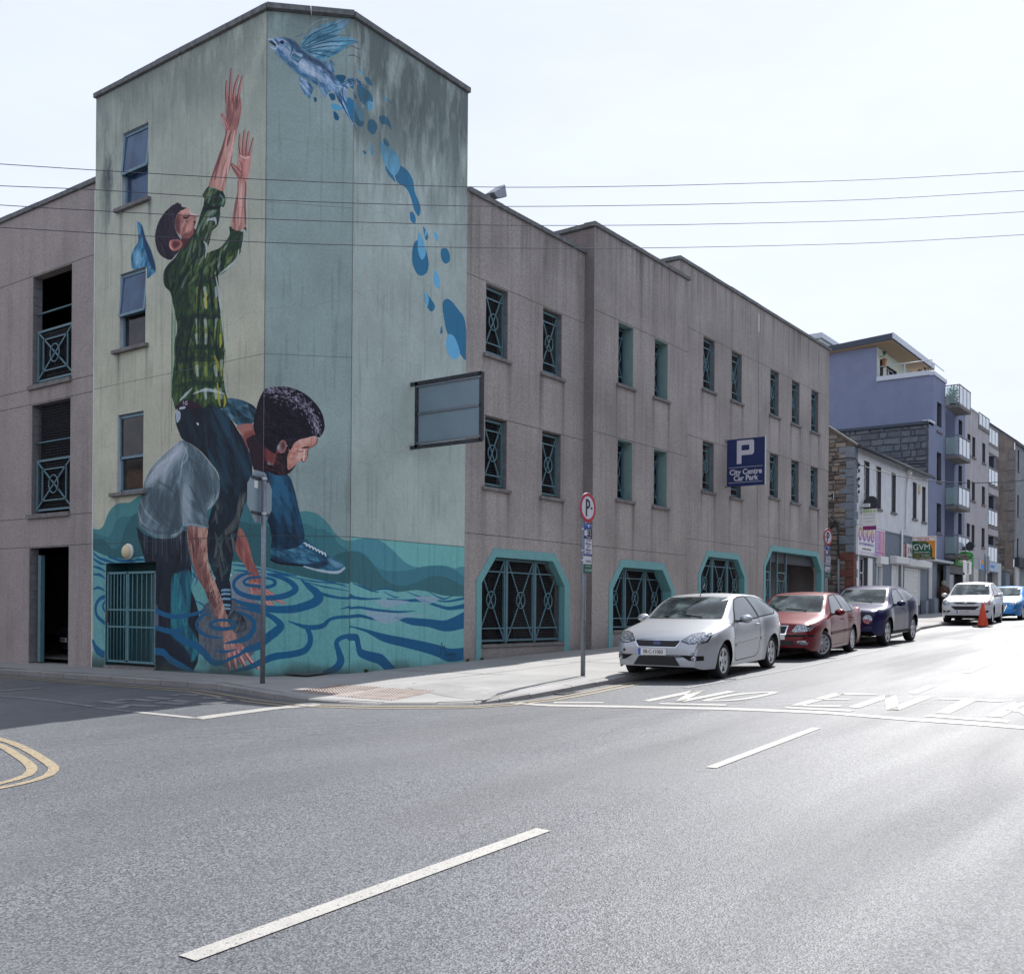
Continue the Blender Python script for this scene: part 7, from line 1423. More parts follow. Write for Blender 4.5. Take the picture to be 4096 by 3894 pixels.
# no-parking sign posts
mred = mk('sign_red', srgb(176, 42, 62), .05, 4, .4); mblk = mk('sign_black', (.02, .02, .024, 1), .02, 4, .4)
def disc(mb, c, r0, r1, y, n=36):
    vs = [(c[0] + r * math.cos(2 * math.pi * k / n), y, c[1] + r * math.sin(2 * math.pi * k / n)) for r in (r0, r1) for k in range(n)]
    if r0 == 0: mb.add(vs[n:], [tuple(range(n))])
    else: mb.add(vs, [(k, (k + 1) % n, n + (k + 1) % n, n + k) for k in range(n)])
def noparking(label, X, Y, z0, zc, r, rz, arrow, plates=True, low=None):
    t = thing('no_parking_sign', label, 'road sign', (X, Y, z0), rz=rz)   # local axes, faces -y
    zc -= z0
    g = MB(); g.tube([(-.04, .04, 0), (-.04, .04, zc + r * .3)], .042, 12); g.build('pole', MT['galv'] , t, False)
    g = MB(); g.lathe([(0, -.012), (r, -.012), (r, .006), (0, .006)], (0, 0, zc), 'y', 40); g.build('sign_disc', MT['galv'], t, False)
    g = MB(); disc(g, (0, zc), r * .76, r * .99, -.014); g.build('red_ring', mred, t, False); g = MB(); disc(g, (0, zc), 0, r * .765, -.0135); g.build('white_face', mwh, t, False)
    a = .02 if arrow > 0 else .03
    g = MB(); g.add([(-.075, -.018, zc - r * .58), (-.03, -.018, zc - r * .58), (-.03, -.018, zc + r * .58), (-.075, -.018, zc + r * .58)], [(0, 1, 2, 3)])
    vs = []; m_ = 12
    for q in (.088, .046):
        for k in range(m_ + 1): an = math.pi / 2 - math.pi * k / m_; vs.append((-.031 + q * 1.15 * math.cos(an), -.018, zc + r * .58 - .088 + q * math.sin(an)))
    g.add(vs, [(k, k + 1, m_ + 2 + k, m_ + 1 + k) for k in range(m_)]); g.build('letter_p', mblk, t, False)
    s = 1 if arrow > 0 else -1; ax = .105 * s if s > 0 else -.13
    g = MB(); g.add([(ax - .02 * s, -.018, zc - .012), (ax + .02 * s, -.018, zc - .012), (ax + .02 * s, -.018, zc + .012), (ax - .02 * s, -.018, zc + .012)], [(0, 1, 2, 3)]); g.add([(ax + .01 * s, -.018, zc - .035), (ax + .045 * s, -.018, zc), (ax + .01 * s, -.018, zc + .035)], [(0, 1, 2)]); g.build('arrow', mblk, t, False)
    zt = zc - r - .015
    def pl(nm, m_, x0, x1, a, b, y=-.01): g = MB(); g.box(x0, x1, y, y + .008, a, b); return g.build(nm, m_, t, False)
    bl = mk('parking_plate_blue', srgb(38, 84, 160), .05, 4, .4)
    pl('time_plate', bl, -.11, .15, zt - .56, zt); pl('plate_panel', mblk, -.1, .14, zt - .27, zt - .09, -.013); pl('plate_panel', mwh, -.1, .14, zt - .54, zt - .275, -.013); pl('sticker', mwh, -.105, -.02, zt - .22, zt - .12, -.016)
    def tx(s_, sz, m_, x, z, sx=.8): text('lettering', s_, sz, m_, t, (x, -.018, z), FY, .001, sx=sx, world=False)
    tx('2', .1, mwh, .0, zt - .17); tx('uair', .04, mwh, .08, zt - .145); tx('hour', .04, mwh, .085, zt - .19); tx('Disc - Parking', .035, mwh, .02, zt - .11); tx('DISC PARKING', .03, mwh, .02, zt - .245)
    tx('Luan - Sath', .04, mblk, .02, zt - .3); tx('9.30 a.m.', .06, mblk, .02, zt - .36); tx('TO/Go', .035, mblk, .02, zt - .41); tx('5.30 p.m.', .06, mblk, .02, zt - .465); tx('MON - SAT', .036, mblk, .02, zt - .52)
    g = MB(); g.add([(.0, -.0165, zt - .015), (.05, -.0165, zt - .015), (.05, -.0165, zt - .05), (.025, -.0165, zt - .078), (.0, -.0165, zt - .05)], [(0, 1, 2, 3, 4)]); g.build('crest', mwh, t, False)
    tx('Comhairle', .02, mwh, -.055, zt - .03); tx('Limerick', .02, mwh, .1, zt - .03)
    gd = mk('parking_plate_green', srgb(30, 96, 76), .05, 4, .4)
    pl('payment_plate', mwh, -.12, .14, zt - .72, zt - .58); pl('payment_plate', gd, -.12, .14, zt - .88, zt - .72); tx('e-parking', .055, gd, .02, zt - .665); tx('061 30 30 93', .052, mwh, .02, zt - .83); tx('TO MAKE PAYMENT CALL', .02, mwh, .01, zt - .76)
    for z in (zt - .1, zt - .48, zt - .65): g = MB(); g.lathe([(.047, -.015), (.047, .015)], (-.04, .04, z), 'z', 12); g.build('clamp', MT['metal_l'], t, False)
    if low:
        g = MB(); g.lathe([(.044, .0), (.044, 1.0)], (-.04, .04, 0), 'z', 12); g.build('pole_sleeve', low, t, False)
    return t
p = hit(2344, 2702, pz); d_ = (p - CAMLOC) @ Fv
zc = atz(2230 + 725 / 5.36, 1950 + 430 / 5.36, d_)[2]; print('sign1', p, zc)
noparking('red ringed no parking sign on a grey pole near the front of the silver car', p[0], p[1], pz(p[0], p[1]) - .02, zc, .265, .0, 1)
X2 = 15.6; q = onX(2950 + 890 / 2.466, 2100 + 117 / 2.466, X2); print('sign2', q)
noparking('red ringed no parking sign with green wrapped pole, past the red saloon', q[0], q[1], pz(q[0], q[1]) - .02, q[2], .24, -.16, -1, low=mk('green_wrap', srgb(70, 140, 84), .25, 4))
# stop sign seen from behind
p = hit(1050, 2732, pz); d_ = (p - CAMLOC) @ Fv; zt_ = atz(1051, 1850 + 262 / 6.25, d_)[2]; z0 = pz(p[0], p[1]); ze = atz(1051, 1850 + 830 / 6.25, d_)[2]; print('stop', p, zt_, ze)
t = thing('stop_sign', 'grey back of an octagonal stop sign on a pole before the mural', 'road sign', (p[0], p[1], z0 - .02), rz=math.radians(23.5))
g = MB(); g.tube([(0, 0, 0), (0, 0, zt_ - z0)], .043, 14); g.build('pole', MT['galv'], t, False)
zc = ze - z0; R8 = .49
g = MB(); g.prism([(R8 * math.cos(math.pi / 8 + k * math.pi / 4), zc + R8 * math.sin(math.pi / 8 + k * math.pi / 4)) for k in range(8)], .075, .085, lambda a, tt: (a[0] + .0, tt, a[1])); g.build('octagon_plate', mk('aluminium_sheet', srgb(140, 156, 166), .05, 3, .5, metal=.2), t, False)
g = MB(); g.prism([(.47 * math.cos(math.pi / 8 + k * math.pi / 4), zc + .47 * math.sin(math.pi / 8 + k * math.pi / 4)) for k in range(8)], .086, .09, lambda a, tt: (a[0], tt, a[1])); g.build('red_face', mred, t, False)
for dz in (-.29, .32): g = MB(); g.box(-.33, .33, .05, .075, zc + dz - .022, zc + dz + .022); g.build('channel', MT['dark'], t, False); g = MB(); g.lathe([(.05, -.022), (.05, .022)], (0, 0, zc + dz), 'z', 14); g.build('clamp', MT['metal_l'], t, False)
g = MB(); g.box(-.22, -.09, .068, .074, zc + .14, zc + .27); g.build('sticker', MT['white'], t, False)
# striped pole and grey pole up the street
def pole(name, label, X, Y, z0, bandsz, r, cat='pole'):
    t = thing(name, label, cat, (X, Y, z0)); 
    for i, (a, b, m_) in enumerate(bandsz): g = MB(); g.tube([(X, Y, a), (X, Y, b)], r, 10); g.build('pole_band', m_, t)
    return t
t = pole('crossing_pole', 'black and white banded pole with a small white plate behind the white car', 34.9, -3.6, 1.0, [(1.0, 1.7, mb_), (1.7, 2.2, mw), (2.2, 2.65, mb_), (2.65, 2.98, mw), (2.98, 3.08, mb_), (3.08, 3.62, mw)][:6], .055)
simple('plate', mw, t, (34.85, 34.87, -3.9, -3.62, 3.0, 3.55))
for i in range(5): simple('printed_line', mbl, t, (34.845, 34.85, -3.8, -3.72, 3.05 + i * .095, 3.1 + i * .095))
t = pole('sign_pole', 'plain grey pole with a sign seen edge on beyond the banded pole', 39, -3.6, 1.1, [(1.1, 4.1, MT['galv'])], .05); simple('edge_plate', MT['galv'], t, (38.9, 39.4, -3.72, -3.69, 3.2, 4.0))
# floodlight on the parapet
t = thing('flood_light', 'grey floodlight on the parapet right of the mural tower', 'floodlight', (5.75, .3, 10.6))
b_ = MB(); R_ = Matrix.Rotation(math.radians(-28), 3, 'Y'); 
def rot(p, c=Vector((5.9, .18, 10.88))): return tuple(R_ @ Vector(p) + c)
b_.add([rot(q) for q in ((-.2, -.16, -.1), (.2, -.16, -.13), (.2, .16, -.13), (-.2, .16, -.1), (-.26, -.13, .06), (.3, -.13, .14), (.3, .13, .14), (-.26, .13, .06))], [(3, 2, 1, 0), (4, 5, 6, 7), (0, 1, 5, 4), (1, 2, 6, 5), (2, 3, 7, 6), (3, 0, 4, 7)]); b_.build('housing', MT['galv'], t, bevel=.02)
b_ = MB(); b_.add([rot(q) for q in ((-.2, -.165, -.11), (.22, -.165, -.14), (.22, .165, -.14), (-.2, .165, -.11))], [(0, 1, 2, 3)]); b_.build('lens', MT['railglass'], t); b_ = MB(); b_.tube([(5.62, .18, 10.58), (5.66, .18, 10.74), (5.8, .18, 10.84)], .03, 6); b_.build('bracket', MT['galv'], t)
# overhead wires: straight spans with a little sag in one upright plane across the junction
S_ = 2.0760
MT['cablegrey'] = mk('grey_cable_sheath', srgb(74, 72, 86), .1, 10, .6)
WIRES = [([(-60, 312), (0, 316), (187, 328), (510, 346), (900, 360), (1200, 359), (1450, 353), (1700, 345), (1973, 330), (2060, 325)], 'topmost'), ([(-60, 354), (0, 358), (187, 366), (510, 385), (900, 397), (1200, 396), (1450, 391), (1700, 383), (1973, 367), (2060, 362)], 'second'),
         ([(-60, 390), (0, 395), (187, 406), (510, 422), (900, 433), (1200, 434), (1450, 430), (1700, 423), (1973, 408), (2060, 403)], 'third'), ([(-60, 434), (0, 438), (187, 449), (510, 467), (900, 477), (1200, 478), (1450, 474), (1700, 467), (1973, 452), (2060, 447)], 'lowest')]
A_ = atz(-60 * S_, 700, 16.5); B_ = atz(2060 * S_, 700, 23); nrm_ = np.array([B_[1] - A_[1], A_[0] - B_[0], 0])
for pts, nm in WIRES:
    P3 = []
    pts = [tuple(q) for q in spline(pts, False, 4)]
    for x, y in pts: d = ray(x * S_, y * S_); P3.append(CAMLOC + d * ((A_ - CAMLOC) @ nrm_) / (d @ nrm_))
    P3 = [P3[0] + (P3[0] - P3[3]) / np.linalg.norm(P3[0] - P3[3]) * 14] + P3 + [P3[-1] + (P3[-1] - P3[-4]) / np.linalg.norm(P3[-1] - P3[-4]) * 30]
    o = MB().tube(P3, .0062, 6).build('overhead_wire', MT['cablegrey']); tag(o, '%s of the four dark overhead wires crossing the whole view' % nm, 'wire', 'overhead wires across the street')
# traffic cone with tape
p = hit(3650 + 810 / 2.886, 1900 + 1752 / 2.886); p2 = p
t = thing('traffic_cone', 'orange traffic cone on a dark base in front of the white car', 'traffic cone', tuple(p))
g = MB(); g.lathe([(.19, .04), (.185, .1), (.1, .55), (.045, .86), (.03, .88), (0, .88)], p, 'z', 20); g.build('cone_body', mk('orange_plastic', srgb(222, 74, 44), .06, 6, .5), t)
g = MB(); g.box(p[0] - .3, p[0] + .3, p[1] - .3, p[1] + .3, p[2] + .0, p[2] + .045); g.build('base', MT['black'], t, bevel=.015)
tp = MB(); a = Vector(p) + Vector((0, 0, .86)); b = Vector(atz(3650 + 945 / 2.886, 1900 + 1310 / 2.886, 39.6)); tape = mk('hazard_tape', srgb(224, 150, 150), .3, 3)
cs = [a.lerp(b, k / 8) - Vector((0, 0, .25 * 4 * (k / 8) * (1 - k / 8))) for k in range(9)]; tp.add([c + Vector((0, 0, s)) for c in cs for s in (-.035, .035)], [(2 * k, 2 * k + 2, 2 * k + 3, 2 * k + 1) for k in range(8)]); o = tp.build('hazard_tape', tape); o.modifiers.new('s', 'SOLIDIFY').thickness = .002; tag(o, 'red and white hazard tape tied from the cone to the white car mirror', 'tape')
# passer-by seen from behind
wx, wy = 44.9, -.36; wz = pz(wx, wy)
per = bpy.data.meshes.new('person'); sk = [((0, 0, .86), .15, .12), ((0, 0, 1.02), .16, .12), ((0, 0, 1.22), .19, .13), ((0, 0, 1.34), .17, .1), ((0, 0, 1.42), .06, .06), ((0, .0, 1.5), .085, .09), ((0, 0, 1.6), .06, .07),
  ((0, .21, 1.3), .07, .065), ((.03, .26, 1.05), .055, .055), ((.0, .24, .84), .045, .045), ((-.02, .23, .76), .04, .045), ((0, -.21, 1.3), .07, .065), ((.03, -.26, 1.05), .055, .055), ((0, -.24, .84), .045, .045), ((-.02, -.23, .76), .04, .045),
  ((.0, .09, .8), .11, .11), ((.05, .1, .46), .07, .07), ((.12, .1, .09), .045, .045), ((.2, .1, .03), .04, .03), ((0, -.09, .8), .11, .11), ((-.08, -.1, .46), .07, .07), ((-.14, -.1, .09), .045, .045), ((-.06, -.1, .03), .04, .03)]
ed = [(0, 1), (1, 2), (2, 3), (3, 4), (4, 5), (5, 6), (3, 7), (7, 8), (8, 9), (9, 10), (3, 11), (11, 12), (12, 13), (13, 14), (0, 15), (15, 16), (16, 17), (17, 18), (0, 19), (19, 20), (20, 21), (21, 22)]
per.from_pydata([s[0] for s in sk], ed, []); pe = link('person', per, None, mk('dark_trousers', srgb(40, 36, 40), .1)); pe.location = (wx, wy, wz)
sm = pe.modifiers.new('skin', 'SKIN'); 
for i, s in enumerate(sk): per.skin_vertices[0].data[i].radius = (s[1], s[2])
per.skin_vertices[0].data[0].use_root = True; sm.use_smooth_shade = True; pe.modifiers.new('sub', 'SUBSURF').levels = 2; pe.modifiers['sub'].render_levels = 2
tag(pe, 'person with fair hair in a brown leopard print top walking away past the shops', 'person')
g = MB(); g.lathe([(.0, 1.7), (.09, 1.68), (.125, 1.58), (.12, 1.48), (.08, 1.4), (0, 1.39)], (0, 0, 0), 'z', 14); g.build('hair', mk('fair_hair', srgb(150, 140, 122), .2, 12), pe, False)
m = NT('leopard_top'); m.col(m.ramp(m.voro(sc=22., out='Distance'), [(.25, (.012, .01, .01)), (.45, (.13, .07, .05))])); m.rough(.9)
g = MB(); g.lathe([(.19, .8), (.2, 1.0), (.22, 1.2), (.21, 1.32), (.12, 1.41), (.0, 1.42)], (0, 0, 0), 'z', 16); g.v = [(v_[0] * .75, v_[1] * 1.12, v_[2]) for v_ in g.v]
for s in (1, -1): g.tube([(0, .2 * s, 1.32), (.03, .28 * s, 1.05), (0, .26 * s, .82)], [.085, .072, .06], 10)
g.build('top', m.m, pe, False)
bg_ = MB(); bg_.box(-.1, .1, .3, .42, .82, 1.05); bg_.tube([(0, .34, 1.05), (.02, .2, 1.4)], .015, 6); bo = bg_.build('handbag', MT['black'], None); bo.location = (wx, wy, wz); tag(bo, 'black handbag at the side of the walking person', 'handbag')
# litter of tape on the far pavement, gully
g = MB(); q = hit(1850 + 890 / 2.192, 2100 + 1473 / 2.192); gl = thing('gully_grate', 'iron gully grate in the gutter left of the silver car', 'drain', tuple(q))
for k in range(7): g = MB(); g.box(q[0] - .22, q[0] + .22, q[1] - .2 + k * .06, q[1] - .17 + k * .06, q[2] - .03, q[2] + .012); g.build('bar', MT['dark'], gl)
g = MB(); g.box(q[0] - .26, q[0] - .22, q[1] - .24, q[1] + .24, q[2] - .03, q[2] + .014); g.box(q[0] + .22, q[0] + .26, q[1] - .24, q[1] + .24, q[2] - .03, q[2] + .014); g.build('grate_frame', MT['dark'], gl)

mwd = mk('weed_green', srgb(70, 92, 44), .3, 20)
for (x, y), lb in (((5.2, -.06), 'small green weed at the wall foot left of the first arch'), ((4.7, -.05), 'tiny weed in the joint between the tower and the car park'), ((1.5, -.1), 'weed tuft at the foot of the tower corner')):
    g = MB(); z = pz(x, y)
    for i in range(26):
        a = random.uniform(0, 6.28); d = Vector((math.cos(a), -abs(math.sin(a)), random.uniform(.4, 1.2))).normalized() * random.uniform(.04, .11); b = Vector((-d.y, d.x, 0)).normalized() * .012; o = Vector((x, y, z)); g.add([o - b, o + d * .6 + b * 1.4, o + d, o + d * .6 - b * 1.4], [(0, 1, 2, 3)])
    tag(g.build('weed', mwd), lb, 'weed')
# ------------------------------------------------------------------ cars
def interp(pts, u):
    """smooth monotone-ish curve through (u, value) points"""
    if u <= pts[0][0]: return pts[0][1]
    if u >= pts[-1][0]: return pts[-1][1]
    for i in range(len(pts) - 1):
        if pts[i][0] <= u <= pts[i + 1][0]:
            x0, y0 = pts[i]; x1, y1 = pts[i + 1]; h = x1 - x0
            s = (y1 - y0) / h
            m0 = s if i == 0 else (s + (y0 - pts[i - 1][1]) / (x0 - pts[i - 1][0])) / 2
            m1 = s if i + 2 >= len(pts) else (s + (pts[i + 2][1] - y1) / (pts[i + 2][0] - x1)) / 2
            if i and (y0 - pts[i - 1][1]) * s <= 0: m0 = 0
            if i + 2 < len(pts) and (pts[i + 2][1] - y1) * s <= 0: m1 = 0
            t = (u - x0) / h
            return (2 * t ** 3 - 3 * t * t + 1) * y0 + (t ** 3 - 2 * t * t + t) * h * m0 + (-2 * t ** 3 + 3 * t * t) * y1 + (t ** 3 - t * t) * h * m1
def paint(name, c, metal=.35, rough=.3):
    m = NT(name); m.col(c); m.rough(rough); m.b.inputs['Metallic'].default_value = metal; m.b.inputs['Specular IOR Level'].default_value = .3; m.b.inputs['Coat Weight'].default_value = .22; m.b.inputs['Coat Roughness'].default_value = .02
    m.bump(m.noise(sc=2.5, detail=1), .02, .01); return m.m
def cg(name, c, spec=.5):
    m = NT(name); m.col(c); m.rough(.02); m.b.inputs['Specular IOR Level'].default_value = spec; return m.m
m = NT('windscreen_glass'); m.col(m.ramp(m.noise((1, 1.6, 2.2), 1.7, 3, .5), [(.38, (.008, .011, .012)), (.52, (.035, .05, .052)), (.64, (.11, .14, .14))])); m.rough(.03); m.b.inputs['Specular IOR Level'].default_value = .45; MT['wscreen'] = m.m; MT['cglass'] = cg('car_window_glass', (.07, .085, .095, 1), 1.)
m = NT('headlight_lens'); m.col(m.ramp(m.voro(sc=26., out='Distance'), [(.1, (.75, .78, .8)), (.5, (.2, .22, .25))])); m.rough(.1); m.b.inputs['Metallic'].default_value = .6; m.b.inputs['Coat Weight'].default_value = 1; MT['lens'] = m.m
MT['chrome'] = mk('chrome_trim', srgb(205, 208, 212), .02, 5, .12, metal=1.)
MT['alloy'] = mk('alloy_wheel', srgb(176, 178, 182), .04, 8, .3, metal=.7)
MT['grillemesh'] = mk('black_grille', (.012, .012, .014, 1), .1, 40, .6, .4, 60)
MT['trimblack'] = mk('black_plastic_trim', (.012, .012, .014, 1), .1, 20, .6, spec=.2)
MT['plate_w'] = mk('number_plate_white', srgb(226, 226, 222), .02, 4, .4); MT['plate_b'] = mk('number_plate_blue', srgb(40, 90, 190), .02, 4, .4)
def wheel(parent, u, y, r, wd, side, steer=0, spokes=5):
    t = bpy.data.objects.new('wheel', None); COL.objects.link(t); t.parent = parent; t.location = (u, y, r); t.rotation_euler = (0, 0, steer); t.empty_display_size = .1
    s = side; h = wd / 2; rr_ = r * .69
    def L(prof, nm, m_): g = MB(); g.lathe(prof, (0, 0, 0), 'y', 28); return g.build(nm, m_, t, False)
    L([(rr_, -h * .9), (r * .9, -h), (r * .975, -h * .8), (r, -h * .45), (r, h * .45), (r * .975, h * .8), (r * .9, h), (rr_, h * .9)], 'tyre', MT['black'])
    o = L([(rr_ * 1.02, s * h * .95), (rr_ * .93, s * h * .98), (rr_ * .9, s * h * .6), (rr_ * .88, -s * h * .3), (0, -s * h * .3)], 'rim', MT['alloy'])
    g = MB()
    for k in range(spokes):
        a = 2 * math.pi * k / spokes + .3; ca, sa = math.cos(a), math.sin(a); n_ = .19 if spokes <= 5 else .1
        q = lambda rad, off: (rad * ca - off * sa, rad * sa + off * ca)
        P = [q(.04, -.045), q(rr_ * .93, -n_ * rr_), q(rr_ * .93, n_ * rr_), q(.04, .045)]
        g.hexa([(p[0], s * h * .35, p[1]) for p in P], [(p[0], s * (h * (.92 if i in (1, 2) else .8)), p[1]) for i, p in enumerate(P)])
    g.lathe([(0, s * h * .85), (.05, s * h * .84), (.06, s * h * .5)], (0, 0, 0), 'y', 12)
    g.build('spokes', MT['alloy'], t, False)
    d = MB(); d.lathe([(rr_ * .85, -s * h * .25), (0, -s * h * .25)], (0, 0, 0), 'y', 20); d.build('brake', MT['dark'], t, False)
    return t
def car(label, S, paintm, u_px, w_px, group='cars parked along the kerb', name='parked_car', xyz=None, rz=None):
    """S: dict of dimensions and curves; u along the car from nose (0) to tail, z up"""
    L, W, wb_, uf, rw = S['L'], S['W'], S['wb'], S['uf'], S['rw']; sc = S.get('sc', 1.); ur = uf + wb_; hw = W / 2; tw = S.get('tw', .2)
    if xyz is None:
        p1 = Vector(hit(*u_px)); best = None
        for k in range(-300, 301):
            d = k / 1000.; q = p1 + Vector((math.cos(d), math.sin(d), 0)) * wb_ * sc
            dd = np.array(q) - CAMLOC; x = 2048 + 4074 * (dd @ Rv) / (dd @ Fv)
            if best is None or abs(x - w_px) < best[0]: best = (abs(x - w_px), d)
        rz = best[1]; dx = Vector((math.cos(rz), math.sin(rz), 0)); dy = Vector((-math.sin(rz), math.cos(rz), 0))
        o3 = p1 - dx * uf * sc + dy * (hw - .1) * sc
        a = o3 + dx * uf * sc; b = o3 + dx * ur * sc; off = -.93 * hw * sc
        c1 = a + dy * off; c2 = b + dy * off; za, zb = road(c1.x, c1.y), road(c2.x, c2.y); z0 = za - (zb - za) * uf / wb_; pitch = -math.atan2(zb - za, wb_ * sc)
        print(label[:30], 'pos', [round(v, 2) for v in o3], 'heading', round(math.degrees(rz), 1), 'rear z', round(zb, 2))
        xyz = (o3.x, o3.y, z0)
    else: pitch = 0
    t = thing(name, label, 'car', xyz, group, rz=rz); t.rotation_euler = (0, pitch, rz); t.scale = (sc, sc, sc)
    zt, zb, pw = S['top'], S['belt'], S['roofw']
    us = sorted(set([0, .012, .03, .06, .1, .15, .2, .27] + [i * .05 for i in range(7, int(L / .05) - 3)] + [L - .2, L - .12, L - .06, L - .025, L] + [uf + k * .03 for k in range(-14, 15)] + [ur + k * .03 for k in range(-14, 15)]))
    us = [u for i, u in enumerate(us) if i == 0 or u - us[i - 1] > .006]
    ra = rw + S.get('gap', .055); zs0 = S['z0']
    rows = 7; gr = 6; rt = 6
    def halfw(u):
        w_ = hw
        fr = S.get('round_f', .62); k = S.get('rf', .2)
        if u < fr: w_ = hw * (1 - k * ((fr - u) / fr) ** 2.6)
        if u > L - .5: w_ = hw * (1 - .14 * ((u - L + .5) / .5) ** 2.4)
        for c in (uf, ur): w_ += S.get('flare', .012) * max(0, 1 - ((u - c) / (ra + .12)) ** 2)
        return w_
    V = []
    for u in us:
        w_ = halfw(u); T = interp(zt, u); Bz = min(interp(zb, u), T - .01); wr = min(interp(pw, u) * hw, w_ * .985)
        z0 = zs0 + S.get('lipf', .0) * 0
        if u < .25: z0 = zs0 + (S.get('nose', .1)) * ((.25 - u) / .25) ** 2
        if u > L - .35: z0 = zs0 + .12 * ((u - L + .35) / .35) ** 1.5
        arch = 0
        for c in (uf, ur):
            if abs(u - c) < ra: arch = max(arch, rw + math.sqrt(ra * ra - (u - c) ** 2))
        zlow = max(z0, arch); zlow = min(zlow, Bz - .06)
        sec = []
        for j in range(rows + 1):
            f_ = j / rows; z = zlow + (Bz - zlow) * f_
            g_ = (z - zs0) / max(.05, (Bz - zs0)); g_ = min(max(g_, 0), 1)
            y = w_ * (1 - .055 * (1 - min(g_ / .35, 1)) ** 2 - .045 * max(0, (g_ - .62) / .38) ** 1.8 - .012 * math.sin(math.pi * min(1, g_ * 1.4)))
            sec.append((u, y, z))
        yb = sec[-1][1]; kk = interp(S['kk'], u); ze = Bz + (T - Bz) * kk
        for j in range(1, gr + 1):
            f_ = j / gr; cv = .035 * math.sin(math.pi * f_) * min(1, (T - Bz) / .3)
            sec.append((u, yb + (wr - yb) * f_ + cv * .7, Bz + (ze - Bz) * f_))
        for j in range(1, rt + 1):
            f_ = j / rt; a = f_ * math.pi / 2; sec.append((u, wr * (1 - f_) if j < rt else 0., ze + (T - ze) * math.sin(a) ** .9))
        V.append(sec)
    n = len(V[0]); g = MB(); g.smooth = True; vs = []
    for sec in V: vs += [(p[0], -p[1], p[2]) for p in sec] + [(p[0], p[1], p[2]) for p in sec[-2::-1]]
    m_ = 2 * n - 1
    fs = [(i * m_ + j, i * m_ + j + 1, (i + 1) * m_ + j + 1, (i + 1) * m_ + j) for i in range(len(us) - 1) for j in range(m_ - 1)]
    fs += [tuple(range(m_)), tuple((len(us) - 1) * m_ + j for j in range(m_ - 1, -1, -1))]
    g.add(vs, fs); body = g.build('body', paintm, t, False)
    bvh = BVHTree.FromPolygons([Vector(v) for v in vs], fs)
    # dark floor and wheel housings
    u_ = MB(); wi = hw - tw - .09
    u_.box(uf - ra - .1, ur + ra + .05, -wi, wi, zs0 - .02, zs0 + .45); u_.box(.2, uf - ra, -hw * .74, hw * .74, zs0 + .02, zs0 + .3); u_.box(ur + ra, L - .15, -hw * .8, hw * .8, zs0 + .04, zs0 + .34)
    u_.box(uf + ra - .0, ur - ra, -hw * .93, hw * .93, zs0 - .005, zs0 + .06)
    u_.build('underbody', MT['trimblack'], t, False)
    def proj(kind, a, b, side=-1):
        if kind == 'f': o, d = Vector((-2, a, b)), Vector((1, 0, 0))
        elif kind == 's': o, d = Vector((a, 3 * side, b)), Vector((0, -side, 0))
        else: o, d = Vector((a, b, 3)), Vector((0, 0, -1))
        h = bvh.ray_cast(o, d); return h
    def patch(nm, m_, kind, outline, side=-1, off=.006, smooth=False, rings=4, parent=None, conv=1):
        O = [Vector(p) for p in (spline([tuple(p) for p in outline], True, 5) if smooth else resample([tuple(p) for p in outline] + [tuple(outline[0])], .06)[:-1])]
        c = sum(O, Vector((0, 0))) / len(O); vs = []; g = MB(); g.smooth = True
        def pt(q):
            for k in range(12):
                h = proj(kind, q.x, q.y, side)
                if h[0] is not None:
                    nn = h[1]; dv = {'f': Vector((-1, 0, 0)), 's': Vector((0, side, 0)), 't': Vector((0, 0, 1))}[kind]
                    if nn.dot(dv) < 0: nn = -nn
                    return h[0] + nn * off
                q = q.lerp(c, .04)
            return None
        for r in range(rings):
            f_ = 1 - r / rings
            for p in O: vs.append(pt(c + (p - c) * f_))
        vs.append(pt(c)); k = len(O)
        if any(v is None for v in vs): return None
        fs = [(r * k + i, r * k + (i + 1) % k, (r + 1) * k + (i + 1) % k, (r + 1) * k + i) for r in range(rings - 1) for i in range(k)] + [((rings - 1) * k + i, (rings - 1) * k + (i + 1) % k, rings * k) for i in range(k)]
        g.add(vs, fs); return g.build(nm, m_, parent or t, False)
    def seam(pts, w_=.011, kind='s', side=-1, m_=None, nm='panel_gap'):
        P = resample([tuple(p) for p in pts], .05); A, B = offs(P, w_ / 2), offs(P, -w_ / 2); vs = []
        for q in A + B:
            h = proj(kind, q[0], q[1], side)
            if h[0] is None: return
            dv = {'f': Vector((-1, 0, 0)), 's': Vector((0, side, 0)), 't': Vector((0, 0, 1))}[kind]; nn = h[1] if h[1].dot(dv) > 0 else -h[1]
            vs.append(h[0] + nn * .003)
        g = MB(); k = len(P); g.add(vs, [(i, i + 1, k + i + 1, k + i) for i in range(k - 1)]); g.build(nm, m_ or MT['trimblack'], t, False)
    patch('windscreen', MT['wscreen'], 'f', S['screen'])
    wsur = [(p[0] * 1.035, p[1] + (.02 if i in S.get('scr_top', (2, 3)) else -.012)) for i, p in enumerate(S['screen'])]
    patch('screen_seal', MT['trimblack'], 'f', wsur, off=.003)
    for side in (-1, 1):
        for w_ in S['side_glass']:
            c = sum((Vector(p) for p in w_), Vector((0, 0))) / len(w_)
            patch('side_window', MT['cglass'], 's', w_, side, smooth=False); patch('window_seal', MT['trimblack'], 's', [tuple(c + (Vector(p) - c) * 1.12) for p in w_], side, off=.003)
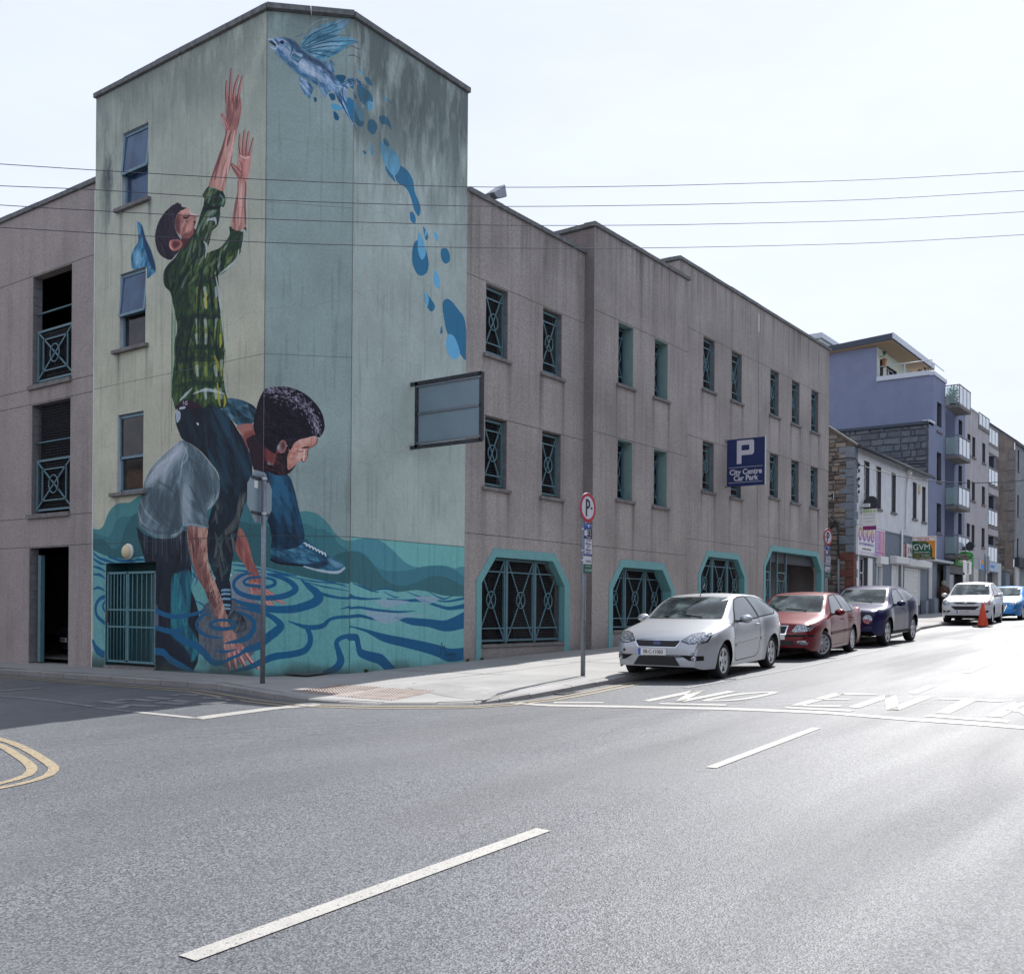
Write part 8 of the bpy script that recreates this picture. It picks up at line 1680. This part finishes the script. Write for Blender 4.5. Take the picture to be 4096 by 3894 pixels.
    for side in (-1, 1):
        for sm_ in S.get('seams', []): seam(sm_, side=side)
        for hx, hz in S.get('handles', []):
            h = proj('s', hx, hz, side)
            if h[0] is not None: g = MB(); c = h[0]; g.tube([(hx - .08, c.y + side * .012, hz), (hx - .05, c.y + side * .035, hz + .004), (hx + .06, c.y + side * .035, hz + .008), (hx + .09, c.y + side * .012, hz + .008)], .014, 6); g.build('door_handle', S.get('handle_mat', paintm), t, False)
        for rub in S.get('rub', []): patch('side_moulding', S.get('rub_mat', paintm), 's', rub, side, off=.012)
        # mirror
        mx, mz = S['mirror']; g = MB(); g.smooth = True; my = hw + .1
        prof = [(0, .0), (.06, .085), (.12, .1), (.17, .085), (.19, .0)]
        vs = []; k = 10
        for du, r in prof:
            for i in range(k): a = 2 * math.pi * i / k; vs.append((mx + du - .05, side * (my + r * 1.25 * math.cos(a)), mz + r * .8 * math.sin(a)))
        g.add(vs, [(a * k + i, a * k + (i + 1) % k, (a + 1) * k + (i + 1) % k, (a + 1) * k + i) for a in range(len(prof) - 1) for i in range(k)]); mo_ = g.build('mirror', S.get('mirror_mat', paintm), t, False)
        g = MB(); g.box(mx, mx + .08, min(side * (hw - .16), side * my), max(side * (hw - .16), side * my), mz - .06, mz - .025); g.build('mirror_arm', MT['trimblack'], t, False)
        for nm, m_, kind, o_, kw in S.get('lights', []):
            oo_ = [(p[0] * (-side if kind == 'f' else 1), p[1]) for p in o_]; patch(nm, m_, kind, oo_, side, **kw)
    for nm, m_, kind, o_, kw in S.get('front', []): patch(nm, m_, kind, o_, **kw)
    if 'plate' in S:
        txt, pz_, px_ = S['plate']; h = proj('f', px_, pz_); u0 = min(h[0].x, proj('f', px_ - .2, pz_)[0].x, proj('f', px_ + .2, pz_)[0].x) - .018
        g = MB(); g.box(u0, u0 + .02, px_ - .26, px_ + .26, pz_ - .056, pz_ + .056); pl_ = g.build('number_plate', MT['plate_w'], t, False)
        g = MB(); g.box(u0 - .002, u0, px_ + .215, px_ + .26, pz_ - .056, pz_ + .056); g.build('plate_band', MT['plate_b'], t, False)
        text('lettering', txt, .098, MT['trimblack'], t, (u0 - .003, px_ - .02, pz_), FX, .001, sx=.78, bold=0, world=False)
    if 'badge' in S:
        bu, bz, kind = S['badge']; h = proj('f', 0, bz)
        g = MB(); g.lathe([(0, -.012), (.075, -.01), (.082, 0)], (0, 0, 0), 'x', 24); g.v = [(h[0].x - .012 + p[0], p[1], bz + p[2] * .45) for p in g.v]; g.build('badge', S['badge_mat'], t, False)
        if kind: text('badge_lettering', kind, .06, MT['chrome'], t, (h[0].x - .027, 0, bz), FX, .001, world=False)
    if S.get('aerial'): g = MB(); a = S['aerial']; g.tube([(a, .0, interp(zt, a)), (a + .28, .0, interp(zt, a) + .25)], [.008, .004], 5); g.build('aerial', MT['trimblack'], t, False)
    wp = S.get('wiper', 1.15)
    for y in (-.35, .3):
        A = proj('f', y, S['screen'][0][1] + .02); B = proj('f', y + .5, S['screen'][0][1] + .06)
        if A[0] and B[0]: g = MB(); g.tube([A[0] + Vector((-.02, 0, .015)), B[0] + Vector((-.02, 0, .015))], .009, 5); g.build('wiper', MT['trimblack'], t, False)
    tr = hw - tw / 2 - .025
    for u, y, sd, stt in ((uf, -tr, -1, S.get('steer', 0)), (uf, tr, 1, S.get('steer', 0)), (ur, -tr, -1, 0), (ur, tr, 1, 0)): wheel(t, u, y, rw, tw, sd, stt, S.get('spokes', 5))
    return t
K1 = [(0, .5), (.5, .55), (1.2, .6), (1.6, .88), (2.2, .93), (3.4, .93), (4.0, .85), (4.6, .6)]
FRD = cg('badge_blue', srgb(38, 62, 130)); FRD2 = MT['chrome']
focus = dict(L=4.34, W=1.84, wb=2.64, uf=.88, rw=.318, tw=.205, z0=.2, nose=.05, round_f=.75, rf=.23, flare=.04, kk=K1,
  top=[(0, .46), (.015, .58), (.05, .68), (.1, .73), (.25, .82), (.6, .92), (1.0, 1.0), (1.2, 1.05), (1.6, 1.26), (2.0, 1.43), (2.3, 1.475), (2.7, 1.487), (3.1, 1.48), (3.5, 1.445), (3.85, 1.36), (4.1, 1.22), (4.27, 1.02), (4.32, .78), (4.34, .5)],
  belt=[(0, .44), (.05, .62), (.12, .69), (.3, .77), (.8, .87), (1.3, .94), (2, .97), (3, 1.02), (3.7, 1.07), (4.1, 1.02), (4.26, .9), (4.34, .46)],
  roofw=[(0, .8), (.6, .84), (1.2, .84), (1.6, .78), (2.0, .69), (2.6, .66), (3.4, .65), (3.9, .68), (4.3, .8)],
  screen=[(-.69, 1.045), (.69, 1.045), (.6, 1.41), (-.6, 1.41)],
  side_glass=[[(1.52, 1.0), (1.75, 1.2), (2.02, 1.36), (2.3, 1.405), (2.62, 1.41), (2.74, 1.03), (2.1, 1.01)], [(2.83, 1.04), (2.73, 1.41), (3.1, 1.405), (3.5, 1.36), (3.82, 1.25), (3.86, 1.18), (3.6, 1.09)]],
  seams=[[(1.45, 1.0), (1.42, .9), (1.38, .6), (1.42, .33), (1.5, .28), (2.5, .3), (2.68, .36), (2.78, .6), (2.8, 1.0)], [(1.38, .9), (1.2, .99)]], handles=[(2.62, .9)],
  rub=[[(1.45, .545), (2.72, .6), (2.72, .64), (1.45, .585)], [(2.82, .6), (3.08, .61), (3.08, .65), (2.82, .645)]], mirror=(1.62, 1.03),
  lights=[('headlight', MT['lens'], 'f', [(.44, .69), (.58, .655), (.78, .66), (.82, .68), (.85, .82), (.72, .825), (.58, .79)], dict(off=.007)), ('fog_light_intake', MT['trimblack'], 'f', [(.44, .45), (.6, .36), (.8, .36), (.8, .44)], dict(off=.006)), ('fog_light', MT['lens'], 'f', [(.68 + .04 * math.cos(k * math.pi / 6), .395 + .04 * math.sin(k * math.pi / 6)) for k in range(12)], dict(off=.012)), ('headlight_seal', MT['trimblack'], 'f', [(.42, .685), (.57, .643), (.79, .648), (.84, .67), (.87, .83), (.71, .838), (.56, .8)], dict(off=.004)),
          ('tail_light', mk('tail_light_red', srgb(150, 30, 34), .05, 6, .2), 's', [(4.08, .95), (4.2, .7), (4.3, .72), (4.28, .95), (4.15, 1.1)], {})],
  front=[('grille_surround', MT['chrome'], 'f', [(-.43, .66), (-.36, .57), (.36, .57), (.43, .66), (.44, .705), (-.44, .705)], dict(off=.007)), ('grille', MT['grillemesh'], 'f', [(-.4, .66), (-.34, .588), (.34, .588), (.4, .66), (.41, .69), (-.41, .69)], dict(off=.012)), ('bumper_intake', MT['grillemesh'], 'f', [(-.33, .425), (-.44, .265), (.44, .265), (.33, .425), (0, .43)], dict(off=.006)),
         ('bumper_lip', MT['chrome'], 'f', [(-.8, .232), (.8, .232), (.8, .24), (-.8, .24)], {}), ('tow_cover', MT['trimblack'], 'f', [(.62 + .024 * math.cos(k), .52 + .024 * math.sin(k)) for k in range(6)], {})],
  plate=('08-C-11060', .5, .08), badge=(0, .645, 'Ford'), badge_mat=FRD, aerial=2.0, spokes=5)
focus['front'] = [f for f in focus['front'] if f[0] != 'bumper_lip']
octavia = dict(L=4.57, W=1.77, wb=2.578, uf=.9, rw=.312, tw=.2, z0=.19, nose=.08, round_f=.6, rf=.17, flare=.018, kk=[(0, .5), (1.2, .6), (1.65, .88), (2.2, .93), (3.2, .93), (3.9, .85), (4.2, .6), (4.6, .5)],
  top=[(0, .46), (.02, .62), (.06, .74), (.2, .82), (.6, .91), (1.1, .98), (1.3, 1.02), (1.7, 1.24), (2.05, 1.4), (2.4, 1.45), (2.9, 1.455), (3.3, 1.41), (3.7, 1.27), (4.05, 1.12), (4.3, 1.07), (4.48, .98), (4.55, .75), (4.57, .48)],
  belt=[(0, .44), (.06, .68), (.2, .75), (.8, .86), (1.4, .92), (2.2, .95), (3.2, .98), (4.0, 1.0), (4.4, .96), (4.57, .46)],
  roofw=[(0, .84), (1.3, .84), (1.7, .78), (2.1, .7), (2.7, .67), (3.3, .68), (3.8, .74), (4.2, .82), (4.57, .85)],
  screen=[(-.66, 1.02), (.66, 1.02), (.57, 1.37), (-.57, 1.37)], side_glass=[[(1.6, .97), (1.85, 1.2), (2.1, 1.35), (2.55, 1.385), (2.6, .98)], [(2.68, .99), (2.64, 1.385), (3.05, 1.37), (3.3, 1.31), (3.38, 1.0)], [(3.45, 1.01), (3.38, 1.28), (3.66, 1.15), (3.72, 1.05)]],
  seams=[[(1.5, .96), (1.45, .6), (1.5, .26), (2.62, .26), (2.64, .95)], [(2.64, .3), (3.3, .3), (3.4, .55), (3.5, .95)]], handles=[(2.5, .83), (3.3, .85)], rub=[[(1.48, .5), (2.6, .52), (2.6, .58), (1.48, .56)], [(2.68, .52), (3.2, .53), (3.2, .59), (2.68, .58)]], rub_mat=mk('dark_red_moulding', srgb(92, 36, 50), .05, 8, .5), mirror=(1.72, 1.0), handle_mat=None,
  lights=[('headlight', MT['lens'], 'f', [(.4, .62), (.5, .6), (.78, .63), (.84, .72), (.8, .76), (.5, .76)], dict(off=.007)), ('fog_light', MT['lens'], 'f', [(.52, .34), (.74, .33), (.76, .39), (.72, .43), (.53, .42)], dict(off=.007)), ('bumper_strip', MT['trimblack'], 'f', [(.28, .5), (.83, .51), (.83, .56), (.28, .55)], dict(off=.007)), ('tail_light', mk('red_tail_light', srgb(150, 40, 40), .05, 6, .2), 's', [(4.36, .9), (4.4, .7), (4.54, .7), (4.5, .95)], {})],
  front=[('grille_surround', MT['chrome'], 'f', [(-.33, .745), (-.28, .55), (.28, .55), (.33, .745)], dict(off=.008)), ('grille', MT['grillemesh'], 'f', [(-.295, .73), (-.25, .57), (.25, .57), (.295, .73)], dict(off=.013)), ('bumper_intake', MT['grillemesh'], 'f', [(-.45, .42), (-.45, .32), (.45, .32), (.45, .42)], dict(off=.007)), ('bumper_base', MT['trimblack'], 'f', [(-.74, .29), (-.74, .22), (.74, .22), (.74, .29)], dict(off=.006))],
  plate=('05-L-1251', .5, 0), spokes=10, steer=-.5)
octavia['handle_mat'] = None; del octavia['handle_mat']
KS = [(0, .5), (1.0, .6), (1.5, .88), (2.2, .93), (3.4, .93), (4.0, .85), (4.5, .6)]
juke = dict(L=4.135, W=1.765, wb=2.53, uf=.84, rw=.355, tw=.22, z0=.28, nose=.12, round_f=.7, rf=.22, flare=.05, gap=.06, kk=KS,
  top=[(0, .55), (.02, .72), (.06, .86), (.15, .95), (.5, 1.03), (.95, 1.09), (1.15, 1.13), (1.5, 1.34), (1.85, 1.5), (2.2, 1.57), (2.7, 1.58), (3.2, 1.56), (3.6, 1.49), (3.9, 1.35), (4.06, 1.12), (4.12, .8), (4.135, .55)],
  belt=[(0, .52), (.06, .78), (.15, .86), (.6, .97), (1.2, 1.03), (2, 1.05), (2.8, 1.12), (3.4, 1.2), (3.8, 1.16), (4.05, .98), (4.135, .52)],
  roofw=[(0, .82), (.8, .86), (1.2, .84), (1.6, .77), (2.0, .68), (2.6, .64), (3.3, .62), (3.8, .68), (4.1, .8)],
  screen=[(-.66, 1.12), (.66, 1.12), (.56, 1.47), (-.56, 1.47)], side_glass=[[(1.45, 1.08), (1.7, 1.32), (1.95, 1.44), (2.4, 1.47), (2.45, 1.1)], [(2.52, 1.11), (2.48, 1.48), (2.9, 1.48), (3.3, 1.42), (3.45, 1.28), (3.0, 1.17)]],
  seams=[[(1.4, 1.04), (1.34, .7), (1.4, .34), (2.4, .36), (2.5, 1.05)], [(2.42, .36), (2.9, .4), (3.1, .7), (3.2, 1.1)]], handles=[(2.35, .95)], mirror=(1.6, 1.1),
  rub=[[(1.3, .3), (2.9, .3), (2.9, .37), (1.3, .37)]], rub_mat=MT['trimblack'],
  lights=[('headlight', MT['lens'], 'f', [(.57 + .12 * math.cos(k * math.pi / 8), .715 + .115 * math.sin(k * math.pi / 8)) for k in range(16)], dict(off=.02)), ('headlight_ring', MT['trimblack'], 'f', [(.57 + .145 * math.cos(k * math.pi / 8), .715 + .14 * math.sin(k * math.pi / 8)) for k in range(16)], dict(off=.012)), ('side_lamp', MT['lens'], 't', [(.18, .45), (.22, .55), (.55, .74), (.72, .78), (.55, .66), (.3, .5)], {}), ('fog_light', MT['lens'], 'f', [(.62 + .05 * math.cos(k * math.pi / 5), .42 + .045 * math.sin(k * math.pi / 5)) for k in range(10)], dict(off=.014)),
          ('wheel_arch_trim', MT['trimblack'], 's', [(.84 + .42 * math.cos(k * math.pi / 10), .36 + .42 * math.sin(k * math.pi / 10)) for k in range(0, 11)] + [(.84 + .49 * math.cos(k * math.pi / 10), .36 + .49 * math.sin(k * math.pi / 10)) for k in range(10, -1, -1)], dict(off=.01, rings=1)), ('tail_light', mk('tail_lamp_red', srgb(160, 40, 50), .05, 6, .2), 's', [(3.85, 1.1), (3.95, .9), (4.05, .92), (4.0, 1.12)], {})],
  front=[('grille', MT['grillemesh'], 'f', [(-.5, .88), (-.36, .72), (.36, .72), (.5, .88)], dict(off=.008)), ('bumper_intake', MT['grillemesh'], 'f', [(-.7, .5), (-.6, .33), (.6, .33), (.7, .5), (.3, .54), (-.3, .54)], dict(off=.007)), ('badge_bar', MT['chrome'], 'f', [(-.06, .8), (.06, .8), (.06, .84), (-.06, .84)], dict(off=.014))],
  plate=('131-L-1', .6, 0), spokes=5)
del juke['plate']
ix = dict(L=4.41, W=1.82, wb=2.64, uf=.88, rw=.35, tw=.225, z0=.25, nose=.12, round_f=.7, rf=.2, flare=.03, gap=.06, kk=KS,
  top=[(0, .55), (.02, .72), (.06, .84), (.15, .92), (.5, 1.02), (1.0, 1.1), (1.2, 1.15), (1.6, 1.4), (1.95, 1.58), (2.3, 1.645), (2.9, 1.655), (3.4, 1.6), (3.8, 1.48), (4.1, 1.3), (4.3, 1.1), (4.38, .85), (4.41, .55)],
  belt=[(0, .52), (.06, .76), (.15, .84), (.6, .94), (1.2, 1.02), (2, 1.06), (3, 1.12), (3.8, 1.2), (4.2, 1.08), (4.41, .52)],
  roofw=[(0, .82), (.8, .86), (1.2, .84), (1.6, .78), (2.0, .71), (2.8, .68), (3.5, .68), (4.0, .72), (4.4, .82)],
  screen=[(-.7, 1.14), (.7, 1.14), (.6, 1.56), (-.6, 1.56)], side_glass=[[(1.5, 1.09), (1.8, 1.4), (2.1, 1.53), (2.5, 1.56), (2.55, 1.11)], [(2.62, 1.12), (2.58, 1.56), (3.1, 1.55), (3.5, 1.46), (3.7, 1.3), (3.4, 1.2)]],
  seams=[[(1.42, 1.04), (1.38, .7), (1.42, .36), (2.5, .36), (2.58, 1.05)], [(2.5, .36), (3.1, .4), (3.3, .7), (3.4, 1.1)]], handles=[(2.4, .96), (3.3, 1.0)], mirror=(1.62, 1.14),
  lights=[('headlight', MT['lens'], 'f', [(.52, .84), (.62, .76), (.84, .78), (.86, .9), (.76, .96)], dict(off=.007)), ('fog_intake', MT['trimblack'], 'f', [(.5, .55), (.62, .46), (.8, .48), (.82, .56)], dict(off=.007)), ('fog_light', MT['lens'], 'f', [(.68 + .055 * math.cos(k * math.pi / 5), .51 + .045 * math.sin(k * math.pi / 5)) for k in range(10)], dict(off=.016))],
  front=[('grille', MT['grillemesh'], 'f', [(-.46, .86), (-.3, .8), (.3, .8), (.46, .86)], dict(off=.008)), ('bumper_intake', MT['grillemesh'], 'f', [(-.52, .72), (-.36, .58), (.36, .58), (.52, .72)], dict(off=.008)), ('bumper_base', MT['trimblack'], 'f', [(-.78, .43), (-.7, .3), (.7, .3), (.78, .43)], dict(off=.007))],
  plate=('152-D-5921', .5, .04), badge=(0, .85, ''), badge_mat=MT['chrome'], spokes=10)
blue = dict(octavia); blue.update(L=4.55, W=1.8, wb=2.7, uf=.9, spokes=8, steer=0, top=[(0, .46), (.02, .6), (.06, .72), (.2, .8), (.6, .9), (1.0, .98), (1.2, 1.03), (1.65, 1.26), (2.0, 1.39), (2.4, 1.445), (2.9, 1.44), (3.4, 1.36), (3.9, 1.18), (4.2, 1.1), (4.45, 1.0), (4.52, .75), (4.55, .48)], plate=('172-L-1', .5, .3),
  lights=[('headlight', MT['lens'], 'f', [(.46, .68), (.6, .64), (.8, .68), (.85, .8), (.76, .82)], dict(off=.007)), ('fog_light', MT['lens'], 'f', [(.62, .38), (.76, .4), (.78, .5), (.7, .46)], dict(off=.008))],
  front=[('grille_surround', MT['chrome'], 'f', [(-.42, .66), (-.36, .7), (.36, .7), (.42, .66), (.3, .34), (-.3, .34)], dict(off=.008)), ('grille', MT['grillemesh'], 'f', [(-.38, .65), (-.33, .68), (.33, .68), (.38, .65), (.27, .36), (-.27, .36)], dict(off=.013))] + [('grille_bar', MT['chrome'], 'f', [(-.36 + .02 * i, .62 - i * .05), (.36 - .02 * i, .62 - i * .05), (.36 - .02 * i, .63 - i * .05), (-.36 + .02 * i, .63 - i * .05)], dict(off=.018)) for i in range(5)])
del blue['plate']; blue['rub'] = []
car('silver three door hatchback parked at the kerb, nearest in the row', focus, paint('silver_paint', srgb(176, 179, 184), .5, .3), (2400 + 1183 / 2.466, 2250 + 1140 / 2.466), 2400 + 1660 / 2.466)
car('red saloon with front wheels turned, parked behind the silver hatchback', octavia, paint('red_paint', srgb(104, 8, 18), .1, .3), (2950 + 818 / 2.466, 2100 + 1310 / 2.466), 2950 + 1108 / 2.466)
car('dark blue crossover with round headlights parked behind the red saloon', juke, paint('dark_blue_paint', srgb(15, 20, 68), .1, .28), (2950 + 1455 / 2.466, 2100 + 1185 / 2.466), 2950 + 1708 / 2.466)
ci = car('white suv with hazard tape parked behind the orange cone', ix, paint('white_car_paint', srgb(206, 208, 210), .0, .35), (3650 + 905 / 2.886, 1900 + 1720 / 2.886), 3650 + 1005 / 2.886)
car('bright blue saloon parked behind the white suv', blue, paint('bright_blue_paint', srgb(44, 122, 190), .3, .3), (3650 + 1258 / 2.886, 1900 + 1668 / 2.886), 3650 + 1258 / 2.886 + 52)
van = dict(ix); van.update(L=4.5); del van['plate']; del van['badge']
car('pale silver car half hidden behind the bright blue saloon', van, paint('pale_silver_paint', srgb(206, 208, 212), .4, .35), None, None, xyz=(47.0, -5.3, road(49, -5.3)), rz=.03)
car('dark grey blue car parked inside the left wing doorway', octavia | {'steer': 0}, paint('grey_blue_paint', srgb(70, 82, 104), .4, .3), None, None, group='cars parked inside the car park', xyz=(1.2, 10.2, -.06), rz=-.25)
bpy.context.view_layer.update()
dg = bpy.context.evaluated_depsgraph_get(); MC = {}
for o in TEXTS:     # lettering becomes plain mesh
    cu = o.data; key = (cu.body, cu.size, cu.extrude, cu.align_x, cu.offset, cu.materials[0].name)
    if key not in MC:
        me = bpy.data.meshes.new_from_object(o.evaluated_get(dg)); me.name = 'lettering'
        if not me.materials: me.materials.append(cu.materials[0])
        MC[key] = me
    n = bpy.data.objects.new('tmp', MC[key]); COL.objects.link(n); n.parent = o.parent; n.location = o.location; n.rotation_euler = o.rotation_euler; n.scale = o.scale
    nm = o.name; bpy.data.objects.remove(o); n.name = nm
bpy.context.view_layer.update()
